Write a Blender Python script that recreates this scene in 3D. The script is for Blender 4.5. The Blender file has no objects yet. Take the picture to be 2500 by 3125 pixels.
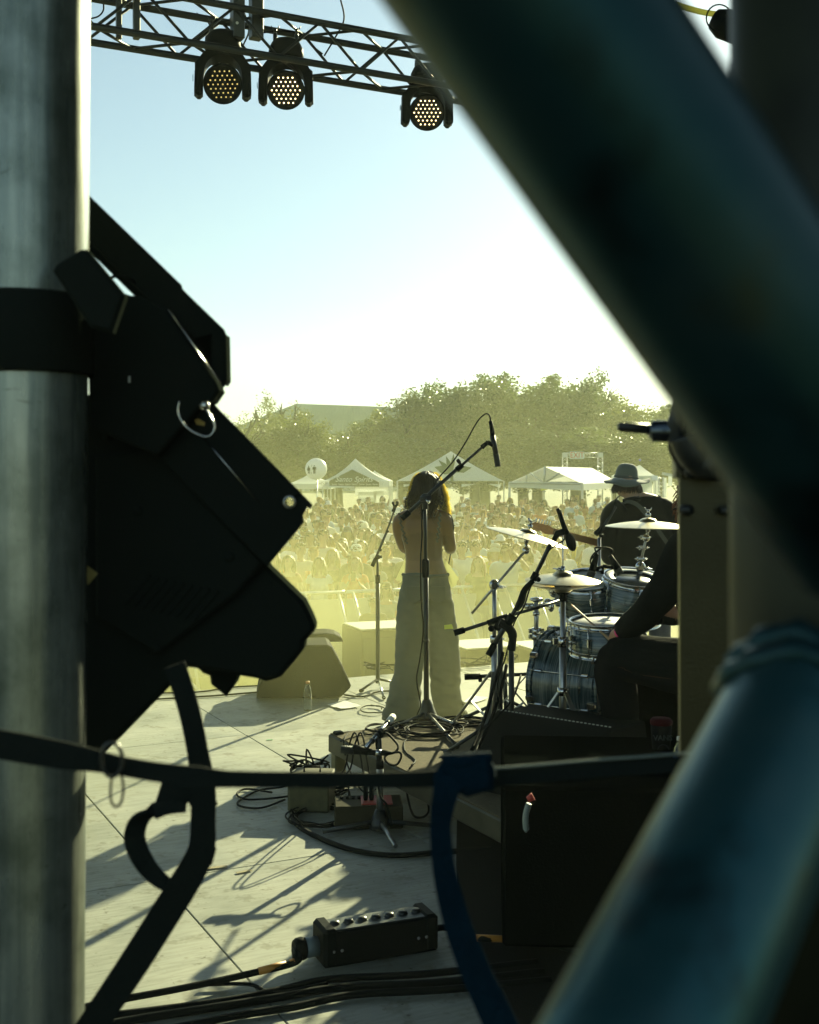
import bpy, math, random
from mathutils import Vector, Matrix, noise as mnoise
sc = bpy.context.scene
R = math.radians
random.seed(7)

# ------------------------------------------------------------------ camera
F, CX, HY, CAMZ = 3646.0, 1250.0, 1436.0, 1.7      # focal length in photograph pixels, centre column, horizon row, eye height
cam = bpy.data.cameras.new('camera')
cam.sensor_fit = 'VERTICAL'
cam.sensor_width = 28.8
cam.sensor_height = 36.0
cam.lens = F / 3125.0 * 36.0
cam.shift_y = -(1562.5 - HY) / 3125.0
cam.clip_start = 0.03
cam.clip_end = 2000
cam.dof.use_dof = True
cam.dof.focus_distance = 7.6
cam.dof.aperture_fstop = 9.5
camo = bpy.data.objects.new('camera', cam)
sc.collection.objects.link(camo)
camo.location = (0, 0, CAMZ)
camo.rotation_euler = (R(90), 0, 0)
sc.camera = camo

# ------------------------------------------------------------------ sky, sun, exposure
SUN_AZ, SUN_EL = R(24.5), R(21.0)                   # azimuth from +Y towards +X
world = bpy.data.worlds.new('World')
sc.world = world
world.use_nodes = True
wn, wl = world.node_tree.nodes, world.node_tree.links
wn.clear()
sky = wn.new('ShaderNodeTexSky')
sky.sky_type = 'NISHITA'
sky.sun_disc = False
sky.sun_elevation = SUN_EL
sky.sun_rotation = SUN_AZ
sky.air_density = 1.2
sky.dust_density = 0.5
sky.ozone_density = 2.0
bg = wn.new('ShaderNodeBackground')
bg.inputs['Strength'].default_value = 0.05
out = wn.new('ShaderNodeOutputWorld')
tint = wn.new('ShaderNodeMix')                        # white balance of the sky light
tint.data_type = 'RGBA'; tint.blend_type = 'MULTIPLY'; tint.inputs[0].default_value = 1.0
tint.inputs[7].default_value = (0.88, 1.04, 0.98, 1)
soft = wn.new('ShaderNodeHueSaturation')
soft.inputs['Saturation'].default_value = 0.66
soft.inputs['Value'].default_value = 1.04
wl.new(sky.outputs[0], soft.inputs['Color'])
wl.new(soft.outputs[0], tint.inputs[6])
wl.new(tint.outputs[2], bg.inputs[0])
wl.new(bg.outputs[0], out.inputs[0])

SUN_DIR = Vector((math.sin(SUN_AZ) * math.cos(SUN_EL), math.cos(SUN_AZ) * math.cos(SUN_EL), math.sin(SUN_EL)))
sun = bpy.data.lights.new('sun', 'SUN')
sun.energy = 5.0
sun.angle = R(0.53)
sun.color = (1.0, 0.97, 0.56)
suno = bpy.data.objects.new('sun', sun)
sc.collection.objects.link(suno)
suno.rotation_euler = SUN_DIR.to_track_quat('Z', 'Y').to_euler()

vs = sc.view_settings
vs.view_transform = 'Standard'
vs.look = 'None'
vs.gamma = 1.0
vs.use_curve_mapping = False
vs.exposure = 1.3
sc.render.engine = 'CYCLES'
cy = sc.cycles
cy.use_denoising = True
try:
    cy.denoiser = 'OPENIMAGEDENOISE'
    cy.denoising_input_passes = 'RGB_ALBEDO_NORMAL'
except Exception:
    pass
cy.max_bounces = 6
cy.diffuse_bounces = 3
cy.glossy_bounces = 3
cy.transmission_bounces = 5
cy.transparent_max_bounces = 6
cy.volume_bounces = 1
cy.caustics_reflective = False
cy.caustics_refractive = False
cy.sample_clamp_indirect = 4.0
cy.volume_step_rate = 1.0
cy.volume_max_steps = 128

# ------------------------------------------------------------------ helpers
V = Vector
def at(px, py, Y):
    """World point that the photograph shows at pixel (px, py), Y metres away."""
    return V(((px - CX) / F * Y, Y, CAMZ - (py - HY) / F * Y))
def on(px, py, z=0.0):
    """World point on the level z that the photograph shows at pixel (px, py)."""
    Y = (CAMZ - z) * F / (py - HY)
    return V(((px - CX) / F * Y, Y, z))
def tag(o, label=None, cat=None, group=None, kind=None):
    if label: o['label'] = label
    if cat: o['category'] = cat
    if group: o['group'] = group
    if kind: o['kind'] = kind
    return o
def thing(name, label, cat, loc=(0, 0, 0), group=None):
    o = bpy.data.objects.new(name, None)
    o.empty_display_size = 0.1
    sc.collection.objects.link(o)
    o.location = loc
    return tag(o, label, cat, group)
def frame(z, x=None):
    """Rotation whose Z is z."""
    z = V(z).normalized()
    x = V(x) if x is not None else (V((1, 0, 0)) if abs(z.x) < 0.9 else V((0, 1, 0)))
    x = (x - z * x.dot(z)).normalized()
    return Matrix((x, z.cross(x), z)).transposed()
def spline(pts, n=8, closed=False):
    """Catmull-Rom through pts."""
    pts = [V(p) for p in pts]
    res = []
    m = len(pts)
    for i in range(m if closed else m - 1):
        g = (lambda k: pts[k % m]) if closed else (lambda k: pts[min(max(k, 0), m - 1)])
        a, b, c, d = g(i - 1), g(i), g(i + 1), g(i + 2)
        for k in range(n):
            t = k / n
            res.append(0.5 * (2 * b + (c - a) * t + (2 * a - 5 * b + 4 * c - d) * t * t + (3 * b - a - 3 * c + d) * t ** 3))
    if not closed: res.append(pts[-1])
    return res

class MB:
    """Collects shapes and links them as one mesh object."""
    def __init__(s):
        s.v, s.f, s.m, s.s = [], [], [], []
    def add(s, vs_, fs, smooth=False, mi=0):
        b = len(s.v)
        s.v += [V(p) for p in vs_]
        for f in fs:
            s.f.append([b + i for i in f]); s.m.append(mi); s.s.append(smooth)
        return s
    def box(s, c, size, rot=None, bev=0.0, mi=0):
        hx, hy, hz = size[0] / 2, size[1] / 2, size[2] / 2
        rot = rot or Matrix.Identity(3)
        c = V(c)
        if bev <= 0:
            vv = [(x, y, z) for z in (-hz, hz) for y in (-hy, hy) for x in (-hx, hx)]
            ff = [(0, 2, 3, 1), (4, 5, 7, 6), (0, 1, 5, 4), (2, 6, 7, 3), (0, 4, 6, 2), (1, 3, 7, 5)]
            return s.add([c + rot @ V(p) for p in vv], ff, mi=mi)
        b = min(bev, hx * .9, hy * .9, hz * .9)
        vv, idx = [], {}
        for sx in (-1, 1):
            for sy in (-1, 1):
                for sz in (-1, 1):
                    for a in range(3):
                        p = [sx * (hx - b), sy * (hy - b), sz * (hz - b)]
                        p[a] = (sx * hx, sy * hy, sz * hz)[a]
                        idx[(sx, sy, sz, a)] = len(vv); vv.append(p)
        ff = []
        for a in range(3):
            for sg in (-1, 1):
                q = []
                for (p1, p2) in ((-1, -1), (1, -1), (1, 1), (-1, 1)):
                    k = [0, 0, 0]; k[a] = sg; k[(a + 1) % 3] = p1; k[(a + 2) % 3] = p2
                    q.append(idx[(k[0], k[1], k[2], a)])
                ff.append(q if sg > 0 else q[::-1])
        for a in range(3):
            b1, c1 = (a + 1) % 3, (a + 2) % 3
            for s1 in (-1, 1):
                for s2 in (-1, 1):
                    k0 = [0] * 3; k0[a] = -1; k0[b1] = s1; k0[c1] = s2
                    k1 = k0[:]; k1[a] = 1
                    q = [idx[(*k0, b1)], idx[(*k1, b1)], idx[(*k1, c1)], idx[(*k0, c1)]]
                    ff.append(q if s1 * s2 < 0 else q[::-1])
        for sx in (-1, 1):
            for sy in (-1, 1):
                for sz in (-1, 1):
                    q = [idx[(sx, sy, sz, a)] for a in range(3)]
                    ff.append(q if sx * sy * sz > 0 else q[::-1])
        return s.add([c + rot @ V(p) for p in vv], ff, mi=mi)
    def tube(s, pts, r, seg=8, closed=False, caps=True, mi=0, side=None, ratio=1.0, smooth=True):
        """Sweep of an ellipse: r along the frame's x (towards side if given), r*ratio across; r and ratio may be lists."""
        pts = [V(p) for p in pts]
        n = len(pts)
        rs = r if isinstance(r, (list, tuple)) else [r] * n
        ra = ratio if isinstance(ratio, (list, tuple)) else [ratio] * n
        def tan(i):
            if closed: return (pts[(i + 1) % n] - pts[i - 1])
            return pts[min(i + 1, n - 1)] - pts[max(i - 1, 0)]
        t = tan(0).normalized()
        x = V(side) if side is not None else (V((1, 0, 0)) if abs(t.x) < 0.9 else V((0, 1, 0)))
        vv, ff = [], []
        for i in range(n):
            t = tan(i)
            t = t.normalized() if t.length > 1e-9 else V((0, 0, 1))
            if side is not None and not closed: x = V(side)
            x = x - t * x.dot(t)
            x = x.normalized() if x.length > 1e-6 else frame(t).col[0]
            y = t.cross(x)
            for k in range(seg):
                a = 2 * math.pi * k / seg
                vv.append(pts[i] + x * (rs[i] * math.cos(a)) + y * (rs[i] * ra[i] * math.sin(a)))
        m = n if closed else n - 1
        for i in range(m):
            j = (i + 1) % n
            for k in range(seg):
                l = (k + 1) % seg
                ff.append((i * seg + k, i * seg + l, j * seg + l, j * seg + k))
        s.add(vv, ff, smooth, mi)
        if caps and not closed:
            b = len(s.v) - len(vv)
            s.f.append([b + k for k in range(seg)][::-1]); s.m.append(mi); s.s.append(False)
            s.f.append([b + (n - 1) * seg + k for k in range(seg)]); s.m.append(mi); s.s.append(False)
        return s
    def cyl(s, a, b, r, seg=12, mi=0, r2=None):
        return s.tube([a, b], [r, r if r2 is None else r2], seg, mi=mi)
    def lathe(s, prof, o, axis=(0, 0, 1), seg=24, mi=0, smooth=True, a0=0.0, a1=2 * math.pi):
        rot = frame(axis); o = V(o)
        full = abs(a1 - a0 - 2 * math.pi) < 1e-6
        n = len(prof); vv, ff = [], []
        cols = seg if full else seg + 1
        for k in range(cols):
            a = a0 + (a1 - a0) * k / seg
            for (r, z) in prof:
                vv.append(o + rot @ V((r * math.cos(a), r * math.sin(a), z)))
        for k in range(seg):
            l = (k + 1) % cols
            for i in range(n - 1):
                q = [k * n + i, l * n + i, l * n + i + 1, k * n + i + 1]
                if prof[i][0] < 1e-6: q = [q[0], q[2], q[3]]
                elif prof[i + 1][0] < 1e-6: q = [q[0], q[1], q[2]]
                ff.append(q)
        return s.add(vv, ff, smooth, mi)
    def ball(s, c, r, seg=12, rings=8, rot=None, mi=0):
        r = (r, r, r) if not isinstance(r, (tuple, list)) else r
        rot = rot or Matrix.Identity(3); c = V(c)
        vv = [c + rot @ V((0, 0, -r[2]))]
        for i in range(1, rings):
            a = -math.pi / 2 + math.pi * i / rings
            for k in range(seg):
                b = 2 * math.pi * k / seg
                vv.append(c + rot @ V((r[0] * math.cos(a) * math.cos(b), r[1] * math.cos(a) * math.sin(b), r[2] * math.sin(a))))
        vv.append(c + rot @ V((0, 0, r[2])))
        ff = [(0, 1 + (k + 1) % seg, 1 + k) for k in range(seg)]
        for i in range(rings - 2):
            for k in range(seg):
                l = (k + 1) % seg
                ff.append((1 + i * seg + k, 1 + i * seg + l, 1 + (i + 1) * seg + l, 1 + (i + 1) * seg + k))
        t = len(vv) - 1; b = 1 + (rings - 2) * seg
        ff += [(b + k, b + (k + 1) % seg, t) for k in range(seg)]
        return s.add(vv, ff, True, mi)
    def prism(s, poly, o, ax, ay, az, depth, bev=0.0, mi=0):
        """Polygon (2D, counter-clockwise seen against az) in the plane o + ax, ay, extruded along az by depth."""
        o, ax, ay, az = V(o), V(ax), V(ay), V(az)
        n = len(poly)
        area = sum(poly[i][0] * poly[(i + 1) % n][1] - poly[(i + 1) % n][0] * poly[i][1] for i in range(n))
        if area < 0: poly = poly[::-1]
        def off(b):
            if b <= 0: return poly
            r = []
            for i in range(n):
                p0, p1, p2 = V(poly[i - 1]), V(poly[i]), V(poly[(i + 1) % n])
                d1, d2 = (p1 - p0).normalized(), (p2 - p1).normalized()
                n1, n2 = V((-d1.y, d1.x)), V((-d2.y, d2.x))
                m = n1 + n2
                m = m / max(m.dot(n1), 0.35) if m.length > 1e-6 else n1
                r.append((p1.x + m.x * b, p1.y + m.y * b))
            return r
        rings = [(off(bev), 0), (poly, bev), (poly, depth - bev), (off(bev), depth)] if bev > 0 else [(poly, 0), (poly, depth)]
        vv, ff = [], []
        for (pl, d) in rings:
            vv += [o + ax * p[0] + ay * p[1] + az * d for p in pl]
        flip = ax.cross(ay).dot(az) < 0
        for k in range(len(rings) - 1):
            for i in range(n):
                j = (i + 1) % n
                q = (k * n + i, k * n + j, (k + 1) * n + j, (k + 1) * n + i)
                ff.append(q[::-1] if flip else q)
        bot = list(range(n))[::-1]; top = [(len(rings) - 1) * n + i for i in range(n)]
        ff += [bot[::-1] if flip else bot, top[::-1] if flip else top]
        return s.add(vv, ff, False, mi)
    def ribbon(s, pts, w, th, side, mi=0):
        """Flat strap: width w along side (vector or list), thickness th."""
        pts = [V(p) for p in pts]; n = len(pts)
        sd = side if isinstance(side, list) else [side] * n
        ws = w if isinstance(w, list) else [w] * n
        vv, ff = [], []
        for i in range(n):
            t = (pts[min(i + 1, n - 1)] - pts[max(i - 1, 0)]).normalized()
            x = V(sd[i]); x = (x - t * x.dot(t)).normalized(); y = t.cross(x)
            for (a, b) in ((-1, -1), (1, -1), (1, 1), (-1, 1)):
                vv.append(pts[i] + x * (a * ws[i] / 2) + y * (b * th / 2))
        for i in range(n - 1):
            for k in range(4):
                l = (k + 1) % 4
                ff.append((i * 4 + k, i * 4 + l, i * 4 + 4 + l, i * 4 + 4 + k))
        ff += [(3, 2, 1, 0), tuple((n - 1) * 4 + k for k in range(4))]
        return s.add(vv, ff, False, mi)
    def mesh(s, name, org=None):
        me = bpy.data.meshes.new(name)
        o = V(org) if org is not None else V((0, 0, 0))
        me.from_pydata([p - o for p in s.v], [], s.f)
        me.polygons.foreach_set('material_index', s.m)
        me.polygons.foreach_set('use_smooth', s.s)
        me.update()
        return me
    def build(s, name, mat, parent=None, label=None, kind=None):
        org = parent_origin(parent) if parent else None
        me = s.mesh(name, org)
        return link(name, me, mat, parent, label, kind)
def parent_origin(p):
    o = V((0, 0, 0))
    while p:
        o += V(p.location); p = p.parent
    return o
def link(name, me, mat, parent=None, label=None, kind=None):
    o = bpy.data.objects.new(name, me)
    sc.collection.objects.link(o)
    if mat is not None:
        for m in (mat if isinstance(mat, (list, tuple)) else [mat]):
            me.materials.append(m)
    o.parent = parent
    return tag(o, label, None, None, kind)
def solo(name, mb, mat, label, cat, group=None, kind=None, org=None):
    """A thing that is one mesh."""
    me = mb.mesh(name, org)
    o = link(name, me, mat)
    if org is not None: o.location = org
    return tag(o, label, cat, group, kind)
def copy_tree(o, parent=None):
    c = o.copy(); sc.collection.objects.link(c); c.parent = parent
    for ch in o.children: copy_tree(ch, c)
    return c

# ------------------------------------------------------------------ materials
MATS = {}
def pm(name, col, rough=0.5, metal=0.0, var=None, bump=None, coat=0.0, spec=0.5, stretch=(1, 1, 1), emit=None, trans=0.0, sheen=0.0, rvar=0.0, rand=0.0):
    """Principled material; var = (scale, dark factor), bump = (scale, strength)."""
    if name in MATS: return MATS[name]
    m = bpy.data.materials.new(name); m.use_nodes = True
    nt = m.node_tree; N, L = nt.nodes, nt.links
    b = N['Principled BSDF']
    if max(col) < .06 and rough > .5: spec = min(spec, .05)
    b.inputs['Base Color'].default_value = (*col, 1)
    b.inputs['Roughness'].default_value = rough
    b.inputs['Metallic'].default_value = metal
    b.inputs['Specular IOR Level'].default_value = spec
    b.inputs['Coat Weight'].default_value = coat
    if sheen: b.inputs['Sheen Weight'].default_value = sheen; b.inputs['Sheen Roughness'].default_value = .35
    tc = N.new('ShaderNodeTexCoord'); mp = N.new('ShaderNodeMapping')
    mp.inputs['Scale'].default_value = stretch
    L.new(tc.outputs['Object'], mp.inputs['Vector'])
    if var:
        n = N.new('ShaderNodeTexNoise'); n.inputs['Scale'].default_value = var[0]; n.inputs['Detail'].default_value = 6
        L.new(mp.outputs[0], n.inputs['Vector'])
        rp = N.new('ShaderNodeValToRGB')
        rp.color_ramp.elements[0].position = 0.3; rp.color_ramp.elements[1].position = 0.7
        rp.color_ramp.elements[0].color = (col[0] * var[1], col[1] * var[1], col[2] * var[1], 1)
        rp.color_ramp.elements[1].color = (*col, 1)
        L.new(n.outputs['Fac'], rp.inputs['Fac'])
        src = rp.outputs[0]
        if rand:
            oi = N.new('ShaderNodeObjectInfo'); hs = N.new('ShaderNodeHueSaturation')
            mr = N.new('ShaderNodeMapRange'); mr.inputs['To Min'].default_value = 1 - rand; mr.inputs['To Max'].default_value = 1 + rand
            L.new(oi.outputs['Random'], mr.inputs['Value']); L.new(mr.outputs[0], hs.inputs['Value']); L.new(src, hs.inputs['Color'])
            src = hs.outputs[0]
        L.new(src, b.inputs['Base Color'])
        if rvar:
            mr = N.new('ShaderNodeMapRange'); mr.inputs['To Min'].default_value = rough - rvar; mr.inputs['To Max'].default_value = rough + rvar
            L.new(n.outputs['Fac'], mr.inputs['Value']); L.new(mr.outputs[0], b.inputs['Roughness'])
    if bump:
        n2 = N.new('ShaderNodeTexNoise'); n2.inputs['Scale'].default_value = bump[0]; n2.inputs['Detail'].default_value = 4
        L.new(mp.outputs[0], n2.inputs['Vector'])
        bp = N.new('ShaderNodeBump'); bp.inputs['Strength'].default_value = bump[1]; bp.inputs['Distance'].default_value = 0.01
        L.new(n2.outputs['Fac'], bp.inputs['Height']); L.new(bp.outputs[0], b.inputs['Normal'])
    if emit:
        b.inputs['Emission Color'].default_value = (*emit[0], 1); b.inputs['Emission Strength'].default_value = emit[1]
    if trans:
        t = N.new('ShaderNodeBsdfTranslucent'); t.inputs[0].default_value = (*[min(1, c * 1.6) for c in col], 1)
        mx = N.new('ShaderNodeMixShader'); mx.inputs[0].default_value = trans
        L.new(b.outputs[0], mx.inputs[1]); L.new(t.outputs[0], mx.inputs[2])
        L.new(mx.outputs[0], N['Material Output'].inputs['Surface'])
    MATS[name] = m
    return m
M_black = pm('black_paint', (.010, .013, .011), .6, var=(14, .7), bump=(60, .15), spec=.3)
M_rubber = pm('black_rubber', (.011, .013, .011), .65, spec=.35)
M_web = pm('black_webbing', (.014, .018, .016), .9, spec=.15, bump=(300, .3))
M_blueweb = pm('blue_webbing', (.005, .021, .038), .9, var=(40, .7), bump=(260, .5), spec=.1)
M_chrome = pm('chrome', (.62, .63, .62), .16, 1.0, var=(20, .75))
M_steel = pm('brushed_steel', (.45, .46, .45), .35, 1.0, var=(30, .7))
M_blackmet = pm('black_metal', (.028, .031, .028), .38, .3)
def alu_mat():
    """Handled aluminium: drawn streaks along the tube, scratches, smudges."""
    m = bpy.data.materials.new('truss_aluminium'); m.use_nodes = True
    N, L = m.node_tree.nodes, m.node_tree.links; b = N['Principled BSDF']; b.inputs['Metallic'].default_value = .5
    tc = N.new('ShaderNodeTexCoord')
    def noi(scale, st, det=6, rough=.6, dist=0):
        mp = N.new('ShaderNodeMapping'); mp.inputs['Scale'].default_value = st; L.new(tc.outputs['Object'], mp.inputs[0])
        n = N.new('ShaderNodeTexNoise'); n.inputs['Scale'].default_value = scale; n.inputs['Detail'].default_value = det; n.inputs['Roughness'].default_value = rough; n.inputs['Distortion'].default_value = dist
        L.new(mp.outputs[0], n.inputs['Vector']); return n.outputs['Fac']
    def ramp(src, p0, c0, p1, c1):
        r = N.new('ShaderNodeValToRGB'); e = r.color_ramp.elements; e[0].position, e[1].position = p0, p1; e[0].color, e[1].color = (*c0, 1), (*c1, 1)
        L.new(src, r.inputs[0]); return r.outputs[0]
    def mul(a, c, f):
        x = N.new('ShaderNodeMix'); x.data_type = 'RGBA'; x.blend_type = 'MULTIPLY'; x.inputs[0].default_value = f
        L.new(a, x.inputs[6]); L.new(c, x.inputs[7]); return x.outputs[2]
    base = ramp(noi(14, (3, 3, .12)), .32, (.15, .19, .185), .66, (.42, .45, .40))
    smud = ramp(noi(9, (1, 1, .8), 8), .35, (.34, .38, .34), .58, (1, 1, 1))
    scr = ramp(noi(9, (1, 1, 7), 5, .75, 1.2), .30, (.42, .42, .36), .335, (1, 1, 1))
    scr2 = ramp(noi(30, (2, 2, .25), 4, .7), .28, (.45, .45, .4), .32, (1, 1, 1))
    L.new(mul(mul(mul(base, smud, .9), scr, .8), scr2, .8), b.inputs['Base Color'])
    mr = N.new('ShaderNodeMapRange'); mr.inputs['To Min'].default_value = .16; mr.inputs['To Max'].default_value = .40
    L.new(noi(12, (2, 2, .3)), mr.inputs[0]); L.new(mr.outputs[0], b.inputs['Roughness'])
    bp = N.new('ShaderNodeBump'); bp.inputs['Strength'].default_value = .18; bp.inputs['Distance'].default_value = .002
    L.new(noi(60, (1.5, 1.5, .15)), bp.inputs['Height']); L.new(bp.outputs[0], b.inputs['Normal'])
    return m
M_alu = alu_mat()
def blotch_mat(name='sky_tint_tube', k=1.0):
    """Tube metal with blue sky reflection painted into its colour, olive patches and dark spots."""
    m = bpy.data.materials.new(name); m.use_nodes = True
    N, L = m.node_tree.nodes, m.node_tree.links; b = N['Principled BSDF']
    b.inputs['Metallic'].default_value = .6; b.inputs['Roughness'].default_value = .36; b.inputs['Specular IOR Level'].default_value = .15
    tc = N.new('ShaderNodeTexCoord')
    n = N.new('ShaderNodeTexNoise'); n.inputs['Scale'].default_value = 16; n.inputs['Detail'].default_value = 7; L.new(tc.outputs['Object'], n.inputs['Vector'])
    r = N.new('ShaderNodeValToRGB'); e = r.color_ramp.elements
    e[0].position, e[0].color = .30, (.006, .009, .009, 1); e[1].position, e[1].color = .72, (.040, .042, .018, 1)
    x = e.new(.42); x.color = (.014, .045, .052, 1); x = e.new(.58); x.color = (.025, .055, .060, 1)  # blue stops stand for sky reflected in the metal
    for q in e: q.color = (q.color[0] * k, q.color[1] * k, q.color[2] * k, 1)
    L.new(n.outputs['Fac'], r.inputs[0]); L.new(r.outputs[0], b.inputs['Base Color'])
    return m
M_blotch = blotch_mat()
M_blotch_lit = blotch_mat('sky_lit_tube', 2.0)  # lighter copy: sky light on the lower tube put into the colour
M_white = pm('white_plastic', (.78, .78, .74), .5)
# ------------------------------------------------------------------ setting: ground, stage, haze
GZ = -1.17                                             # level of the field below the stage floor
UA = R(27.0)
U = V((math.cos(UA), math.sin(UA), 0))                 # along the stage front (to the right and away)
W = V((math.sin(UA), -math.cos(UA), 0))                # towards the back of the stage (to the right and near)
Z = V((0, 0, 1))
def uw(u, w, z=0.0): return U * u + W * w + Z * z
ROTS = Matrix((U, -W, Z)).transposed()                 # columns: U, downstage, up

def ground_mat():
    m = bpy.data.materials.new('dry_grass'); m.use_nodes = True
    N, L = m.node_tree.nodes, m.node_tree.links
    b = N['Principled BSDF']; b.inputs['Roughness'].default_value = .95
    tc = N.new('ShaderNodeTexCoord')
    n = N.new('ShaderNodeTexNoise'); n.inputs['Scale'].default_value = .6; n.inputs['Detail'].default_value = 8
    L.new(tc.outputs['Object'], n.inputs['Vector'])
    rp = N.new('ShaderNodeValToRGB'); e = rp.color_ramp.elements
    e[0].color = (.055, .075, .022, 1); e[1].color = (.16, .14, .065, 1); e[0].position = .35; e[1].position = .68
    L.new(n.outputs['Fac'], rp.inputs[0]); L.new(rp.outputs[0], b.inputs['Base Color'])
    return m
mb = MB(); mb.add([(-700, -60, GZ), (700, -60, GZ), (700, 900, GZ), (-700, 900, GZ)], [(0, 1, 2, 3)])
o = mb.build('ground', ground_mat()); o['kind'] = 'structure'

def ply_mat():
    m = bpy.data.materials.new('worn_grey_plywood'); m.use_nodes = True
    N, L = m.node_tree.nodes, m.node_tree.links
    b = N['Principled BSDF']
    tc = N.new('ShaderNodeTexCoord'); oi = N.new('ShaderNodeObjectInfo')
    off = N.new('ShaderNodeVectorMath'); off.operation = 'ADD'
    sc_ = N.new('ShaderNodeVectorMath'); sc_.operation = 'SCALE'; sc_.inputs[0].default_value = (37, 19, 5)
    L.new(oi.outputs['Random'], sc_.inputs['Scale'])
    L.new(tc.outputs['Object'], off.inputs[0]); L.new(sc_.outputs[0], off.inputs[1])
    def noi(scale, detail, stretch=(1, 1, 1), rough=.5):
        mp = N.new('ShaderNodeMapping'); mp.inputs['Scale'].default_value = stretch
        L.new(off.outputs[0], mp.inputs[0])
        n = N.new('ShaderNodeTexNoise'); n.inputs['Scale'].default_value = scale; n.inputs['Detail'].default_value = detail; n.inputs['Roughness'].default_value = rough
        L.new(mp.outputs[0], n.inputs['Vector']); return n.outputs['Fac']
    def ramp(src, p0, c0, p1, c1):
        r = N.new('ShaderNodeValToRGB'); e = r.color_ramp.elements
        e[0].position, e[1].position = p0, p1; e[0].color, e[1].color = (*c0, 1), (*c1, 1)
        L.new(src, r.inputs[0]); return r.outputs[0]
    def mul(a, c, fac=1.0):
        x = N.new('ShaderNodeMix'); x.data_type = 'RGBA'; x.blend_type = 'MULTIPLY'; x.inputs[0].default_value = fac
        L.new(a, x.inputs[6]); L.new(c, x.inputs[7]); return x.outputs[2]
    base = ramp(noi(2.2, 7), .3, (.25, .265, .215), .72, (.42, .425, .36))
    grain = ramp(noi(9, 6, (1, 7, 1)), .35, (.80, .80, .78), .62, (1, 1, 1))     # grain along the sheet
    spots = ramp(noi(26, 4, rough=.7), .30, (.34, .30, .20), .37, (1, 1, 1))      # scuffs and stains
    scr = ramp(noi(6, 5, (14, 1.2, 1), .75), .30, (.42, .36, .24), .36, (1, 1, 1))   # scratches
    foot = ramp(noi(7, 3, (1, 1, 1), .8), .36, (.66, .64, .56), .44, (1, 1, 1))   # foot dirt
    c = mul(mul(mul(mul(base, grain), spots, .9), scr, .9), foot, .8)
    hs = N.new('ShaderNodeHueSaturation'); mr = N.new('ShaderNodeMapRange')
    mr.inputs['To Min'].default_value = .86; mr.inputs['To Max'].default_value = 1.1
    L.new(oi.outputs['Random'], mr.inputs[0]); L.new(mr.outputs[0], hs.inputs['Value']); L.new(c, hs.inputs['Color'])
    L.new(hs.outputs[0], b.inputs['Base Color'])
    rr = N.new('ShaderNodeMapRange'); rr.inputs['To Min'].default_value = .45; rr.inputs['To Max'].default_value = .8
    L.new(noi(5, 5), rr.inputs[0]); L.new(rr.outputs[0], b.inputs['Roughness'])
    bp = N.new('ShaderNodeBump'); bp.inputs['Strength'].default_value = .25; bp.inputs['Distance'].default_value = .004
    L.new(noi(40, 5, (1, 6, 1)), bp.inputs['Height']); L.new(bp.outputs[0], b.inputs['Normal'])
    return m
M_ply = ply_mat()
STAGE_W0 = -9.0                                        # downstage edge
stage = bpy.data.objects.new('stage_floor', None); sc.collection.objects.link(stage)
tag(stage, 'weathered grey plywood stage floor with joints between the sheets', 'stage floor', kind='structure')
wj = [-9.0, -7.34, -4.90, -2.46, -0.02, 2.42]
uj = [1.335 + 1.22 * k for k in range(-6, 8)]
cache = {}
for a, b in zip(wj[:-1], wj[1:]):
    for c, d in zip(uj[:-1], uj[1:]):
        key = round(b - a, 2)
        if key not in cache:
            m_ = MB().box((0, 0, -.0145), (1.22 - .006, key - .006, .021), bev=.002); cache[key] = m_.mesh('plywood_sheet'); cache[key].materials.append(M_ply)
        if a > -2.5: continue                            # unseen floor, left to the black sheet added to cut bounce light
        s_ = bpy.data.objects.new('plywood_sheet', cache[key]); sc.collection.objects.link(s_)
        s_.parent = stage
        s_.location = uw((c + d) / 2, (a + b) / 2, random.uniform(-.0015, .0015))
        s_.rotation_euler = (random.uniform(-.0008, .0008), random.uniform(-.0008, .0008), UA)
bounce_cut = MB().box(uw((uj[0] + uj[-1]) / 2, (-2.46 + 2.42) / 2, -.009), (uj[-1] - uj[0], 4.87, .012), ROTS).build('carpet', pm('bounce_cut_black', (.012, .013, .012), .95, bump=(200, .4)), stage)  # this carpet is a black sheet added out of view to cut bounce onto the near tubes
dk = MB()
dk.box(uw((uj[0] + uj[-1]) / 2, (wj[0] + wj[-1]) / 2, (GZ - .03) / 2 - .0145), (uj[-1] - uj[0] - .02, wj[-1] - wj[0] - .02, -GZ - .03), ROTS)
o = dk.build('stage_deck', pm('black_deck', (.03, .03, .028), .8)); o.parent = stage

# fabric roof over the stage, above the picture
M_drape = pm('black_drape', (.018, .019, .018), .95, var=(3, .7))
rf = thing('stage_roof', 'black fabric roof over the stage', 'stage roof', uw(2, -4, 7.6))
mb = MB()
for k in range(7):
    a0, a1 = -6.5 + k * 1.4, -6.5 + (k + 1) * 1.4
    mb.box(uw(2.5, -9.4 + (k + .5) * 1.4, 7.6 + .25 * math.sin(k)), (15, 1.42, .03), ROTS)
mb.build('canopy', M_drape, rf)
# unseen black sheet added right of the view to cut sky fill
scr = thing('fill_blocker', 'black sheet added out of view to block sky fill', 'fill_blocker', (1.1, 2.4, 0))
mb = MB(); pts = [V((.62 + .0, .55, 0)).lerp(V((1.72, 4.3, 0)), k / 40) + V((.02 * math.sin(k * 1.3), 0, 0)) for k in range(41)]
vv = [p + Z * z for p in pts for z in (0.0, 4.6)]
mb.add(vv, [(2 * i, 2 * i + 2, 2 * i + 3, 2 * i + 1) for i in range(len(pts) - 1)], True); mb.build('cloth', M_drape, scr)
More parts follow.
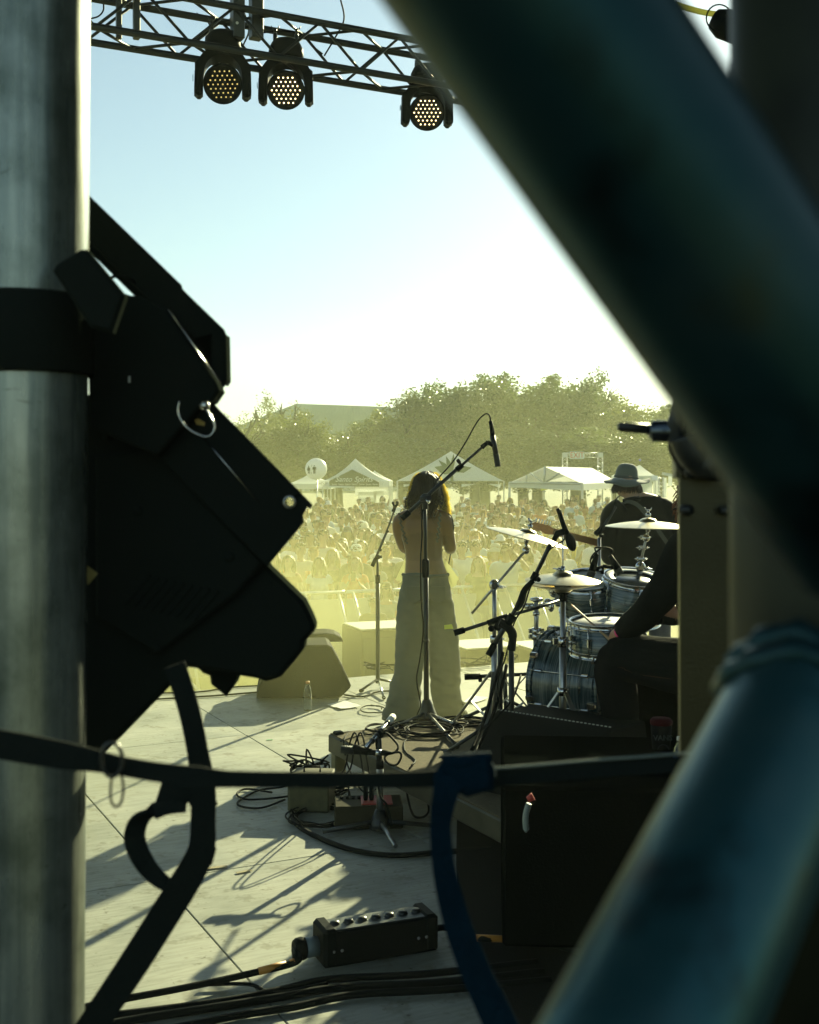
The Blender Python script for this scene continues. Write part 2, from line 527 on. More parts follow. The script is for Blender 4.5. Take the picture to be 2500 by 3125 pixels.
# air
def vol(name, lo, hi, col, dens, g, noisy=False, rz=0.0):
    lo, hi = V(lo), V(hi)
    mb = MB().box((lo + hi) / 2, hi - lo)
    m = bpy.data.materials.new(name); m.use_nodes = True
    N, L = m.node_tree.nodes, m.node_tree.links
    N.remove(N['Principled BSDF'])
    p = N.new('ShaderNodeVolumePrincipled')
    p.inputs['Color'].default_value = (*col, 1); p.inputs['Density'].default_value = dens; p.inputs['Anisotropy'].default_value = g
    L.new(p.outputs[0], N['Material Output'].inputs['Volume'])
    o = solo(name, mb, m, None, None, None, 'stuff', org=(lo + hi) / 2)
    o.rotation_euler.z = rz
    if noisy:
        tc = N.new('ShaderNodeTexCoord')
        n = N.new('ShaderNodeTexNoise'); n.inputs['Scale'].default_value = noisy; n.inputs['Detail'].default_value = 2
        L.new(tc.outputs['Object'], n.inputs['Vector'])
        mr = N.new('ShaderNodeMapRange'); mr.inputs['From Min'].default_value = .38; mr.inputs['From Max'].default_value = .64; mr.inputs['To Min'].default_value = .12; mr.inputs['To Max'].default_value = 2.1
        L.new(n.outputs['Fac'], mr.inputs[0])
        # fades out towards the faces of its box
        sep = N.new('ShaderNodeSeparateXYZ'); L.new(tc.outputs['Generated'], sep.inputs[0])
        src = mr.outputs[0]
        for ax, (w0, w1) in enumerate(((.15, .15), (.08, .3), (0, .8))):
            for (w_, hiend) in ((w0, False), (w1, True)):
                if w_ <= 0: continue
                q = N.new('ShaderNodeMapRange'); q.interpolation_type = 'SMOOTHSTEP'
                q.inputs['From Min'].default_value = 1 - w_ if hiend else 0; q.inputs['From Max'].default_value = 1 if hiend else w_
                q.inputs['To Min'].default_value = 1 if hiend else 0; q.inputs['To Max'].default_value = 0 if hiend else 1
                L.new(sep.outputs[ax], q.inputs[0])
                x = N.new('ShaderNodeMath'); x.operation = 'MULTIPLY'; L.new(src, x.inputs[0]); L.new(q.outputs[0], x.inputs[1]); src = x.outputs[0]
        x = N.new('ShaderNodeMath'); x.operation = 'MULTIPLY'; x.inputs[1].default_value = dens; L.new(src, x.inputs[0])
        L.new(x.outputs[0], p.inputs['Density'])
        m.cycles.volume_step_rate = 0.6
    else:
        m.cycles.homogeneous_volume = True
    return o
vol('haze', (-150, -12, GZ - 1), (150, 235, 14), (.82, .95, .86), .0008, .2)
sa = R(50); sm_c = V((0, 6.6, 0)) + V((-math.sin(sa), math.cos(sa), 0)) * 5.5
vol('smoke', sm_c + V((-6.5, -5.5, GZ + .02)), sm_c + V((7.5, 5.5, 1.9)), (.98, .96, .47), .046, .45, noisy=.42, rz=sa)
vol('dust_cloud', (-24, 19, GZ + .02), (30, 92, 9.5), (.97, .95, .32), 0.0014, .45, noisy=.12)
# ------------------------------------------------------------------ far building, mast, trees, tents, signs
def text_mesh(body, size, shear=0.0, ext=0.0):
    cu = bpy.data.curves.new('lettering', 'FONT'); cu.body = body; cu.size = size; cu.shear = shear; cu.extrude = ext
    cu.align_x = 'CENTER'; cu.align_y = 'CENTER'; cu.resolution_u = 3
    o = bpy.data.objects.new('lettering', cu); sc.collection.objects.link(o)
    bpy.context.view_layer.update()
    me = bpy.data.meshes.new_from_object(o.evaluated_get(bpy.context.evaluated_depsgraph_get()))
    bpy.data.objects.remove(o); bpy.data.curves.remove(cu)
    return me
def put_text(name, body, size, M, mat, parent, shear=0.0, ext=0.004):
    me = text_mesh(body, size, shear, ext)
    me.transform(Matrix.Translation(-parent_origin(parent)) @ M)
    me.materials.clear()
    return link(name, me, mat, parent)
def face_cam(p, ax=(1, 0, 0)):
    x = V(ax).normalized(); y = V((0, 0, 1)); z = x.cross(y)
    m = Matrix((x, y, z)).transposed().to_4x4(); m.translation = V(p)
    return m

# arena building with a large pale roof behind the trees
b0 = at(1000, 1436, 180)
bd = thing('arena_building', 'large pale grey roofed hall rising behind the trees', 'building', (b0.x, b0.y, GZ))
M_roof = pm('seam_roof', (.05, .08, .08), .95, 0, spec=.0, var=(.5, .85), stretch=(1, .2, .2))
M_wall = pm('hall_wall', (.40, .42, .40), .8)
eL, rL, rR, eR = at(700, 1310, 180), at(905, 1232, 190), at(1190, 1242, 200), at(1420, 1320, 190)
fl, fr = at(720, 1330, 165), at(1300, 1330, 172)
mb = MB(); mb.add([eL, rL, rR, eR, fl, fr, rL + V((0, .3, 0)), eL + V((0, 30, 0)), eR + V((0, 40, 0)), rR + V((0, .3, 0))], [(4, 5, 2, 1), (4, 1, 0), (5, 3, 2), (0, 6, 7), (9, 3, 8), (6, 9, 8, 7)])
for k in range(40):
    t = k / 39
    mb.tube([fl.lerp(fr, t), rL.lerp(rR, t)], .04, 4)
mb.build('roof', M_roof, bd)
mb = MB()
q = [fl, fr, eR, eL]
mb.add([p - V((0, 0, .3)) for p in q] + [V((p.x, p.y, GZ)) for p in q], [(0, 1, 5, 4), (1, 2, 6, 5), (2, 3, 7, 6), (3, 0, 4, 7)])
mb.build('wall', M_wall, bd)
p = at(1312, 1436, 150)
mb = MB().tube([(p.x, p.y, GZ), (p.x, p.y, at(1312, 1172, 150).z)], [.16, .07], 8)
mb.box((p.x, p.y, at(1312, 1185, 150).z), (.5, .06, .06)); mb.box((p.x, p.y, at(1312, 1195, 150).z), (.35, .06, .06))
solo('antenna_mast', mb, M_steel, 'thin antenna mast rising above the treetops', 'mast', org=(p.x, p.y, GZ))

# trees
def leaf_mat(name, c):
    m = pm(name, c, .38, var=(4.5, .28), trans=.46, spec=.6)
    return m
M_leaf = [leaf_mat('oak_leaves', (.060, .085, .018)), leaf_mat('oak_leaves_olive', (.080, .092, .020)), leaf_mat('oak_leaves_dark', (.042, .062, .014))]
M_bark = pm('oak_bark', (.06, .05, .035), .9, var=(6, .5), bump=(20, .5))
def crown_mesh(seed, n_cl, per, leaf, flat=.8, gap=.0):
    rnd = random.Random(seed); vv, ff = [], []
    cl = []
    while len(cl) < n_cl:
        p = V((rnd.uniform(-1, 1), rnd.uniform(-1, 1), rnd.uniform(-1, 1)))
        if not (.25 < p.length < 1): continue
        nz = mnoise.noise(p * 1.7 + V((seed * 7.1, 0, 0)))
        if p.length > .80 + .38 * nz: continue
        cl.append((p, rnd.uniform(.13, .26)))
    for (c, r) in cl:
        for k in range(per):
            d = V((rnd.gauss(0, 1), rnd.gauss(0, 1), rnd.gauss(0, 1))).normalized()
            q = c + d * r * (rnd.random() ** .4) * V((1, 1, .8)).length / 1.6
            n = (d + V((rnd.gauss(0, .7), rnd.gauss(0, .7), rnd.gauss(0, .7)))).normalized()
            a = frame(n); s = leaf * rnd.uniform(.55, 1.3); b = len(vv)
            x, y = a.col[0] * s, a.col[1] * s * .6
            vv += [q - x, q + y, q + x, q - y]; ff.append((b, b + 1, b + 2, b + 3))
    me = bpy.data.meshes.new('crown'); me.from_pydata(vv, [], ff); me.update(); return me
CROWNS = [crown_mesh(s, 170, 120, .030) for s in (1, 2, 3, 4)]
WISPY = [crown_mesh(s, 60, 60, .028) for s in (11, 12)]
def tree(px, ytop, wpx, Y, label, cr=None, ybot=1452, mat=None, rz=0):
    base = at(px, HY, Y); top = at(px, ytop, Y).z; bot = at(px, ybot, Y).z
    w = wpx / F * Y; hc = (top - bot)
    t = thing('oak_tree', label, 'tree', (base.x, base.y, GZ), 'trees along the far edge of the field')
    zc = (top + bot) / 2 - GZ
    rnd = random.Random(int(px * 7 + Y))
    mb = MB(); tr = MB()
    lean = rnd.uniform(-.4, .4)
    fork = V((lean, 0, zc - hc * .28))
    o = V((base.x, base.y, GZ))
    tr.tube([o + q for q in spline([V((0, 0, -.1)), V((lean * .3, 0, fork.z * .5)), fork], 4)], [.55, .46, .40, .38, .36, .34, .33, .32, .30][:9], 8)
    tr.build('trunk', M_bark, t)
    for k in range(9):
        a = k * 2.4 + rnd.random(); rr = rnd.uniform(.25, .46)
        e = V((math.cos(a) * w * rr, math.sin(a) * w * rr * .7, zc + hc * rnd.uniform(-.05, .40)))
        m = fork.lerp(e, .5) + V((rnd.uniform(-.5, .5), 0, hc * .05))
        pts = spline([fork - V((0, 0, .3)), m, e], 4)
        mb.tube([o + q for q in pts], [.20 * (1 - .85 * i / (len(pts) - 1)) for i in range(len(pts))], 6)
        for j in range(3):
            e2 = e + V((rnd.uniform(-1, 1) * w * .12, rnd.uniform(-1, 1) * w * .1, rnd.uniform(-.1, 1) * hc * .12)); s_ = pts[5 + j % 3]
            mb.tube([o + s_, o + s_.lerp(e2, .5) + V((0, 0, .2)), o + e2], [.06, .04, .015], 5)
    mb.build('limbs', M_bark, t)
    c = link('crown', cr or CROWNS[rnd.randrange(4)], None, t); c['kind'] = 'stuff'
    me = c.data
    if not me.materials: me.materials.append(M_leaf[0])
    c.material_slots[0].link = 'OBJECT'; c.material_slots[0].material = mat or M_leaf[rnd.randrange(3)]
    c.location = (lean, 0, zc); c.rotation_euler = (0, 0, rz or rnd.uniform(0, 6.28))
    c.scale = (w * .62, w * .55, hc * .64)
    return t
tree(735, 1262, 170, 78, 'small wispy tree at the left end of the tree line', WISPY[0])
tree(842, 1216, 170, 84, 'upright tree left of the pale hall roof', WISPY[1], mat=M_leaf[1])
tree(760, 1300, 300, 88, 'broad tree behind the left end tents', mat=M_leaf[1])
tree(905, 1268, 230, 80, 'yellow green tree in front of the left slope of the hall roof', mat=M_leaf[1])
tree(1030, 1320, 250, 82, 'low tree in front of the middle of the hall roof')
tree(1130, 1285, 230, 86, 'round tree at the right end of the hall roof')
tree(1225, 1222, 230, 84, 'tree beneath the antenna mast', mat=M_leaf[1])
tree(1335, 1180, 280, 86, 'tall tree right of the antenna mast', mat=M_leaf[0])
tree(1480, 1148, 340, 88, 'tallest tree, above the boom microphone', mat=M_leaf[2])
tree(1640, 1158, 320, 87, 'large tree behind the exit gate', mat=M_leaf[0])
tree(1775, 1158, 270, 88, 'large tree above the bucket hat', mat=M_leaf[2])
tree(1885, 1218, 240, 90, 'lower tree right of the large oaks', mat=M_leaf[1])
tree(2010, 1246, 280, 93, 'rounded tree at the right end of the tree line', mat=M_leaf[0])
tree(2170, 1240, 280, 93, 'tree at the far right behind the truss', mat=M_leaf[1])
tree(560, 1270, 300, 88, 'tree behind the stage light', mat=M_leaf[0])
for k, (px, yt, w_) in enumerate(((880, 1345, 260), (1010, 1360, 260), (1130, 1350, 260), (1290, 1330, 300), (1450, 1310, 320), (1600, 1310, 320), (1760, 1310, 320), (1920, 1310, 300), (2080, 1320, 300))):
    tree(px, yt, w_, 79 + 2 * (k % 3), ['dark low bush', 'olive low bush', 'dense low bush'][k % 3] + ' ' + ['behind the white balloon', 'behind the peaked tents', 'behind the banner tent', 'behind the singer', 'behind the palm tent', 'left of the exit gate', 'under the exit gate', 'behind the bucket hat', 'behind the white marquee'][k], ybot=1478, mat=M_leaf[(k * 2) % 3])

# tents
M_tent = pm('white_tent_fabric', (.62, .66, .64), .7, trans=.35, bump=(3, .2))
M_dark = pm('printed_dark_fabric', (.06, .07, .04), .8)
M_print = pm('white_print', (.72, .76, .74), .7)
M_palm = pm('green_print', (.10, .14, .05), .8)
M_leg = pm('tent_leg', (.55, .56, .54), .4, .6)
def peak_tent(name, label, xl, xp, xr, yp, ye, Y, dpt=3.4, curve=.35, val=.28, hipped=None, grp='white canopy tents at the back of the field'):
    """Square canopy: front eave from xl to xr, peak at xp; real depth dpt."""
    l, r, pk = at(xl, ye, Y), at(xr, ye, Y), at(xp, yp, Y + dpt / 2)
    t = thing(name, label, 'tent', ((l.x + r.x) / 2, Y + dpt / 2, GZ), grp)
    mb = MB()
    cor = [l, r, r + V((0, dpt, 0)), l + V((0, dpt, 0))]
    n = 8; vv, ff = [], []
    for a in range(4):
        b = (a + 1) % 4; base = len(vv)
        for i in range(n + 1):
            s_ = i / n
            for j in range(n + 1):
                e = cor[a].lerp(cor[b], j / n); q = e.lerp(pk, s_)
                q.z = e.z + (pk.z - e.z) * (s_ + curve * (s_ * s_ - s_))
                vv.append(q)
        for i in range(n):
            for j in range(n):
                k = base + i * (n + 1) + j
                ff.append((k, k + 1, k + n + 2, k + n + 1))
    mb.add(vv, ff, True); mb.build('canopy', M_tent, t)
    mb = MB()
    for a in range(4):
        p, q = cor[a], cor[(a + 1) % 4]
        mb.add([p, q, q - Z * val, p - Z * val], [(0, 1, 2, 3)])
    mb.build('valance', M_tent, t)
    for p in cor:
        MB().box((p.x, p.y, (p.z + GZ) / 2), (.05, .05, p.z - GZ)).build('leg', M_leg, t)
    return t, l, r, pk
peak_tent('canopy_tent', 'white canopy tent with printed marks partly hidden by the stage light', 880, 945, 1010, 1446, 1476, 62)
t2, l, r, pk = peak_tent('canopy_tent', 'white peaked tent with a dark lettered banner', 985, 1085, 1188, 1399, 1468, 58, curve=.55)
bn = MB()
o2 = at(1085, 1470, 57.9); k_ = 57.9 / F
poly = [(-95 * k_, -15 * k_), (72 * k_, -15 * k_), (72 * k_, -2 * k_), (60 * k_, 4 * k_), (-10 * k_, 37 * k_), (-80 * k_, 2 * k_), (-95 * k_, -2 * k_)]
poly = [(x, z) for x, z in poly]
bn.prism(poly, o2, (1, 0, 0), (0, 0, 1), (0, -1, 0), .03)
bo = bn.build('banner', M_dark, t2)
put_text('lettering', 'Santo Spirits', .36, face_cam(o2 + V((-5 * k_, -.045, 7 * k_))), M_print, bo, .35)
put_text('lettering', 'Santo  Santo  Santo  Santo  Santo   Santo  Santo  Santo', .115, face_cam(o2 + V((-12 * k_, -.045, -8 * k_))), M_print, bo)
mb = MB(); a_, b_ = at(985, 1485, 57.8), at(1082, 1487, 57.8); mb.tube([a_, b_], .05, 6); mb.build('pole', M_print, t2)
peak_tent('canopy_tent', 'small white peaked tent right of the dark banner', 1100, 1143, 1195, 1436, 1468, 63)
# white panels standing under the banner tent
tpn = thing('tent_wall', 'pale side panels under the small peaked tent', 'tent wall', (at(1135, 1, 61).x, 61, GZ))
for (px, py, w_, h_) in ((1135, 1497, 1.7, .45), (1120, 1516, .9, .5), (1158, 1516, .5, .6)): MB().box(at(px, py, 61 + .06 * (px == 1135)), (w_, .05, h_)).build('side_panel', M_tent, tpn)
MB().box((at(1135, 1497, 61).x, 61, GZ + .5), (1.9, .06, 1.0)).build('counter', M_tent, tpn)
t4, l, r, pk = peak_tent('canopy_tent', 'wide white tent with a palm tree print behind the singer', 1212, 1376, 1538, 1377, 1468, 58, curve=.16, val=0.0001)
# palm print lying on the front slope
def slope_pt(px, py):
    """Point of the front canopy slope seen at that pixel, nudged outwards."""
    s_ = min(max((1468 - py) / 91.0, 0), 1); s2 = s_
    for _ in range(4):
        y0 = 1468 - 91 * (s2 + .16 * (s2 * s2 - s2)); s2 += (y0 - py) / 91.0 * .9
    return at(px, py, 58 + 1.7 * s2 - .07)
pb = MB()
for (a, b, c) in (((1380, 1470), (1378, 1440), 9), ((1378, 1440), (1326, 1425), 12), ((1378, 1440), (1338, 1404), 7), ((1378, 1440), (1362, 1392), 7), ((1380, 1440), (1385, 1384), 6), ((1380, 1438), (1440, 1427), 11), ((1378, 1442), (1340, 1440), 7)):
    p, q = V((a[0], a[1])), V((b[0], b[1])); d = (q - p).normalized(); nn = V((-d.y, d.x)); m = p.lerp(q, .55)
    pl = [p - nn * 2, m - nn * c, q, m + nn * c, p + nn * 2] if c != 9 else [p - nn * 5, q - nn * 4, q + nn * 4, p + nn * 5]
    pts = [slope_pt(x.x, x.y) for x in pl]
    pb.add(pts + [x + V((0, .02, 0)) for x in pts], [list(range(len(pl)))] + [(i, (i + 1) % len(pl), (i + 1) % len(pl) + len(pl), i + len(pl)) for i in range(len(pl))])
pb.build('palm_print', M_palm, t4)
for (a, b, c) in (((1409, 1477), (1455, 1477), (1409, 1487)), ((1490, 1477), (1528, 1478), (1527, 1489)), ((1232, 1478), (1275, 1478), (1232, 1486))):
    MB().prism([(0, 0), ((b[0] - a[0]) * k_, -(b[1] - a[1]) * k_), ((c[0] - a[0]) * k_, -(c[1] - a[1]) * k_)], at(a[0], a[1], 58.1), (1, 0, 0), (0, 0, 1), (0, 1, 0), .02).build('gusset', M_tent, t4)

# gabled marquee
gl, gr, ap = at(1555, 1473, 54), at(1777, 1476, 49), at(1664, 1424, 51.5)
bl, br, bp_ = at(1660, 1470, 64), at(1885, 1471, 59), at(1806, 1428, 61.5)
t6 = thing('marquee', 'large white gabled marquee with open front left of the bucket hat', 'marquee', ((gl.x + br.x) / 2, 56, GZ))
mb = MB(); mb.add([gl, ap, bp_, bl, gr, br], [(0, 3, 2, 1), (4, 1, 2, 5)]); 
mb.add([p - Z * .03 for p in (gl, ap, bp_, bl, gr, br)], [(0, 1, 2, 3), (4, 5, 2, 1)])
mb.build('roof', M_tent, t6)
mb = MB(); mb.add([gr, br, br - Z * .28, gr - Z * .28, gl, gl - Z * .2], [(0, 1, 2, 3), (4, 0, 3, 5)]); mb.build('valance', M_tent, t6)
for p in (gl, gr, bl, br):
    MB().box((p.x, p.y, (p.z + GZ) / 2), (.1, .1, p.z - GZ)).build('leg', M_leg, t6)
mb = MB(); m_ = gl.lerp(gr, .5)
mb.tube([m_, ap], .05, 6); mb.tube([gl.lerp(gr, .25), ap.lerp(gl, .5)], .04, 6); mb.tube([gl, gr], .05, 6); mb.tube([m_, gl.lerp(ap, .6)], .04, 6); mb.tube([m_, gr.lerp(ap, .6)], .04, 6)
mb.build('gable_frame', M_leg, t6)
mb = MB(); bm_ = bl.lerp(br, .5); mb.add([bl, br, bp_], [(0, 1, 2)]); mb.build('back_gable', M_tent, t6)
o = at(1664, 1486, 52)
solo('hanging_banner', MB().box(o, (.42, .03, .26), Matrix.Rotation(R(-14), 3, 'Y')), pm('yellow_banner', (.55, .62, .08), .7), 'yellow green banner hanging inside the gabled marquee', 'banner', org=o)

# tall white tent at the right and its neighbours
t7, l, r, pk = peak_tent('canopy_tent', 'high peaked white tent behind the bucket hat', 1905, 1953, 2000, 1419, 1452, 56, curve=.2)
for (a, b, c, d, yy) in ((1908, 1452, 1990, 1513, 56), (1993, 1452, 2008, 1513, 56.2), (2026, 1458, 2034, 1518, 57), (2040, 1453, 2051, 1482, 57.5)):
    p, q = at(a, b, yy), at(c, d, yy); MB().box(((p.x + q.x) / 2, yy, (p.z + q.z) / 2), (abs(q.x - p.x), .05, abs(p.z - q.z))).build('side_panel', M_tent, t7)
MB().ball(at(1953, 1404, 57), .06, 8, 6).build('finial', pm('blue_finial', (.08, .09, .5), .4), t7)
solo('reflector_panel', MB().box(at(1998, 1459, 55.5), (.28, .03, .30), Matrix.Rotation(R(-40), 3, 'X') @ Matrix.Rotation(R(12), 3, 'Z'), .01), pm('shiny_vinyl', (.85, .85, .82), .25), 'bright glinting white panel at the corner of the high peaked tent', 'panel', org=at(1998, 1459, 55.5))
def lattice(mb, a, b, w, n, r=.018, up=None):
    """Square lattice mast from a to b."""
    a, b = V(a), V(b); rot = frame(b - a, up); x, y = rot.col[0] * w / 2, rot.col[1] * w / 2
    cs = [x + y, -x + y, -x - y, x - y]
    for c in cs: mb.tube([a + c, b + c], r, 5)
    for k in range(n):
        for j in range(4):
            p, q = (cs[j], cs[(j + 1) % 4]) if k % 2 == 0 else (cs[(j + 1) % 4], cs[j])
            mb.tube([a.lerp(b, k / n) + p, a.lerp(b, (k + 1) / n) + q], r * .6, 4)
mb = MB(); q = at(2018, 1455, 54); lattice(mb, (q.x, q.y, GZ), q, .2, 14); mb.box(q + Z * .1 + V((.3, 0, 0)), (.5, .15, .12), Matrix.Rotation(R(10), 3, 'Y'))
solo('lattice_mast', mb, M_leg, 'aluminium lattice mast beside the high peaked tent', 'mast', org=(q.x, q.y, GZ))

# exit gate
g = at(1778, 1436, 70)
gt = thing('exit_gate', 'aluminium truss gate with an EXIT sign above the marquee', 'gate', (g.x, g.y, GZ))
pa, pb_ = at(1724, 1389, 70), at(1832, 1389, 70)
for p in (pa, pb_):
    mb = MB(); lattice(mb, (p.x, p.y, GZ), p - Z * .15, .27, 16); mb.build('tower', M_leg, gt)
    MB().box(p, (.30, .30, .30), bev=.03).build('corner_block', M_leg, gt)
mb = MB(); lattice(mb, pa + V((.15, 0, 0)), pb_ - V((.15, 0, 0)), .27, 10); mb.build('beam', M_leg, gt)
s0 = at(1761, 1389.5, 69.7)
sg = MB().box(s0, (43 * 71.7 / F, .03, 21.5 * 71.7 / F), bev=.008).build('sign_panel', pm('sign_white', (.8, .8, .76), .5), gt)
put_text('lettering', 'EXIT', .46, face_cam(s0 + V((0, -.03, 0))) @ Matrix.Diagonal((.86, 1, 1, 1)), pm('sign_orange', (.62, .13, .03), .5), sg, 0, .01)

# restroom balloon on its pole
bc = at(965, 1431, 55); br_ = 33.5 * 55 / F
bt = thing('sign_balloon', 'white round balloon with restroom figures on a pole', 'balloon', (bc.x, bc.y, GZ))
MB().ball(bc, (br_, br_, br_ * .985), 32, 20).build('balloon', pm('balloon_skin', (.80, .82, .76), .35, trans=.3), bt)
MB().tube([(bc.x + .05, bc.y, GZ), (bc.x + .05, bc.y, bc.z - br_)], .03, 8).build('pole', M_leg, bt)
ink = pm('black_print', (.05, .06, .04), .7)
def on_ball(dx, dz):
    return bc + V((dx, -math.sqrt(max(br_ * br_ * 1.09 - dx * dx - dz * dz, 0)), dz))
kb = 55 / F
def ball_poly(mb, pts):
    vs_ = [on_ball((x - 965) * kb, (1431 - y) * kb) for x, y in pts]
    mb.add(vs_ + [v + V((0, .03, 0)) for v in vs_], [list(range(len(pts)))] + [(i, (i + 1) % len(pts), len(pts) + (i + 1) % len(pts), len(pts) + i) for i in range(len(pts))])
def disc(cx, cy, r): return [(cx + r * math.cos(a * math.pi / 4), cy + r * math.sin(a * math.pi / 4)) for a in range(8)]
mb = MB()
for q in (disc(944.5, 1423, 1.9), [(942.5, 1425.5), (946.5, 1425.5), (949.5, 1436), (939.5, 1436)], [(942, 1426), (939.5, 1432), (940.5, 1432.5), (943, 1428)], [(947, 1426), (949.8, 1432), (948.8, 1432.5), (946, 1428)], [(942, 1436), (944, 1436), (944, 1445), (942.3, 1445)], [(945.4, 1436), (947.4, 1436), (947.2, 1445), (945.4, 1445)]):
    ball_poly(mb, q)
mb.build('woman_symbol', ink, bt)
mb = MB()
for q in (disc(962, 1422, 2.0), [(958, 1425), (966.5, 1425), (965.5, 1435), (959, 1435)], [(957, 1425.5), (958.4, 1425.5), (958, 1434), (956.6, 1434)], [(966.4, 1425.5), (967.8, 1425.5), (968, 1434), (966.7, 1434)], [(959, 1435), (961.8, 1435), (961.8, 1445.5), (959.3, 1445.5)], [(962.7, 1435), (965.5, 1435), (965.2, 1445.5), (962.7, 1445.5)]):
    ball_poly(mb, q)
mb.build('man_symbol', ink, bt)
mb = MB(); ball_poly(mb, [(952.8, 1419), (953.6, 1419), (953.2, 1446), (952.2, 1446)]); mb.build('divider_line', ink, bt)
s0 = at(985, 1476, 57)
sgn = thing('letter_sign', 'pale sign board with dark capital letters beneath the balloon', 'sign', s0)
MB().box(s0, (.62, .03, .36)).build('board', M_tent, sgn)
put_text('lettering', 'HSP', .26, face_cam(s0 + V((0, -.03, 0))), pm('grey_ink', (.16, .18, .14), .7), sgn)
# ------------------------------------------------------------------ people
def evaluated(mb, mods):
    me = mb.mesh('body'); o = bpy.data.objects.new('body', me); sc.collection.objects.link(o)
    for (nm, ty, kw) in mods:
        m = o.modifiers.new(nm, ty)
        for k, v in kw.items(): setattr(m, k, v)
    bpy.context.view_layer.update()
    r = bpy.data.meshes.new_from_object(o.evaluated_get(bpy.context.evaluated_depsgraph_get()))
    bpy.data.objects.remove(o); bpy.data.meshes.remove(me)
    r.polygons.foreach_set('use_smooth', [True] * len(r.polygons)); r.update()
    return r
def fuse(mb, vox, it=4, fac=.5):
    return evaluated(mb, [('r', 'REMESH', dict(mode='VOXEL', voxel_size=vox)), ('s', 'SMOOTH', dict(factor=fac, iterations=it))])
def seg_dist(p, a, b):
    ab = b - a; t = max(0, min(1, (p - a).dot(ab) / max(ab.length_squared, 1e-9)))
    return (p - a - ab * t).length
def shell(me, pred, off, name):
    """Cloth: the faces of a body that satisfy pred, pushed out along the normals."""
    keep = [p for p in me.polygons if pred(p.center)]
    idx, vv, ff = {}, [], []
    for p in keep:
        f = []
        for i in p.vertices:
            if i not in idx:
                v = me.vertices[i]; idx[i] = len(vv); vv.append(v.co + v.normal * (off(v.co) if callable(off) else off))
            f.append(idx[i])
        ff.append(f)
    m = bpy.data.meshes.new(name); m.from_pydata(vv, [], ff)
    m.polygons.foreach_set('use_smooth', [True] * len(ff)); m.update()
    return m

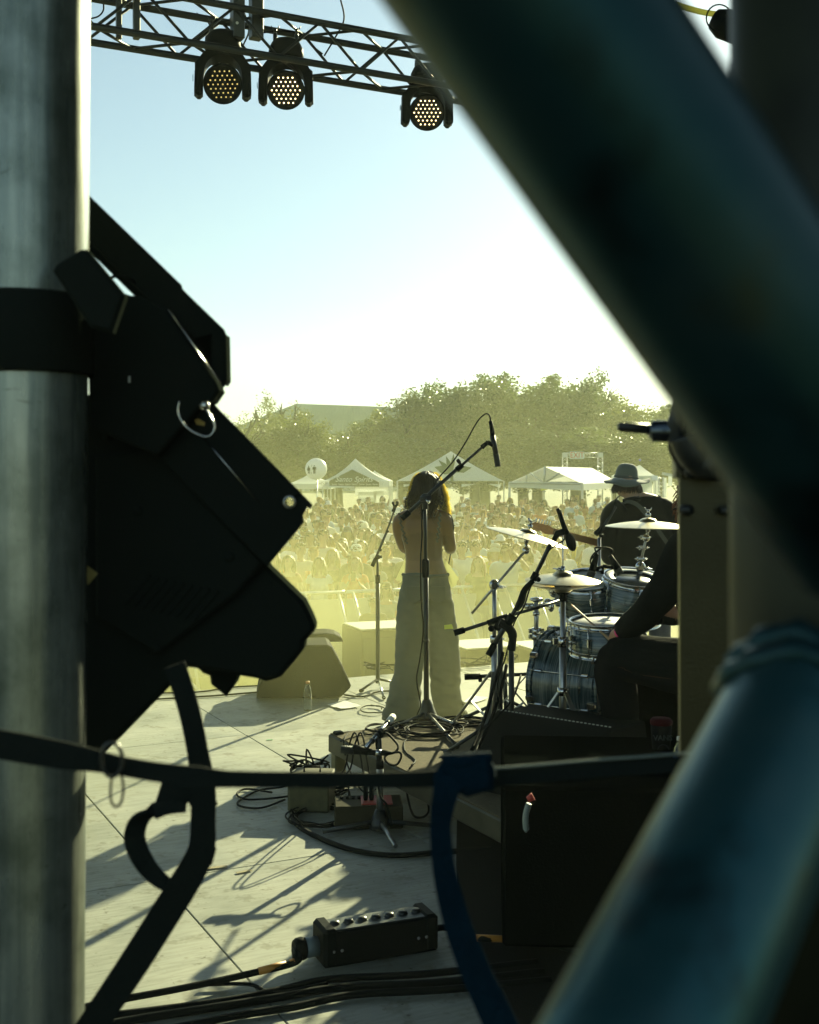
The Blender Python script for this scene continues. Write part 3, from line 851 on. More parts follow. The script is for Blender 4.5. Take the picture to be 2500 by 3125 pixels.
def human(female=False, arms=None, legs=None, vox=.03, head=(0, 0), detail=False, hand=True):
    """Figure 1.75 m tall at the origin facing -Y. arms: for each side list of shoulder offset joints."""
    k = .93 if female else 1.0
    sh = .165 * (.90 if female else 1.06)
    mb = MB()
    side = (1, 0, 0)
    hipw = .165 if female else .155
    mb.tube([(0, .01, .80), (0, .01, .88), (0, .005, .97), (0, 0, 1.07), (0, -.005, 1.18), (0, -.01, 1.28), (0, 0, 1.37), (0, .01, 1.43), (0, .012, 1.47)],
            [.10, hipw, hipw * .97, .128 if female else .145, .140 if female else .165, .152 if female else .182, .150 if female else .185, .11, .055],
            16, side=side, ratio=[.9, .66, .68, .70, .68, .66, .62, .62, .9])
    if female:
        for s in (-1, 1): mb.ball((s * .07, -.09, 1.26), (.062, .055, .065), 10, 8)
    mb.tube([(0, .012, 1.42), (0, .005, 1.50), (0, -.005, 1.57)], [.062 * k, .053 * k, .052 * k], 12)
    hc = V((0, -.012, 1.64)); hr = Matrix.Rotation(head[1], 3, 'Z') @ Matrix.Rotation(head[0], 3, 'X')
    H = lambda q: hc + hr @ V(q)
    mb.ball(hc, (.073, .092, .108), 18, 14, hr)
    mb.tube([H((0, -.01, -.02)), H((0, -.035, -.075)), H((0, -.052, -.105))], [.066, .052, .028], 12, side=hr @ V((1, 0, 0)), ratio=[1.1, 1.05, .9])
    mb.tube([H((0, -.085, .015)), H((0, -.105, -.018)), H((0, -.09, -.03))], [.010, .016, .010], 8)
    for s in (-1, 1): mb.ball(H((s * .074, .005, -.01)), (.012, .022, .032), 8, 6, hr)
    joints = []
    for i, s in enumerate((-1, 1)):
        S = V((s * sh, .008, 1.395))
        J = [S] + [V(q) for q in (arms[i] if arms else ((s * .245, .03, 1.12), (s * .25, -.05, .88)))]
        el, wr = J[1], J[2]
        pts = [V((s * sh * .55, .006, 1.40)), S, S.lerp(el, .5), el, el.lerp(wr, .35), wr]
        rr = [.062 * k, .058 * k, .048 * k, .040 * k, .042 * k, .028 * k]
        mb.tube(spline(pts, 3), [rr[min(j // 3, 5)] + (rr[min(j // 3 + 1, 5)] - rr[min(j // 3, 5)]) * (j % 3) / 3 for j in range(16)], 10)
        if hand:
            d = (wr - el).normalized()
            hd = V(arms[i][2]) - wr if arms and len(arms[i]) > 2 else d * .1
            hd = hd.normalized()
            up = V((0, 0, 1)) if abs(hd.z) < .8 else V((0, -1, 0))
            sd = hd.cross(up).normalized()
            mb.tube([wr - d * .01, wr + hd * .05, wr + hd * .09], [.026, .036, .030], 10, side=up, ratio=[.8, .5, .5])
            for f_ in range(4):
                a = wr + hd * .085 + up * (.024 - .016 * f_); ln = (.062, .072, .066, .05)[f_]
                b = a + hd * ln * .55 - sd * .008 * s; mb.tube([a - hd * .02, b, b + (hd - sd * .7 * s).normalized() * ln * .5], [.0095, .009, .0075], 6)
            a = wr + hd * .03 + up * .03
            mb.tube([a, a + (hd + up * .8).normalized() * .035, a + (hd + up * .8).normalized() * .035 + hd * .03], [.012, .011, .009], 6)
        joints.append(J)
    for i, s in enumerate((-1, 1)):
        L = legs[i] if legs else ((s * .09, 0, .90), (s * .10, -.015, .48), (s * .10, .02, .08), (s * .115, -.15, .03))
        L = [V(q) for q in L]
        mb.tube(spline([L[0], L[0].lerp(L[1], .5), L[1], L[1].lerp(L[2], .35), L[2]], 3), [.092, .088, .082, .074, .066, .060, .054, .055, .054, .052, .046, .040, .036], 12)
        mb.tube([L[2] + V((0, .04, -.03)), L[2] + V((0, 0, -.03)), L[2].lerp(L[3], .6) - V((0, 0, .02)), L[3]], [.035, .042, .042, .03], 10, ratio=.75)
    me = fuse(mb, vox)
    return me, joints, hc, hr

M_skin = [pm('skin_light', (.46, .30, .20), .5, spec=.4, trans=.06, sheen=.35), pm('skin_tan', (.34, .20, .12), .5, trans=.06), pm('skin_brown', (.16, .09, .055), .5)]
def cloth(nm, c): return pm(nm, c, .9, bump=(12, .4), trans=.12, spec=.15, sheen=.5)
SHIRTS = [('white', cloth('white_cotton', (.74, .75, .71))), ('black', cloth('black_cotton', (.03, .032, .03))), ('pale blue', cloth('pale_blue_cotton', (.36, .46, .55))), ('olive', cloth('olive_cotton', (.13, .14, .06))),
          ('orange', cloth('orange_cotton', (.58, .20, .05))), ('grey', cloth('grey_cotton', (.28, .29, .28))), ('yellow', cloth('yellow_cotton', (.62, .48, .08))), ('cream', cloth('cream_cotton', (.62, .58, .45))), ('dark blue', cloth('navy_cotton', (.04, .055, .11))), ('red brown', cloth('rust_cotton', (.30, .09, .05)))]
TROUS = [cloth('denim', (.13, .18, .25)), cloth('dark_denim', (.05, .06, .09)), cloth('khaki', (.34, .29, .19)), cloth('black_trousers', (.03, .03, .03))]
def hairm(nm, c): return pm(nm, c, .45, var=(60, .6), stretch=(1, 1, .2), bump=(90, .8), trans=.35, spec=.3, sheen=.6)
HAIRS = [('brown', hairm('brown_hair', (.10, .055, .022))), ('black', hairm('black_hair', (.028, .022, .016))), ('blond', hairm('blond_hair', (.42, .27, .09))), ('auburn', hairm('auburn_hair', (.22, .085, .025)))]
M_eye = pm('dark_eye', (.02, .02, .02), .25)

def hair_mesh(me, hc, hr, long_, seed):
    rnd = random.Random(seed); inv = hr.inverted()
    def pred(c):
        q = inv @ (c - hc)
        return q.length < .16 and (q.z > .045 or (q.y > -.005 and q.z > -.07) ) and q.z > -.09 and not (q.y < -.055 and q.z < .055)
    sh_ = shell(me, pred, lambda c: .018 + .010 * mnoise.noise(c * 30), 'hair')
    mb = MB()
    mb.add([v.co.copy() for v in sh_.vertices], [list(p.vertices) for p in sh_.polygons], True)
    bpy.data.meshes.remove(sh_)
    n = 70 if long_ else 36
    for k in range(n):
        a = rnd.uniform(-.35, math.pi + .35) if long_ else rnd.uniform(0, 2 * math.pi)
        z0 = rnd.uniform(-.02, .09) if long_ else rnd.uniform(.03, .10)
        rr = .086 * math.sqrt(max(1 - (z0 / .125) ** 2, .05)); d = V((math.cos(a) * rr * .95, math.sin(a) * rr * 1.1, z0))
        p0 = hc + hr @ d
        if long_:
            ln = rnd.uniform(.20, .33) if long_ == 1 else rnd.uniform(.12, .2)
            p1 = p0 + hr @ V((d.x * .45, d.y * .3 + .01, -ln * .45)); p2 = p0 + hr @ V((d.x * .35 + rnd.uniform(-.02, .02), d.y * .25 + .015, -ln))
            mb.tube([p0, p1, p2], [.018, .021, .006], 5)
        else:
            o_ = hr @ V((d.x * .25 + rnd.uniform(-.02, .02), d.y * .2 + rnd.uniform(-.02, .02), rnd.uniform(-.01, .03))); mb.tube([p0, p0 + o_], [.015, .004], 5)
    return mb.mesh('hair')
def hat_mesh(hc, hr, kind):
    mb = MB(); o = hc + hr @ V((0, .006, .035)); ax = hr @ V((0, .05, 1))
    prof = [(0, .098), (.045, .092), (.075, .070), (.088, .035), (.092, 0)]
    if kind == 'bucket': prof += [(.125, -.035), (.150, -.05), (.147, -.056), (.09, -.012)]
    mb.lathe(prof, o, ax, 20)
    if kind == 'cap':
        n = 9
        top = [o + hr @ V((.085 * math.sin(a), -.088 * math.cos(a), .0)) for a in [R(-62 + 124 * i / (n - 1)) for i in range(n)]]
        out_ = [o + hr @ V((.072 * math.sin(a), -.088 - .085 * math.cos(a) ** .7, -.012)) for a in [R(-62 + 124 * i / (n - 1)) for i in range(n)]]
        vv = top + out_ + [p - Z * .006 for p in top + out_]
        ff = [(i, i + 1, n + i + 1, n + i) for i in range(n - 1)] + [(2 * n + i, 3 * n + i, 3 * n + i + 1, 2 * n + i + 1) for i in range(n - 1)] + [(n + i, n + i + 1, 3 * n + i + 1, 3 * n + i) for i in range(n - 1)]
        mb.add(vv, ff, True)
    return mb.mesh('hat')
ARMS = {
    'down': None,
    'crossed': (((-.25, .0, 1.12), (-.03, -.16, 1.10), (.09, -.17, 1.12)), ((.25, .0, 1.12), (.03, -.18, 1.14), (-.09, -.17, 1.15))),
    'raised': (((-.30, -.06, 1.55), (-.24, -.12, 1.80), (-.22, -.13, 1.92)), ((.245, .03, 1.12), (.25, -.05, .88), (.25, -.08, .78))),
    'shading': (((-.245, .03, 1.12), (-.25, -.05, .88), (-.25, -.08, .78)), ((.34, -.08, 1.36), (.15, -.17, 1.60), (.04, -.16, 1.68))),
    'phone': (((-.24, -.05, 1.14), (-.10, -.30, 1.32), (-.07, -.33, 1.43)), ((.24, -.05, 1.14), (.10, -.30, 1.32), (.07, -.33, 1.43))),
    'holding': (((-.245, .03, 1.12), (-.25, -.05, .88), (-.25, -.08, .78)), ((.25, .0, 1.12), (.19, -.24, 1.20), (.17, -.30, 1.27))),
}
PROTO = {}
def proto(female, pose, vox):
    key = (female, pose, vox)
    if key in PROTO: return PROTO[key]
    me, J, hc, hr = human(female, ARMS[pose], vox=vox, head=(R(-4), R({'down': 8, 'crossed': -10, 'raised': 0, 'shading': 12, 'phone': 0, 'holding': -14}[pose])))
    def arm_part(c, a, b): return min(seg_dist(c, J[0][a], J[0][b]), seg_dist(c, J[1][a], J[1][b]))
    def is_shirt(c):
        up, fo = arm_part(c, 0, 1), arm_part(c, 1, 2)
        if fo < .062 and fo < up + .004: return False
        if up < .075 and not (abs(c.x) < .13 and c.z < 1.3):
            t = min((c - J[0][0]).length if c.x < 0 else 9, (c - J[1][0]).length if c.x > 0 else 9)
            return t < (.10 if female else .22)
        return .92 < c.z < (1.40 if female else 1.455) and abs(c.x) < .24 and (c.z < 1.38 or Vector((c.x, c.y - .01)).length > .066)
    def is_trous(c):
        return .06 < c.z < .97 and arm_part(c, 1, 2) > .06 and (c - J[0][2]).length > .13 and (c - J[1][2]).length > .13 and abs(c.x) < .24
    def wr(c): return .016 + .010 * mnoise.noise(c * 9)
    shirt = shell(me, is_shirt, wr, 'shirt')
    tr = shell(me, is_trous, lambda c: .014 + .008 * mnoise.noise(c * 8), 'trousers')
    ey = MB()
    for s in (-1, 1): ey.ball(hc + hr @ V((s * .03, -.083, .012)), (.011, .006, .006), 8, 6, hr)
    PROTO[key] = dict(body=me, shirt=shirt, trousers=tr, eyes=ey.mesh('eyes'), hair=[hair_mesh(me, hc, hr, 0, 3), hair_mesh(me, hc, hr, 1, 4), hair_mesh(me, hc, hr, 2, 5)], cap=hat_mesh(hc, hr, 'cap'), bucket=hat_mesh(hc, hr, 'bucket'), hc=hc, hr=hr)
    for q in ('body', 'shirt', 'trousers', 'eyes', 'cap', 'bucket'): PROTO[key][q].materials.append(M_skin[0])
    for h in PROTO[key]['hair']: h.materials.append(HAIRS[0][1])
    return PROTO[key]
def wear(name, me, mat, parent):
    o = bpy.data.objects.new(name, me); sc.collection.objects.link(o); o.parent = parent
    o.material_slots[0].link = 'OBJECT'; o.material_slots[0].material = mat
    return o
M_glass_dark = pm('sunglass_lens', (.015, .015, .015), .15)
def crowd_person(x, y, rnd, near, label_place, spec=None):
    spec = spec or {}
    female = spec.get('female', rnd.random() < .52)
    pose = spec.get('pose', rnd.choices(list(ARMS), [5, 1.6, .9, .8, 1.2, 1.6])[0])
    P = proto(female, pose, .024 if near else .036)
    sn, sm = SHIRTS[spec['shirt']] if 'shirt' in spec else rnd.choices(SHIRTS, [4.2, 2.6, 1.9, 1.0, 1.2, 1.2, .9, 1.1, 1.2, 1.0])[0]
    hn, hm = HAIRS[spec['hair']] if 'hair' in spec else rnd.choices(HAIRS, [4, 2, 2, 1])[0]
    style = spec.get('style', rnd.choice([1, 1, 2, 1, 'cap', 0, 'bucket']) if female else rnd.choice([0, 0, 0, 'cap', 0, 2]))
    t = thing('person', '', 'person', (x, y, GZ), 'people in the crowd')
    h = spec.get('h', rnd.gauss(.95 if female else 1.01, .035))
    t.scale = (h, h, h)
    t.rotation_euler = (0, 0, -math.atan2(x - .3, y) * .9 + rnd.gauss(0, .28))
    wear('body', P['body'], rnd.choices(M_skin, [6, 3, 1.2])[0], t)
    wear('shirt', P['shirt'], sm, t)
    wear('trousers', P['trousers'], rnd.choice(TROUS), t)
    hs = {0: 'short', 1: 'long', 2: 'chin length'}
    if style in (0, 1, 2):
        wear('hair', P['hair'][style], hm, t); desc = f'{hs[style]} {hn} hair'
    else:
        cn, cmat = rnd.choice([SHIRTS[0], SHIRTS[1], SHIRTS[8], SHIRTS[0], SHIRTS[7]]) if 'hat' not in spec else SHIRTS[spec['hat']]
        wear('hair', P['hair'][2 if female else 0], hm, t); hh = wear('hat', P[style], cmat, t); desc = f'{cn} {"cap" if style == "cap" else "bucket hat"}'
    if near: wear('eyes', P['eyes'], M_eye, t)
    pz = {'down': '', 'crossed': ', arms crossed', 'raised': ', arm raised', 'shading': ', shading eyes', 'phone': ', holding phone', 'holding': ', holding drink'}[pose]
    lab_ = f'person in {sn} top with {desc}{pz} {label_place}'
    t['label'] = lab_ if len(lab_.split()) <= 16 else lab_.replace(' top with', ' with').replace('chin length', 'bobbed')
    if pose in ('phone', 'holding'):
        key = 'ph' + pose
        if key not in PROTO:
            mb = MB()
            if pose == 'phone': mb.box((0, -.345, 1.45), (.075, .010, .15), bev=.006)
            else: mb.lathe([(0, 0), (.032, 0), (.042, .13), (.038, .13), (.03, .01)], (.145, -.33, 1.20), seg=14)
            PROTO[key] = mb.mesh('cup'); PROTO[key].materials.append(M_black)
        c = bpy.data.objects.new('phone' if pose == 'phone' else 'drink_cup', PROTO[key]); sc.collection.objects.link(c)
        c.matrix_world = Matrix.Translation(t.location) @ t.rotation_euler.to_matrix().to_4x4() @ Matrix.Scale(h, 4)
        c.material_slots[0].link = 'OBJECT'; c.material_slots[0].material = M_black if pose == 'phone' else rnd.choice([M_white, SHIRTS[4][1], SHIRTS[6][1]])
        tag(c, ('dark phone' if pose == 'phone' else 'drink cup') + f' of the person in {sn} {label_place}', 'phone' if pose == 'phone' else 'cup', 'things held up in the crowd')
    return t

def zone(px, Y):
    row = 'in front' if Y < 23 else 'midway' if Y < 34 else 'far back' if Y < 48 else 'by the tents'
    col = ('beside stage light' if px < 930 else 'below balloon' if px < 1010 else 'below banner tent' if px < 1110 else 'near left stand' if px < 1215 else 'behind singer' if px < 1375
           else 'right of singer' if px < 1480 else 'behind left cymbal' if px < 1620 else 'behind guitar neck' if px < 1760 else 'left of guitarist' if px < 1870 else 'behind guitarist')
    return f'{row} {col}'
rnd = random.Random(42)
spots = []
# people the photograph shows large, at the barrier
for (px, py, Y, sp) in (
    (917, 1668, 18.6, dict(female=False, pose='holding', shirt=7, hair=0, style=0, h=1.0)),
    (898, 1640, 20.2, dict(female=False, pose='down', shirt=0, hair=1, style='cap', hat=5, h=1.03)),
    (1015, 1695, 18.4, dict(female=True, pose='down', shirt=1, hair=2, style=1, h=.95)),
    (1088, 1688, 18.2, dict(female=False, pose='down', shirt=1, hair=0, style='cap', hat=0, h=.99)),
    (1000, 1630, 21.0, dict(female=False, pose='shading', shirt=2, hair=2, style=2, h=1.0)),
    (1410, 1668, 19.0, dict(female=False, pose='down', shirt=0, hair=1, style=0, h=1.0)),
    (1450, 1672, 19.2, dict(female=False, pose='crossed', shirt=0, hair=0, style=0, h=1.0)),
    (1512, 1690, 19.0, dict(female=True, pose='down', shirt=6, hair=2, style='bucket', hat=7, h=.97)),
    (1605, 1696, 19.2, dict(female=True, pose='down', shirt=7, hair=0, style=1, h=.96)),
    (1668, 1706, 19.5, dict(female=False, pose='down', shirt=0, hair=1, style='cap', hat=1, h=.97)),
    (1190, 1690, 19.6, dict(female=False, pose='raised', shirt=0, hair=1, style=0, h=.98)),
    (835, 1700, 18.3, dict(female=True, pose='down', shirt=4, hair=3, style=1, h=.95)),
    (1730, 1513, 45.0, dict(female=False, pose='down', shirt=0, hair=1, style=0, h=1.03)),
    (1757, 1516, 45.0, dict(female=False, pose='down', shirt=3, hair=1, style=0, h=1.0)),
    (1818, 1511, 45.5, dict(female=False, pose='down', shirt=2, hair=0, style=0, h=1.03)),
    (1622, 1515, 46.0, dict(female=False, pose='down', shirt=2, hair=0, style=0, h=1.0)),
    (1603, 1507, 47.0, dict(female=False, pose='down', shirt=5, hair=0, style=0, h=1.03)),
    (980, 1507, 50.0, dict(female=True, pose='crossed', shirt=1, hair=2, style=1, h=1.0)),
    (1022, 1512, 48.0, dict(female=True, pose='shading', shirt=7, hair=2, style=1, h=.98)),
    (1123, 1507, 48.0, dict(female=False, pose='down', shirt=5, hair=0, style=0, h=1.0)),
):
    spots.append((at(px, 1500, Y).x, Y, sp))
for (px, Y, sp) in ((1178, 15.6, dict(female=True, pose='crossed', shirt=5, hair=0, style='cap', hat=1, h=.80)), (1140, 15.2, dict(female=False, pose='down', shirt=1, hair=1, style=0, h=.72)), (1085, 17.9, dict(female=True, pose='phone', shirt=4, hair=3, style=2, h=.9)), (975, 17.9, dict(female=True, pose='down', shirt=2, hair=0, style=1, h=.9)), (1545, 18.4, dict(female=False, pose='shading', shirt=2, hair=0, style=0, h=1)), (1690, 18.9, dict(female=True, pose='down', shirt=1, hair=2, style=1, h=.94)), (1460, 18.1, dict(female=True, pose='holding', shirt=3, hair=3, style=1, h=.9)), (880, 17.8, dict(female=True, pose='raised', shirt=9, hair=1, style=2, h=.92))):
    spots.append((at(px, 1500, Y).x, Y, sp))
y = 18.6
while y < 60 and len(spots) < 320:
    dens = .62 + (y - 18) * .012 if y < 36 else .95 + (y - 36) * .025
    xl, xr = (800 - CX) / F * y, (2080 - CX) / F * y
    x = xl + rnd.uniform(0, dens)
    while x < xr:
        px = x / y * F + CX; yy = y + rnd.uniform(-.25, .25) + (x * .30 if y < 24 else 0)
        ok = all((x - a) ** 2 + (yy - b) ** 2 > .19 for a, b, _ in spots) and yy > 18.0 + x * .38
        if 1215 < px < 1385 and y > 21 and rnd.random() < .75: ok = False     # hidden by the singer
        if px > 1860 and rnd.random() < .75: ok = False
        if 34 < y < 44 and 1690 < px < 1900 and rnd.random() < .8: ok = False   # open grass
        if y > 44 and rnd.random() < .30: ok = False
        if px < 930 and px < 905 - (y - 20) * 1.2 and rnd.random() < .7: ok = False
        if ok: spots.append((x, yy, None))
        x += dens * rnd.uniform(.85, 1.35)
    y += .62 + (y - 18) * .022
for (x, y, sp) in spots[:300]:
    crowd_person(x, y, rnd, y < 23, zone(x / y * F + CX, y), sp)
print('crowd', len(spots))
# ------------------------------------------------------------------ singer
SY = 8.0
def S(px, py, dy=0.0): return at(px, py, SY) + V((0, dy, 0))
sx0 = at(1300, 1, SY).x
singer = thing('person', 'woman singer seen from behind with shoulder length backlit hair, bare back and wide pale jeans', 'person', (sx0, SY, 0))
mb = MB()
sc_ = F / SY
def ring(y, l, r): return V(((l + r) / 2 / 1, y, (r - l) / 2))
rows = [(1790, 1236, 1366), (1755, 1233, 1366), (1730, 1236, 1357), (1707, 1238, 1351), (1678, 1236, 1350), (1645, 1228, 1352), (1612, 1222, 1352), (1585, 1220, 1354), (1570, 1236, 1340), (1562, 1256, 1322), (1550, 1276, 1320)]
rat = [.72, .72, .70, .68, .66, .64, .62, .56, .50, .60, .9]
pts = [S((l + r) / 2, y, .01 if 0 < i < 9 else .0) for i, (y, l, r) in enumerate(rows)]
mb.tube(pts, [(r - l) / 2 / sc_ for (y, l, r) in rows], 20, side=(1, 0, 0), ratio=rat)
for px in (1262, 1318): mb.ball(S(px, 1612, -.045), (.055, .03, .085), 12, 8)         # shoulder blades
mb.tube([S(1298, 1570, .0), S(1300, 1545, .01), S(1302, 1520, .02)], [.062, .054, .054], 12)
hc = S(1303, 1494, .03)
mb.ball(hc, (.074, .095, .112), 18, 14)
mb.tube([hc + V((0, .03, -.04)), hc + V((0, .06, -.10))], [.06, .03], 12)
mb.tube([hc + V((0, .085, .0)), hc + V((0, .105, -.03)), hc + V((0, .09, -.04))], [.01, .016, .01], 8)
def limb(mb, pts, rs, n=4, seg=12):
    sp = spline(pts, n); k = len(sp) - 1
    rr = []
    for i in range(len(sp)):
        t = i / k * (len(rs) - 1); j = min(int(t), len(rs) - 2); rr.append(rs[j] + (rs[j + 1] - rs[j]) * (t - j))
    mb.tube(sp, rr, seg)
def hand_grip(mb, wr, d, up, curl, s=1.0):
    """Palm and five bent fingers closing towards curl."""
    d, up, curl = V(d).normalized(), V(up).normalized(), V(curl).normalized()
    mb.tube([wr - d * .02, wr + d * .045 * s, wr + d * .085 * s], [.026 * s, .038 * s, .034 * s], 12, side=up, ratio=[.85, .55, .5])
    for k in range(4):
        a = wr + d * .08 * s + up * (.029 - .0195 * k) * s; ln = (.044, .049, .046, .037)[k] * s
        b = a + (d * .8 + curl * .6).normalized() * ln; c = b + (curl - d * .25).normalized() * ln * .75; e = c + (curl * .4 - d * .9).normalized() * ln * .5
        mb.tube([a - d * .02 * s, a, b, c, e], [.0105 * s, .0105 * s, .0098 * s, .009 * s, .0075 * s], 8)
    a = wr + d * .02 * s + up * .024 * s; b = a + (d * .6 + up * .5 + curl * .5).normalized() * .045 * s; c = b + (d * .5 + curl * .8).normalized() * .033 * s
    mb.tube([a, b, c], [.014 * s, .0115 * s, .009 * s], 8)
limb(mb, [S(1330, 1574, 0), S(1358, 1590, .005), S(1370, 1640, .03), S(1376, 1676, .06), S(1366, 1640, .20), S(1330, 1560, .31)], [.05, .055, .043, .041, .036, .026])
hand_grip(mb, S(1330, 1560, .31), (-.45, .3, .85), (0, 1, .2), (-1, 0, 0))
limb(mb, [S(1256, 1574, 0), S(1221, 1592, .012), S(1222, 1640, .08), S(1240, 1680, .20), S(1262, 1640, .26), S(1300, 1570, .33)], [.05, .052, .042, .040, .036, .026])
hand_grip(mb, S(1300, 1570, .33), (.3, .3, .9), (0, 1, .2), (1, 0, 0))
bod = fuse(mb, .0085, 6)
J = MB()
def ctube(rows_, ratio, dy):
    J.tube([S((l + r) / 2, y, dy(i)) for i, (y, l, r) in enumerate(rows_)], [(r - l) / 2 / sc_ for (y, l, r) in rows_], 24, side=(1, 0, 0), ratio=ratio)
# body is in world coordinates; shift to the root
def local(me, root): me.transform(Matrix.Translation(-V(root.location))); return me
top = shell(bod, lambda c: 1.10 < c.z < 1.30 - .25 * abs(c.x - sx0) and c.y < SY + .12 and abs(c.x - sx0) < .16, .005, 'sheer_top')
M_singer_skin = pm('warm_skin', (.22, .12, .042), .45, trans=.05, sheen=.6, var=(7, .85), bump=(160, .1))
link('body', local(bod, singer), M_singer_skin, singer)
m_sheer = pm('sheer_fabric', (.26, .25, .16), .7)
nt = m_sheer.node_tree; nt.nodes['Principled BSDF'].inputs['Alpha'].default_value = .12
link('sheer_top', local(top, singer), m_sheer, singer)
M_lace = pm('lace_strap', (.10, .10, .07), .7)
for (a, b, c) in (((1218, 1566), (1226, 1606), (1242, 1655)), ((1342, 1566), (1338, 1606), (1334, 1650))):
    mb = MB()
    for k in range(16):
        t = k / 15
        px = (1 - t) ** 2 * a[0] + 2 * t * (1 - t) * b[0] + t * t * c[0]; py = a[1] + (c[1] - a[1]) * t
        q = S(px + 3 * math.sin(k * 2.1), py, -.105 + .03 * abs(t - .5)); mb.ball(q, (.008, .006, .008), 6, 4)
        if k: mb.tube([prev, q], .003, 4)
        prev = q
    mb.build('lace_strap', M_lace, singer)
M_flap = pm('white_sheer_cloth', (.50, .50, .34), .7, trans=.5)
for poly in ([(1351, 1704), (1364, 1714), (1402, 1768), (1396, 1774), (1393, 1790), (1380, 1788), (1366, 1760)], [(1238, 1700), (1235, 1745), (1228, 1775), (1206, 1772), (1215, 1752), (1228, 1725)], [(1355, 1712), (1371, 1745), (1388, 1792), (1378, 1796), (1366, 1775)]):
    mb = MB(); mb.prism([((x - 1300) / sc_, (1700 - y) / sc_) for x, y in poly], S(1300, 1700, .03 + .02 * (len(poly) == 5)), (1, 0, 0), (0, 0, 1), (0, 1, 0), .004); mb.build('blouse_tail', M_flap, singer)
# jeans
J.tube([S(1299, 1752, .01), S(1299, 1785, .0), S(1299, 1830, 0)], [.150, .158, .165], 20, side=(1, 0, 0), ratio=[.74, .76, .70])
left = [(1780, 1230, 1305), (1800, 1223, 1304), (1850, 1215, 1300), (1904, 1209, 1298), (1970, 1206, 1295), (2032, 1203, 1292), (2070, 1197, 1290), (2094, 1184, 1288), (2110, 1186, 1288), (2143, 1177, 1286), (2175, 1166, 1288), (2205, 1158, 1287)]
right = [(1780, 1295, 1371), (1800, 1296, 1375), (1850, 1302, 1386), (1893, 1304, 1393), (1950, 1307, 1401), (1985, 1309, 1405), (2040, 1311, 1409), (2078, 1312, 1411), (2105, 1315, 1408), (2143, 1318, 1414), (2175, 1318, 1424), (2198, 1317, 1433)]
ctube(left, [.95 - .02 * i for i in range(12)], lambda i: .02 - .004 * i)
ctube(right, [.95 - .02 * i for i in range(12)], lambda i: .02 + .006 * i)
jn = fuse(J, .0105, 5)
for v in jn.vertices:
    c = v.co; low = max(0, min(1, (.40 - c.z) / .35))
    tw = c.x + .18 * (c.z - .5) * (1 if c.x > sx0 else -1)
    w_ = .013 * mnoise.noise(V((tw * 13, c.y * 8, c.z * 1.6))) + .026 * low * mnoise.noise(V((c.x * 6, c.y * 6, c.z * 19))) + .006 * mnoise.noise(V((c.x * 16, c.y * 16, c.z * 30)))
    v.co = c + v.normal * w_
jn.update()
M_jean = pm('pale_denim', (.075, .095, .09), .85, sheen=.1, var=(5, .72), bump=(220, .25))
jo = link('jeans', local(jn, singer), M_jean, singer)
mb = MB()
for (px, py, dx) in ((1262, 1800, 0), (1336, 1800, 0)):
    mb.box(S(px, py + 10, -.137), (.085, .006, .10), bev=.002)
mb.build('back_pocket', M_jean, jo) if False else None
for (px, py) in ((1262, 1806), (1336, 1806)):
    MB().prism([(-.045, .05), (.045, .05), (.043, -.04), (0, -.062), (-.043, -.04)], S(px, py, -.142), (1, 0, 0), (0, 0, 1), (0, 1, 0), .012).build('back_pocket', M_jean, jo)
MB().tube([S(1299 + 150 * .5 * math.cos(a) * .92, 1754, .012 + .118 * math.sin(a)) for a in [k * math.pi / 16 for k in range(32)]], .011, 6, closed=True).build('waistband', M_jean, jo)
MB().prism([(-.03, .012), (.02, .018), (.03, -.010), (-.028, -.014)], S(1368, 1906, -.13), (1, 0, 0), (0, 0, 1), (0, 1, 0), .006).build('yellow_patch', pm('lime_patch', (.40, .50, .04), .8), jo)
for s, px in ((-1, 1215), (1, 1380)):
    MB().tube([S(px, 2203, -.12), S(px, 2203, .02), S(px + 3 * s, 2206, .14)], [.04, .045, .04], 10, ratio=.6).build('shoe', M_rubber, singer)
# hair: a mass of strands over the scalp
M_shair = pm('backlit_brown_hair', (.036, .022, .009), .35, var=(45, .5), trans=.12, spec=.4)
rnd = random.Random(5)
def strands(n, hc, length, r0, dark, back=-1, wave=.016):
    mb = MB()
    for k in range(n):
        a = rnd.uniform(0, 2 * math.pi); u = rnd.random() ** .7
        z0 = .125 * (1 - u * .9); rr = math.sqrt(max(1 - (z0 / .128) ** 2, 0))
        d = V((math.cos(a), math.sin(a) * 1.15, 0))
        if d.x > .60 and z0 < .10 and rnd.random() < .85: continue
        if d.y * -back < -.55 and z0 < .06: continue          # the face stays free
        p0 = hc + V((d.x * .078 * rr, d.y * .086 * rr, z0))
        ln = length * rnd.uniform(.75, 1.12) + (.06 if abs(d.x) < .35 and d.y < 0 else 0)
        w = rnd.uniform(.088, .128); ph = rnd.uniform(0, 6.28)
        pts = [p0, hc + V((d.x * .092, d.y * .100, z0 * .55 + .01)), hc + V((d.x * w, d.y * w, -.03))]
        zb = hc.z - .03; m = 5
        for j in range(1, m + 1):
            t = j / m; fl = w + .024 * t * rnd.uniform(.2, 1.3)
            pts.append(V((hc.x + d.x * fl + wave * math.sin(ph + t * 7) * t, hc.y + d.y * fl * .9 + wave * .7 * math.cos(ph + t * 6) * t, zb - (ln - .10) * t + .02 * (t == 1) * rnd.random())))
        sp = spline(pts, 2); n_ = len(sp) - 1
        mb.tube(sp, [r0 * (1 - .75 * (i / n_) ** 3) for i in range(n_ + 1)], 3, caps=False)
    return mb
hm = strands(1500, hc, .205, .0030, True)
hm.ball(hc + V((-.006, -.010, .012)), (.078, .096, .114), 18, 14)
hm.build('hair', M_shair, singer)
fm = MB()
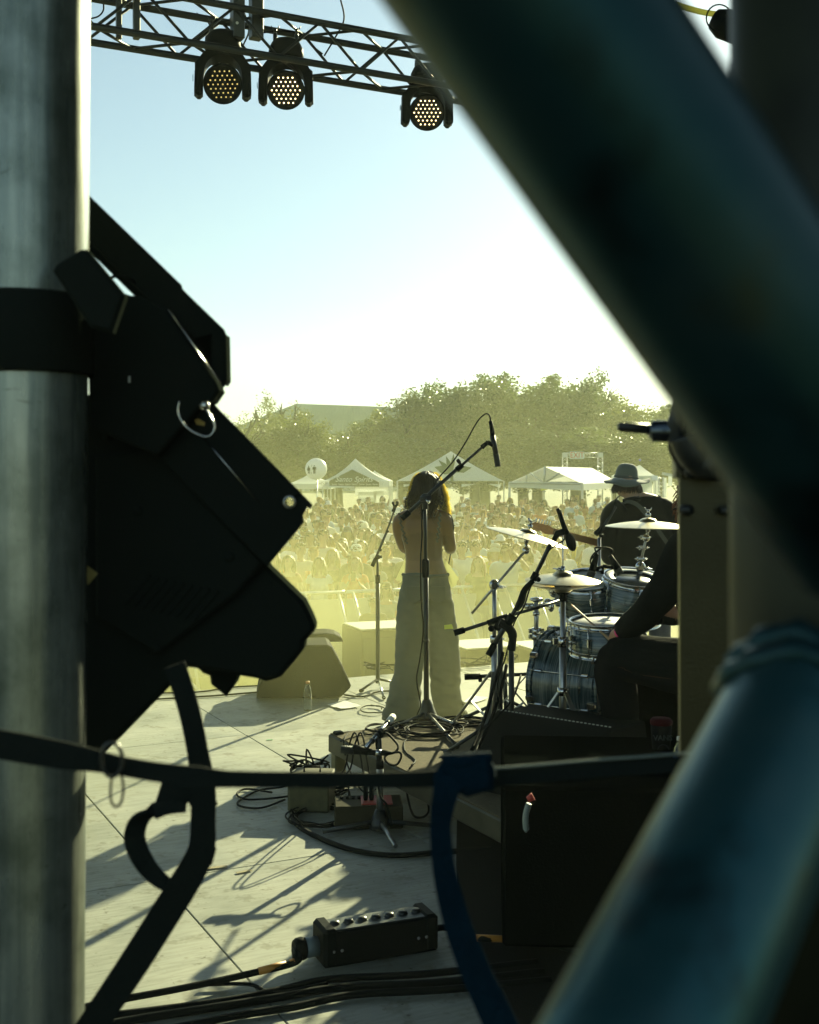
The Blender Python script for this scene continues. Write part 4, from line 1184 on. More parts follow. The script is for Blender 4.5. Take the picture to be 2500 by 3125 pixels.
for k in range(950):
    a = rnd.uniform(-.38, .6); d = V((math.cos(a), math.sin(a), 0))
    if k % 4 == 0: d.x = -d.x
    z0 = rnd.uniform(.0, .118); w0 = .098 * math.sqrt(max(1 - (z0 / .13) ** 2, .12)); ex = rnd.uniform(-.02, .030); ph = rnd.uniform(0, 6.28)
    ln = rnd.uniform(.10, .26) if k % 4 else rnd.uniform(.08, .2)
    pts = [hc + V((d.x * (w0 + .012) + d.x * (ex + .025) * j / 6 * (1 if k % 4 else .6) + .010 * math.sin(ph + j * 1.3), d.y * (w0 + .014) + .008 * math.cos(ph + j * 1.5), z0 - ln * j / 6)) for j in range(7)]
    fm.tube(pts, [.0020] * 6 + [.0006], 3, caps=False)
fm.build('rim_light_hair', pm('painted_rim_gold', (.66, .54, .17), .35, trans=.75, spec=.8), singer)  # gold backlight on the hair rim put into the strand colour
# handheld microphone with its cable
mic = thing('microphone', 'handheld microphone in front of the singer with cable over her shoulder', 'microphone', S(1316, 1520, .36))
MB().tube([S(1316, 1572, .34), S(1312, 1520, .33)], [.011, .016], 10).build('handle', M_black, mic)
MB().ball(S(1311, 1508, .32), .025, 12, 8).build('grille', M_steel, mic)
MB().tube(spline([S(1316, 1572, .34), S(1350, 1575, .22), S(1364, 1566, .02), S(1378, 1578, -.05), S(1384, 1610, -.02), S(1384, 1650, .09), S(1376, 1700, .12), S(1371, 1740, .16), S(1366, 1850, .20), S(1360, 2000, .24), V((sx0 + .1, SY + .26, .01)), V((sx0 + .5, SY + .6, .01))], 6), .0045, 6).build('cable', M_rubber, mic)

# ------------------------------------------------------------------ guitarist
GY = 8.9
def G(px, py, dy=0.0): return at(px, py, GY) + V((0, dy, 0))
gsc = F / GY
gx0 = at(1955, 1, GY).x
gtr = thing('person', 'guitarist in black shirt and grey wide brimmed bucket hat seen from behind', 'person', (gx0, GY, 0))
mb = MB()
rows = [(1850, 1895, 2035), (1790, 1893, 2036), (1740, 1890, 2036), (1690, 1880, 2040), (1640, 1872, 2046), (1595, 1868, 2050), (1560, 1876, 2040), (1540, 1892, 2014), (1524, 1904, 1972)]
mb.tube([G((l + r) / 2, y, 0) for y, l, r in rows], [(r - l) / 2 / gsc for y, l, r in rows], 20, side=(1, 0, 0), ratio=[.62, .62, .62, .62, .62, .62, .6, .62, .8])
mb.tube([G(1945, 1545), G(1926, 1512), G(1920, 1492)], [.07, .06, .056], 12)
ghc = G(1915, 1472, .02)
mb.ball(ghc, (.078, .098, .115), 18, 14)
mb.tube([ghc + V((-.02, .04, -.04)), ghc + V((-.03, .07, -.10))], [.06, .032], 12)
mb.tube([ghc + V((-.03, .09, .0)), ghc + V((-.035, .112, -.03))], [.01, .015], 8)
for s in (-1, 1): mb.ball(ghc + V((s * .078, .0, -.01)), (.012, .022, .032), 8, 6)
limb(mb, [G(1900, 1556), G(1876, 1580), G(1866, 1640, .02), G(1868, 1700, .06), G(1880, 1690, .2), G(1886, 1668, .30)], [.08, .082, .066, .055, .045, .030])
hand_grip(mb, G(1886, 1668, .30), (-.2, .2, .6), (-1, 0, 0), (0, -.6, .6), 1.05)
limb(mb, [G(2010, 1552), G(2046, 1575), G(2075, 1622, .0), G(2090, 1668, .03), G(2060, 1665, .18), G(2010, 1680, .30)], [.08, .085, .068, .055, .045, .030])
hand_grip(mb, G(2010, 1680, .30), (-.6, .2, -.2), (0, .2, 1), (-.2, -.7, -.5), 1.05)
for (px, dx) in ((1930, -.03), (2005, .06)):
    hx = at(px, 1, GY).x
    limb(mb, [V((hx, GY, .88)), V((hx + dx * .5, GY + .02, .48)), V((hx + dx, GY - .02, .09))], [.095, .085, .066, .06, .05], 5)
    mb.tube([V((hx + dx, GY - .06, .05)), V((hx + dx, GY + .06, .045)), V((hx + dx * 1.2, GY + .18, .03))], [.04, .045, .03], 10, ratio=.8)
gb = fuse(mb, .012, 6)
ga = [G(2046, 1575), G(2090, 1668, .03), G(2010, 1680, .30)]; gl_ = [G(1876, 1580), G(1868, 1700, .06), G(1886, 1668, .30)]
def g_shirt(c):
    if min(seg_dist(c, ga[1], ga[2]), seg_dist(c, gl_[1], gl_[2])) < .058 and c.y > GY + .06: return False
    return .90 < c.z < 1.50 and (c - V((at(1926, 1, GY).x, GY, 1.53))).length > .075
shirt = shell(gb, g_shirt, lambda c: .018 + .016 * mnoise.noise(V((c.x * 5, c.y * 5, c.z * 7))), 'shirt')
trs = shell(gb, lambda c: .08 < c.z < .96 and abs(c.x - gx0) < .3, lambda c: .018 + .01 * mnoise.noise(c * 6), 'trousers')
M_bshirt = pm('black_shirt_cotton', (.009, .011, .010), .85, bump=(9, .5), var=(5, .7), sheen=.35)
link('body', local(gb, gtr), M_skin[0], gtr); link('shirt', local(shirt, gtr), M_bshirt, gtr); link('trousers', local(trs, gtr), TROUS[1], gtr)
mb = MB(); mb.tube(spline([G(1898, 1530, -.06), G(1930, 1522, -.085), G(1965, 1526, -.06)], 4), [.02] * 9, 8); mb.build('collar', M_bshirt, gtr)
hm = MB()
for k in range(420):
    a = rnd.uniform(0, 2 * math.pi); d = V((math.cos(a), math.sin(a), 0))
    if d.y > .5: continue
    p0 = ghc + V((d.x * .085, d.y * .104, .01)); o_ = .025 * rnd.random()
    hm.tube([p0, ghc + V((d.x * (.098 + o_ * .6), d.y * .112, -.045)), ghc + V((d.x * (.092 + o_) + .008 * rnd.uniform(-1, 1), d.y * (.10 + o_ * .5), -.085 + .02 * rnd.random()))], [.004, .0035, .001], 3, caps=False)
hm.tube([ghc + V((0, -.05, .0)), ghc + V((0, -.06, -.06))], [.085, .07], 14, ratio=.6)
hm.build('hair', pm('dark_backlit_hair', (.05, .028, .014), .4, trans=.3, var=(50, .5)), gtr)
# hat
hat = MB(); oz = at(1913, 1462, GY).z - ghc.z
ho = V((at(1913, 1, GY).x, ghc.y, at(1913, 1462, GY).z))
prof = [(0, .118), (.03, .117), (.052, .109), (.068, .094), (.078, .070), (.084, .036), (.090, .004)]
hat.lathe(prof, ho, (.10, -.02, 1), 32)
hat.build('hat_crown', pm('grey_canvas', (.125, .145, .125), .9, bump=(260, .4), sheen=.6), gtr)
vv, ff = [], []; n = 48
for k in range(n):
    a = 2 * math.pi * k / n; ca, sa = math.cos(a), math.sin(a)
    for j, r in enumerate((.088, .118, .147, .172)):
        t = j / 3
        drop = -.025 * t + (.028 * t * t if ca > .3 else .0) * ca + (-.030 * t * (-sa > .2) * (-sa)) + .006 * t * math.sin(5 * a + 1)
        vv.append(ho + V((r * ca * 1.0 + .004, r * sa * .92, .004 + drop + .01 * ca * -.6)))
for k in range(n):
    l = (k + 1) % n
    for j in range(3): ff.append((k * 4 + j, k * 4 + j + 1, l * 4 + j + 1, l * 4 + j))
me = bpy.data.meshes.new('hat_brim'); me.from_pydata([v - V(gtr.location) for v in vv], [], ff); me.polygons.foreach_set('use_smooth', [True] * len(ff))
ob = link('hat_brim', me, MATS['grey_canvas'], gtr)
m = ob.modifiers.new('t', 'SOLIDIFY'); m.thickness = .005
MB().lathe([(.089, .004), (.092, .006), (.091, .020), (.087, .022)], ho, (.10, -.02, 1), 32).build('hat_band', pm('grey_band', (.09, .10, .09), .9), gtr)
# guitar
gu = thing('electric_guitar', 'electric guitar with maple neck and six tuners held by the guitarist', 'guitar', G(1760, 1640, .3))
M_maple = pm('maple_neck', (.42, .16, .05), .35, var=(30, .7), stretch=(1, 4, 4), coat=.4)
n0, n1, n2 = G(1700, 1627, .25), G(1858, 1668, .33), G(1960, 1695, .37)
dn = (n1 - n0).normalized(); upn = V((0, 0, 1)) - dn * dn.z; upn.normalize()
MB().ribbon([n0, n1, n1.lerp(n2, .6)], [.048, .056, .058], .022, upn).build('neck', M_maple, gu)
MB().ribbon([n0 - V((0, .014, 0)), n1 - V((0, .014, 0)), n1.lerp(n2, .6) - V((0, .014, 0))], [.040, .048, .050], .005, upn).build('back_strip', pm('dark_walnut', (.10, .04, .02), .4), gu)
fr = Matrix((dn, upn, dn.cross(upn))).transposed()
hs = [(0, -.024), (.0, .024), (-.02, .026), (-.04, .034), (-.13, .034), (-.172, .030), (-.186, .012), (-.180, -.010), (-.160, -.022), (-.130, -.026), (-.100, -.018), (-.06, -.034), (-.03, -.032)]
MB().prism(hs, n0, dn, upn, dn.cross(upn), .016, .003).build('headstock', M_maple, gu)
for k in range(6):
    q = n0 - dn * (.035 + .023 * k) + upn * .042
    mb = MB(); mb.cyl(q - upn * .01, q + upn * .010, .005, 8); mb.box(q + upn * .018 , (.006, .018, .014), fr, .002); mb.box(q - upn * .018 + dn.cross(upn) * -.008, (.016, .02, .010), fr, .002)
    mb.build('tuner', M_chrome, gu)
body = [(-.02, .06), (.04, .15), (.10, .16), (.16, .12), (.22, .12), (.30, .16), (.38, .15), (.44, .08), (.45, -.02), (.42, -.12), (.34, -.17), (.25, -.15), (.18, -.11), (.12, -.13), (.06, -.16), (.0, -.13), (-.02, -.05), (.03, 0)]
MB().prism(body, n1 + dn * .10, dn, upn, dn.cross(upn), .042, .006).build('body', pm('dark_lacquer', (.03, .02, .015), .25, coat=.5), gu)
back = [(1876, 1560), (1892, 1536), (1912, 1530), (1935, 1540), (1955, 1562), (1985, 1600), (2015, 1640), (2034, 1668), (2046, 1695)]
sp = spline([G(x, y, -.085 - .05 * math.sin(math.pi * min(1, i / 7.5)) - (.02 if i > 1 else -.06)) for i, (x, y) in enumerate(back)], 4)
MB().ribbon(sp, .030, .004, V((.75, 0, .65))).build('strap', pm('grey_strap', (.075, .08, .065), .8), gu)

# ------------------------------------------------------------------ drummer
dr = thing('person', 'drummer in black sitting behind the drum kit with a pink wristband and curly hair', 'person', (1.35, 5.45, .25))
DD = V((-.454, .891, 0)); DL = V((-.891, -.454, 0))                 # facing, his left
mb = MB()
hip = V((1.42, 5.35, .80)); chest = hip + DD * .10 + Z * .38; shc = hip + DD * .12 + Z * .53
mb.tube([hip - Z * .06, hip + Z * .06, hip + DD * .03 + Z * .2, chest, shc, shc + Z * .06], [.17, .175, .165, .19, .17, .08], 18, side=DL, ratio=[.75, .72, .66, .62, .58, .8])
dhc = V((1.36, 5.56, 1.58))
mb.tube([shc, dhc - Z * .06], [.065, .055], 12)
mb.ball(dhc, (.078, .095, .115), 18, 14)
mb.tube([dhc + DD * .04 - Z * .04, dhc + DD * .07 - Z * .10], [.06, .03], 12)
ls = shc + DL * .19 - Z * .02
P5 = lambda px, py, Y: at(px, py, Y)
lw = P5(1893, 1932, 5.62); le = P5(2008, 1832, 5.36)
limb(mb, [shc + DL * .10, P5(2088, 1692, 5.36), le, lw], [.085, .080, .070, .062, .046, .030], 5)
hd_ = (P5(1838, 1962, 5.80) - lw).normalized()
hand_grip(mb, lw, hd_, V((.3, .0, .9)), V((.2, .3, -.8)), 1.1)
rs_ = shc - DL * .19 - Z * .02
limb(mb, [shc - DL * .10, rs_, rs_ + DD * .12 - Z * .27, rs_ + DD * .36 - Z * .32 + DL * .05], [.085, .075, .06, .05, .03], 5)
hand_grip(mb, rs_ + DD * .36 - Z * .32 + DL * .05, DD, Z, DL, 1.1)
for s, kx in ((1, P5(1880, 2020, 5.62)), (-1, hip + DD * .45 - DL * .22)):
    ft = V((kx.x + .02, kx.y + .10, .33))
    limb(mb, [hip + DL * s * .10, (hip + DL * s * .10).lerp(kx, .5) + Z * .02, kx, kx.lerp(ft, .5) - DD * .03, ft], [.115, .105, .085, .075, .055], 4)
    mb.tube([ft - DD * .06 - Z * .03, ft + DD * .06 - Z * .04, ft + DD * .2 - Z * .05], [.045, .05, .035], 10, ratio=.8)
db = fuse(mb, .0095, 5)
def d_sl(c):
    if c.z > 1.44 and (c - dhc).length < .2: return False
    if seg_dist(c, lw, lw + hd_ * .2) < .055 or (c - lw).length < .05: return False
    if (c - (rs_ + DD * .36 - Z * .32 + DL * .05)).length < .16: return False
    return c.z > .78 and not seg_dist(c, hip + DL * .1, P5(1880, 2020, 5.62)) < .09 and seg_dist(c, hip - DL * .1, hip + DD * .45 - DL * .22) > .09
swt = shell(db, d_sl, lambda c: .020 + .012 * mnoise.noise(c * 7), 'sweatshirt')
dtr = shell(db, lambda c: c.z < .98 and c.z > .36 and seg_dist(c, lw, lw + hd_ * .25) > .065 and not d_sl(c), lambda c: .016 + .008 * mnoise.noise(c * 6), 'trousers')
link('body', local(db, dr), pm('shaded_skin', (.36, .17, .09), .5), dr)
link('sweatshirt', local(swt, dr), pm('black_fleece', (.007, .009, .008), .95, bump=(40, .3)), dr); link('trousers', local(dtr, dr), pm('black_work_trousers', (.007, .008, .008), .95), dr)
wb = lw + (le - lw).normalized() * .012
wd = (le - lw).normalized()
MB().lathe([(.034, -.011), (.036, 0), (.036, .011), (.033, .011)], wb, wd, 20).build('wristband', pm('pink_band', (.75, .02, .22), .5), dr)
hm = MB()
for k in range(340):
    d = V((rnd.gauss(0, 1), rnd.gauss(0, 1), rnd.gauss(.2, 1))).normalized()
    if d.dot(DD) > .6 and d.z < .4: continue
    p = dhc + V((d.x * .088, d.y * .10, d.z * .115)); t1 = d.cross(Z).normalized() if abs(d.z) < .95 else V((1, 0, 0)); t2 = d.cross(t1)
    pts = [p + d * (.006 * j) - Z * .006 * j + (t1 * math.cos(j * 1.1 + k) + t2 * math.sin(j * 1.1 + k)) * .010 for j in range(9)]
    hm.tube(pts, [.0035] * 8 + [.001], 3, caps=False)
hm.ball(dhc + Z * .012 - DD * .012, (.086, .10, .118), 14, 10)
hm.build('hair', pm('curly_auburn_hair', (.16, .06, .02), .4, trans=.32, var=(60, .5)), dr)
tip = P5(1745, 1858, 6.1)
st = solo('drumstick', MB().tube([lw + hd_ * .02 - Z * .03 , lw + hd_ * .09 - Z * .02, tip + Z * .02], [.007, .007, .004], 8), pm('hickory', (.45, .30, .16), .5), "wooden drumstick in the drummer's left hand", 'drumstick', org=lw)
th = thing('drum_throne', 'round black drum stool under the drummer', 'stool', (1.42, 5.33, .25))
MB().lathe([(0, .47), (.15, .47), (.17, .45), (.17, .40), (.15, .38), (0, .38)], (1.42, 5.33, .25), seg=24).build('seat', M_black, th)
MB().cyl((1.42, 5.33, .27), (1.42, 5.33, .64), .014).build('column', M_chrome, th)
for k in range(3):
    a = k * 2.09 + .5; MB().tube([(1.42, 5.33, .50), (1.42 + .27 * math.cos(a), 5.33 + .27 * math.sin(a), .262)], .011, 8).build('leg', M_chrome, th)
# ------------------------------------------------------------------ drum riser and kit
RZ = .25
C0 = V((-.445, 6.60, 0)); u0, w0 = C0.dot(U), C0.dot(W)
rs = thing('drum_riser', 'low drum riser with brown carpet on aluminium legs', 'platform', uw(u0 + 1.6, w0 + 1.1, 0))
M_carpet = pm('brown_carpet', (.12, .095, .045), .95, var=(60, .6), bump=(300, .6))
RL, RWd = 3.4, 2.3
MB().box(uw(u0 + RL / 2, w0 + RWd / 2, RZ - .008), (RL - .012, RWd - .012, .016), ROTS).build('carpet', M_carpet, rs)
MB().box(uw(u0 + RL / 2, w0 + RWd / 2, RZ - .052), (RL - .02, RWd - .02, .07), ROTS).build('deck', pm('riser_board', (.08, .07, .045), .8), rs)
for (u1, w1, l, d) in ((RL / 2, .010, RL, .03), (RL / 2, RWd - .010, RL, .03), (.010, RWd / 2, .03, RWd), (RL - .01, RWd / 2, .03, RWd)):
    MB().box(uw(u0 + u1, w0 + w1, RZ - .055), (l, d, .098), ROTS, .006).build('edge_profile', pm('dull_profile', (.07, .07, .05), .5, .6, var=(12, .6)), rs)
for (a, b) in ((.04, .04), (RL - .04, .04), (.04, RWd - .04), (RL - .04, RWd - .04), (RL / 2, .04), (RL / 2, RWd - .04)):
    MB().box(uw(u0 + a, w0 + b, .074), (.066, .066, .148), ROTS, .008).build('leg', pm('olive_steel', (.16, .15, .07), .5, .2, var=(12, .7)), rs)
MB().box(uw(u0 + .04, w0 + .04, RZ + .004), (.05, .05, .02), ROTS, .006).build('corner_cap', M_black, rs)

def strata(name, c1, c2, c3):
    m = bpy.data.materials.new(name); m.use_nodes = True
    N, L = m.node_tree.nodes, m.node_tree.links; b = N['Principled BSDF']
    b.inputs['Roughness'].default_value = .22; b.inputs['Coat Weight'].default_value = .5
    tc = N.new('ShaderNodeTexCoord'); mp = N.new('ShaderNodeMapping'); mp.inputs['Scale'].default_value = (.6, .6, 16)
    L.new(tc.outputs['Object'], mp.inputs[0])
    n = N.new('ShaderNodeTexNoise'); n.inputs['Scale'].default_value = 5; n.inputs['Detail'].default_value = 6; n.inputs['Distortion'].default_value = .6
    L.new(mp.outputs[0], n.inputs['Vector'])
    r = N.new('ShaderNodeValToRGB'); e = r.color_ramp.elements; e[0].position = .32; e[0].color = (*c1, 1); e[1].position = .66; e[1].color = (*c3, 1)
    x = e.new(.48); x.color = (*c2, 1)
    L.new(n.outputs['Fac'], r.inputs[0]); L.new(r.outputs[0], b.inputs['Base Color'])
    MATS[name] = m
    return m
M_shell = strata('slate_stripe_wrap', (.006, .013, .013), (.022, .058, .068), (.14, .18, .18))
M_head = pm('drum_head', (.55, .56, .52), .45, var=(9, .8))
M_coat = pm('clear_drum_head', (.10, .11, .10), .2, var=(25, .6))
def drum(name, label, top, axis, r, h, lugs=8, headm=None, hoop=None, head_top=True, grp='drums of the kit'):
    """top = centre of the batter head; axis points out of that head."""
    axis = V(axis).normalized(); top = V(top); c = top - axis * h / 2
    t = thing(name, label, 'drum', c, grp)
    rot = frame(axis)
    sm = MB().lathe([(r, -h / 2), (r, h / 2 - .004), (r - .006, h / 2)], (0, 0, 0), (0, 0, 1), 40)
    me = sm.mesh('shell'); so = link('shell', me, M_shell, t); so.rotation_euler = rot.to_euler()
    for k, (z, s_) in enumerate(((h / 2 - .012, 1), (-h / 2 + .012, -1))):
        MB().lathe([(r + .004, z - .016 * s_), (r + .013, z - .014 * s_), (r + .013, z - .011 * s_), (r + .006, z - .009 * s_), (r + .006, z + .012 * s_), (r + .011, z + .014 * s_), (r + .010, z + .017 * s_), (r, z + .016 * s_)], c, axis, 40).build('hoop', hoop or M_chrome, t)
        if k == 0 or not head_top: pass
        MB().lathe([(0, z + .004 * s_), (r + .002, z + .004 * s_), (r + .003, z - .01 * s_)], c, axis, 40).build('drum_head', headm or M_head, t)
    for k in range(lugs):
        a = 2 * math.pi * (k + .5) / lugs; d = rot @ V((math.cos(a), math.sin(a), 0)); sd = axis.cross(d)
        fr = Matrix((d, sd, axis)).transposed()
        mb = MB()
        for s_ in ((1, -1) if h > .2 else (0,)):
            mb.box(c + d * (r + .012) + axis * s_ * (h / 2 - .07), (.022, .018, .05), fr, .006)
        mb.cyl(c + d * (r + .016) - axis * (h / 2 - .01), c + d * (r + .016) + axis * (h / 2 - .002), .0035, 6)
        mb.build('lug', M_chrome, t)
    return t
M_brass = pm('cymbal_bronze', (.72, .62, .38), .30, 1.0, var=(30, .82))
def lathe_groove(r, bell=.05, hgt=.028, bh=.022, n=22):
    pr = [(0.006, hgt + bh)]
    for i in range(1, 6): a = i / 5 * math.pi / 2; pr.append((bell * math.sin(a), hgt + bh * math.cos(a)))
    for i in range(1, n + 1):
        t = i / n; q = bell + (r - bell) * t; pr.append((q, hgt * (1 - t ** 1.6) + .0006 * (i % 2)))
    return pr + [(r, -.0015), (r * .6, hgt * .5 - .003), (bell, hgt - .003), (.006, hgt + bh - .003)]
def cymbal(name, label, c, nrm, r, mat=None, grp='cymbals of the kit'):
    return solo(name, MB().lathe(lathe_groove(r), c, nrm, 48), mat or M_brass, label, 'cymbal', grp, org=c)
def wing(mb, p, d, s=1.0):
    d = V(d).normalized(); q = frame(d)
    mb.cyl(p, p + d * .022 * s, .008 * s, 8)
    for k in (-1, 1): mb.tube([p + d * .016 * s, p + d * .022 * s + q.col[0] * k * .014 * s, p + d * .034 * s + q.col[0] * k * .020 * s], [.006 * s, .006 * s, .004 * s], 6, ratio=.5)
def tripod(t, base, top, mat, spread=.26, hgt=.30, a0=0.0, r=.010, flat=True, nm='leg'):
    """Three legs round a column that stands on base."""
    for k in range(3):
        a = a0 + k * 2.0944; d = V((math.cos(a), math.sin(a), 0)); sd = V((-d.y, d.x, 0))
        mb = MB()
        p, q = base + Z * hgt + d * .02, base + d * spread + Z * .012
        if flat: mb.ribbon([p, q], .022, .006, sd); mb.ribbon([base + Z * .05 + d * .015, p.lerp(q, .55)], .018, .005, sd)
        else: mb.tube([p, q], r, 8)
        mb.tube([q - d * .03 + Z * .004, q + d * .012], .013, 8)
        mb.build(nm, mat, t)

# bass drum
bdc = at(1790, 2045, 6.55); bdc.z = RZ + .285
ax = V((.80, -.60, 0)).normalized()
bd_ = drum('bass_drum', 'bass drum with blue slate striped shell behind the hi-hat', bdc + ax * .21, ax, .278, .42, 10, hoop=M_shell)
# claws on the hoops
for k in range(8):
    a = 2 * math.pi * (k + .25) / 8; rot = frame(ax); d = rot @ V((math.cos(a), math.sin(a), 0))
    for s_ in (-1, 1):
        MB().box(bdc + d * .296 + ax * s_ * .185, (.03, .035, .05), Matrix((d, ax.cross(d), ax)).transposed(), .008).build('claw', M_chrome, bd_)
for s_ in (-1, 1):
    p = bdc - ax * .1 + V((-.15 * s_ * .6, -.18 * s_, -.1)); MB().tube([p, V((p.x - .10 * s_, p.y - .10 * s_, RZ + .005))], .008, 8).build('spur', M_chrome, bd_)
sn = at(1850, 1893, 5.98)
drum('snare_drum', 'snare drum with pink tag at its rim beside the hi-hat', sn, (-.03, -.06, 1), .178, .165, 10)
solo('pink_tag', MB().box(at(1882, 1908, 5.80), (.022, .006, .016), None, .002), pm('pink_band', (1, 0, 0)), 'small pink tag on the rim of the snare drum', 'tag', org=at(1882, 1908, 5.80))
drum('rack_tom', 'smaller rack tom, left of the two above the bass drum', at(1790, 1768, 6.85), (-.10, -.30, 1), .158, .21, 6)
drum('rack_tom', 'larger rack tom with white ring on its head, below the right cymbal', at(1936, 1762, 6.75), (.06, -.24, 1), .168, .25, 6, M_coat)
tp = at(1936, 1762, 6.75); axn = V((.06, -.24, 1)).normalized()
ring = MB().lathe([(.118, .010), (.118, .012), (.160, .012), (.160, .010)], tp - axn * .012, axn, 40, a0=R(20), a1=R(200)); solo('drum_head_ring', ring, M_white, 'white damping ring on the larger rack tom', 'ring', org=tp)
# snare stand
ss = thing('snare_stand', 'chrome stand under the snare drum', 'stand', (sn.x, sn.y, RZ))
MB().cyl((sn.x, sn.y, RZ + .05), (sn.x, sn.y, sn.z - .20), .012).build('column', M_chrome, ss); tripod(ss, V((sn.x, sn.y, RZ)), 0, M_chrome, .24, .26, .4)
for k in range(3):
    a = k * 2.09; MB().tube([(sn.x, sn.y, sn.z - .21), (sn.x + .17 * math.cos(a), sn.y + .17 * math.sin(a), sn.z - .19), (sn.x + .18 * math.cos(a), sn.y + .18 * math.sin(a), sn.z - .16)], .006, 6).build('basket_arm', M_chrome, ss)
# hi-hat
hh = at(1718, 1772, 5.9); hx, hy_ = hh.x, hh.y
cymbal('hi_hat_cymbal', 'upper hi-hat cymbal on its rod', hh, (.02, -.05, 1), .187)
cymbal('hi_hat_cymbal', 'lower hi-hat cymbal turned bell down', hh - Z * .012, (.02, .02, -1), .187)
st = thing('hi_hat_stand', 'chrome hi-hat stand with rod through both cymbals', 'stand', (hx, hy_, RZ))
MB().cyl((hx, hy_, hh.z - .04), (hx, hy_, at(1, 1628, 5.9).z), .0035, 8).build('pull_rod', M_chrome, st)
mb = MB(); q = V((hx, hy_, at(1, 1735, 5.9).z)); mb.cyl(q - Z * .03, q + Z * .012, .011, 10); mb.cyl(q - Z * .06, q - Z * .035, .016, 10); wing(mb, q - Z * .008, (-1, -.2, .15), 1.3); mb.build('clutch', M_chrome, st)
MB().lathe([(.0, -.02), (.045, -.02), (.03, -.065), (.018, -.075), (.018, -.10), (0, -.10)], hh, seg=20).build('cymbal_seat', M_black, st)
MB().cyl((hx, hy_, RZ + .22), (hx, hy_, hh.z - .09), .014, 12).build('upper_tube', M_steel, st)
MB().cyl((hx, hy_, RZ + .03), (hx, hy_, RZ + .60), .018, 12).build('lower_tube', M_steel, st)
mb = MB(); q = V((hx, hy_, at(1, 1958, 5.9).z)); mb.cyl(q - Z * .025, q + Z * .025, .026, 12); mb.box(q - V((.035, 0, 0)), (.03, .02, .035), None, .005); wing(mb, q + V((.025, -.01, 0)), (1, -.2, 0), 1.2); mb.build('height_clamp', M_chrome, st)
mb = MB(); q = V((hx, hy_, RZ + .36)); mb.cyl(q - Z * .02, q + Z * .02, .028, 12); mb.build('leg_collar', M_chrome, st)
for k, (ex, ey) in enumerate(((-.27, -.05), (.14, -.20), (.16, .20))):
    mb = MB(); p = q + V((ex, ey, 0)).normalized() * .02; e = V((hx + ex, hy_ + ey, RZ + .015)); sd = V((-ey, ex, 0)).normalized()
    mb.ribbon([p, e], .026, .006, sd); mb.ribbon([V((hx, hy_, RZ + .06)), p.lerp(e, .62)], .022, .005, sd); mb.tube([p.lerp(e, .96), e + (e - p).normalized() * .02], .014, 8); mb.build('leg', M_steel, st)
mb = MB(); mb.box(V((hx + .02, hy_ - .20, RZ + .07)), (.085, .27, .012), Matrix.Rotation(R(14), 3, 'X'), .004); mb.box(V((hx + .02, hy_ - .30, RZ + .02)), (.07, .06, .02)); mb.build('pedal', M_steel, st)

def cym_stand(name, label, base, col_top, boom_lo, boom_hi, tilt, mat=M_chrome, a0=.3):
    t = thing(name, label, 'stand', base)
    ct = V(col_top)
    MB().cyl(base + Z * .03, base + Z * .52, .0175, 12).build('lower_tube', M_steel, t)
    MB().cyl(base + Z * .50, ct, .0125, 12).build('upper_tube', M_steel, t)
    mb = MB()
    for z_ in (.52, .80):
        if base.z + z_ < ct.z - .05:
            q = base + Z * z_; mb.cyl(q - Z * .02, q + Z * .02, .024, 12); wing(mb, q + V((.022, 0, 0)), (1, -.3, 0), 1.1)
    mb.build('collar', M_chrome, t)
    if boom_lo is not None:
        MB().tube([boom_lo, boom_hi], .0075, 10).build('boom', M_steel, t)
        mb = MB(); mb.ball(ct + Z * .01, (.030, .022, .030), 12, 8); wing(mb, ct + V((.02, -.02, 0)), (1, -.4, 0), 1.2); mb.cyl(ct + V((0, -.03, .01)), ct + V((0, .03, .01)), .018, 10); mb.build('ratchet', M_chrome, t)
    tl = V(tilt[0]); nrm = V(tilt[1]).normalized()
    mb = MB()
    if boom_hi is not None: mb.ball(boom_hi, .022, 10, 8); mb.tube([boom_hi, tl - nrm * .035], .008, 8)
    mb.cyl(tl - nrm * .04, tl - nrm * .008, .013, 10); mb.cyl(tl - nrm * .01, tl + nrm * .075, .004, 8); mb.cyl(tl + nrm * .045, tl + nrm * .062, .015, 10); wing(mb, tl + nrm * .062, nrm, 1.0)
    mb.build('tilter', M_chrome, t)
    tripod(t, base, 0, M_steel, .30, .34, a0)
    return t
c1 = at(1609, 1641, 6.6); n1_ = V((.25, -.02, .97)).normalized()
cymbal('crash_cymbal', 'bright tilted crash cymbal on the left side of the kit', c1, n1_, .232)
b1 = V((at(1509, 1, 6.6).x, 6.6, RZ))
cym_stand('cymbal_stand', 'chrome boom stand carrying the tilted left cymbal', b1, at(1509, 1790, 6.6), at(1440, 1872, 6.6), at(1605, 1680, 6.6), (c1 + n1_ * .012, n1_))
c2 = at(1978, 1607, 6.7); n2_ = V((.01, -.015, 1)).normalized()
cymbal('crash_cymbal', "flat crash cymbal in front of the guitarist's back", c2, n2_, .238)
b2 = V((at(1945, 1, 6.9).x, 6.9, RZ))
cym_stand('cymbal_stand', 'chrome stand carrying the flat right cymbal', b2, at(1955, 1735, 6.85), at(1950, 1745, 6.85), at(1972, 1642, 6.72), (c2 + n2_ * .012, n2_))
mb = MB()
for (px, py) in ((1965, 1640), (1960, 1672), (1955, 1706)):
    q = at(px, py, 6.78); mb.cyl(q - Z * .012, q + Z * .012, .020, 10); wing(mb, q + V((.015, -.01, 0)), (1, -.2, .1), .7); wing(mb, q - V((.015, .01, 0)), (-1, -.2, .1), .6)
mb.build('joint_nuts', M_chrome, bpy.data.objects['cymbal_stand.001'], kind='stuff')
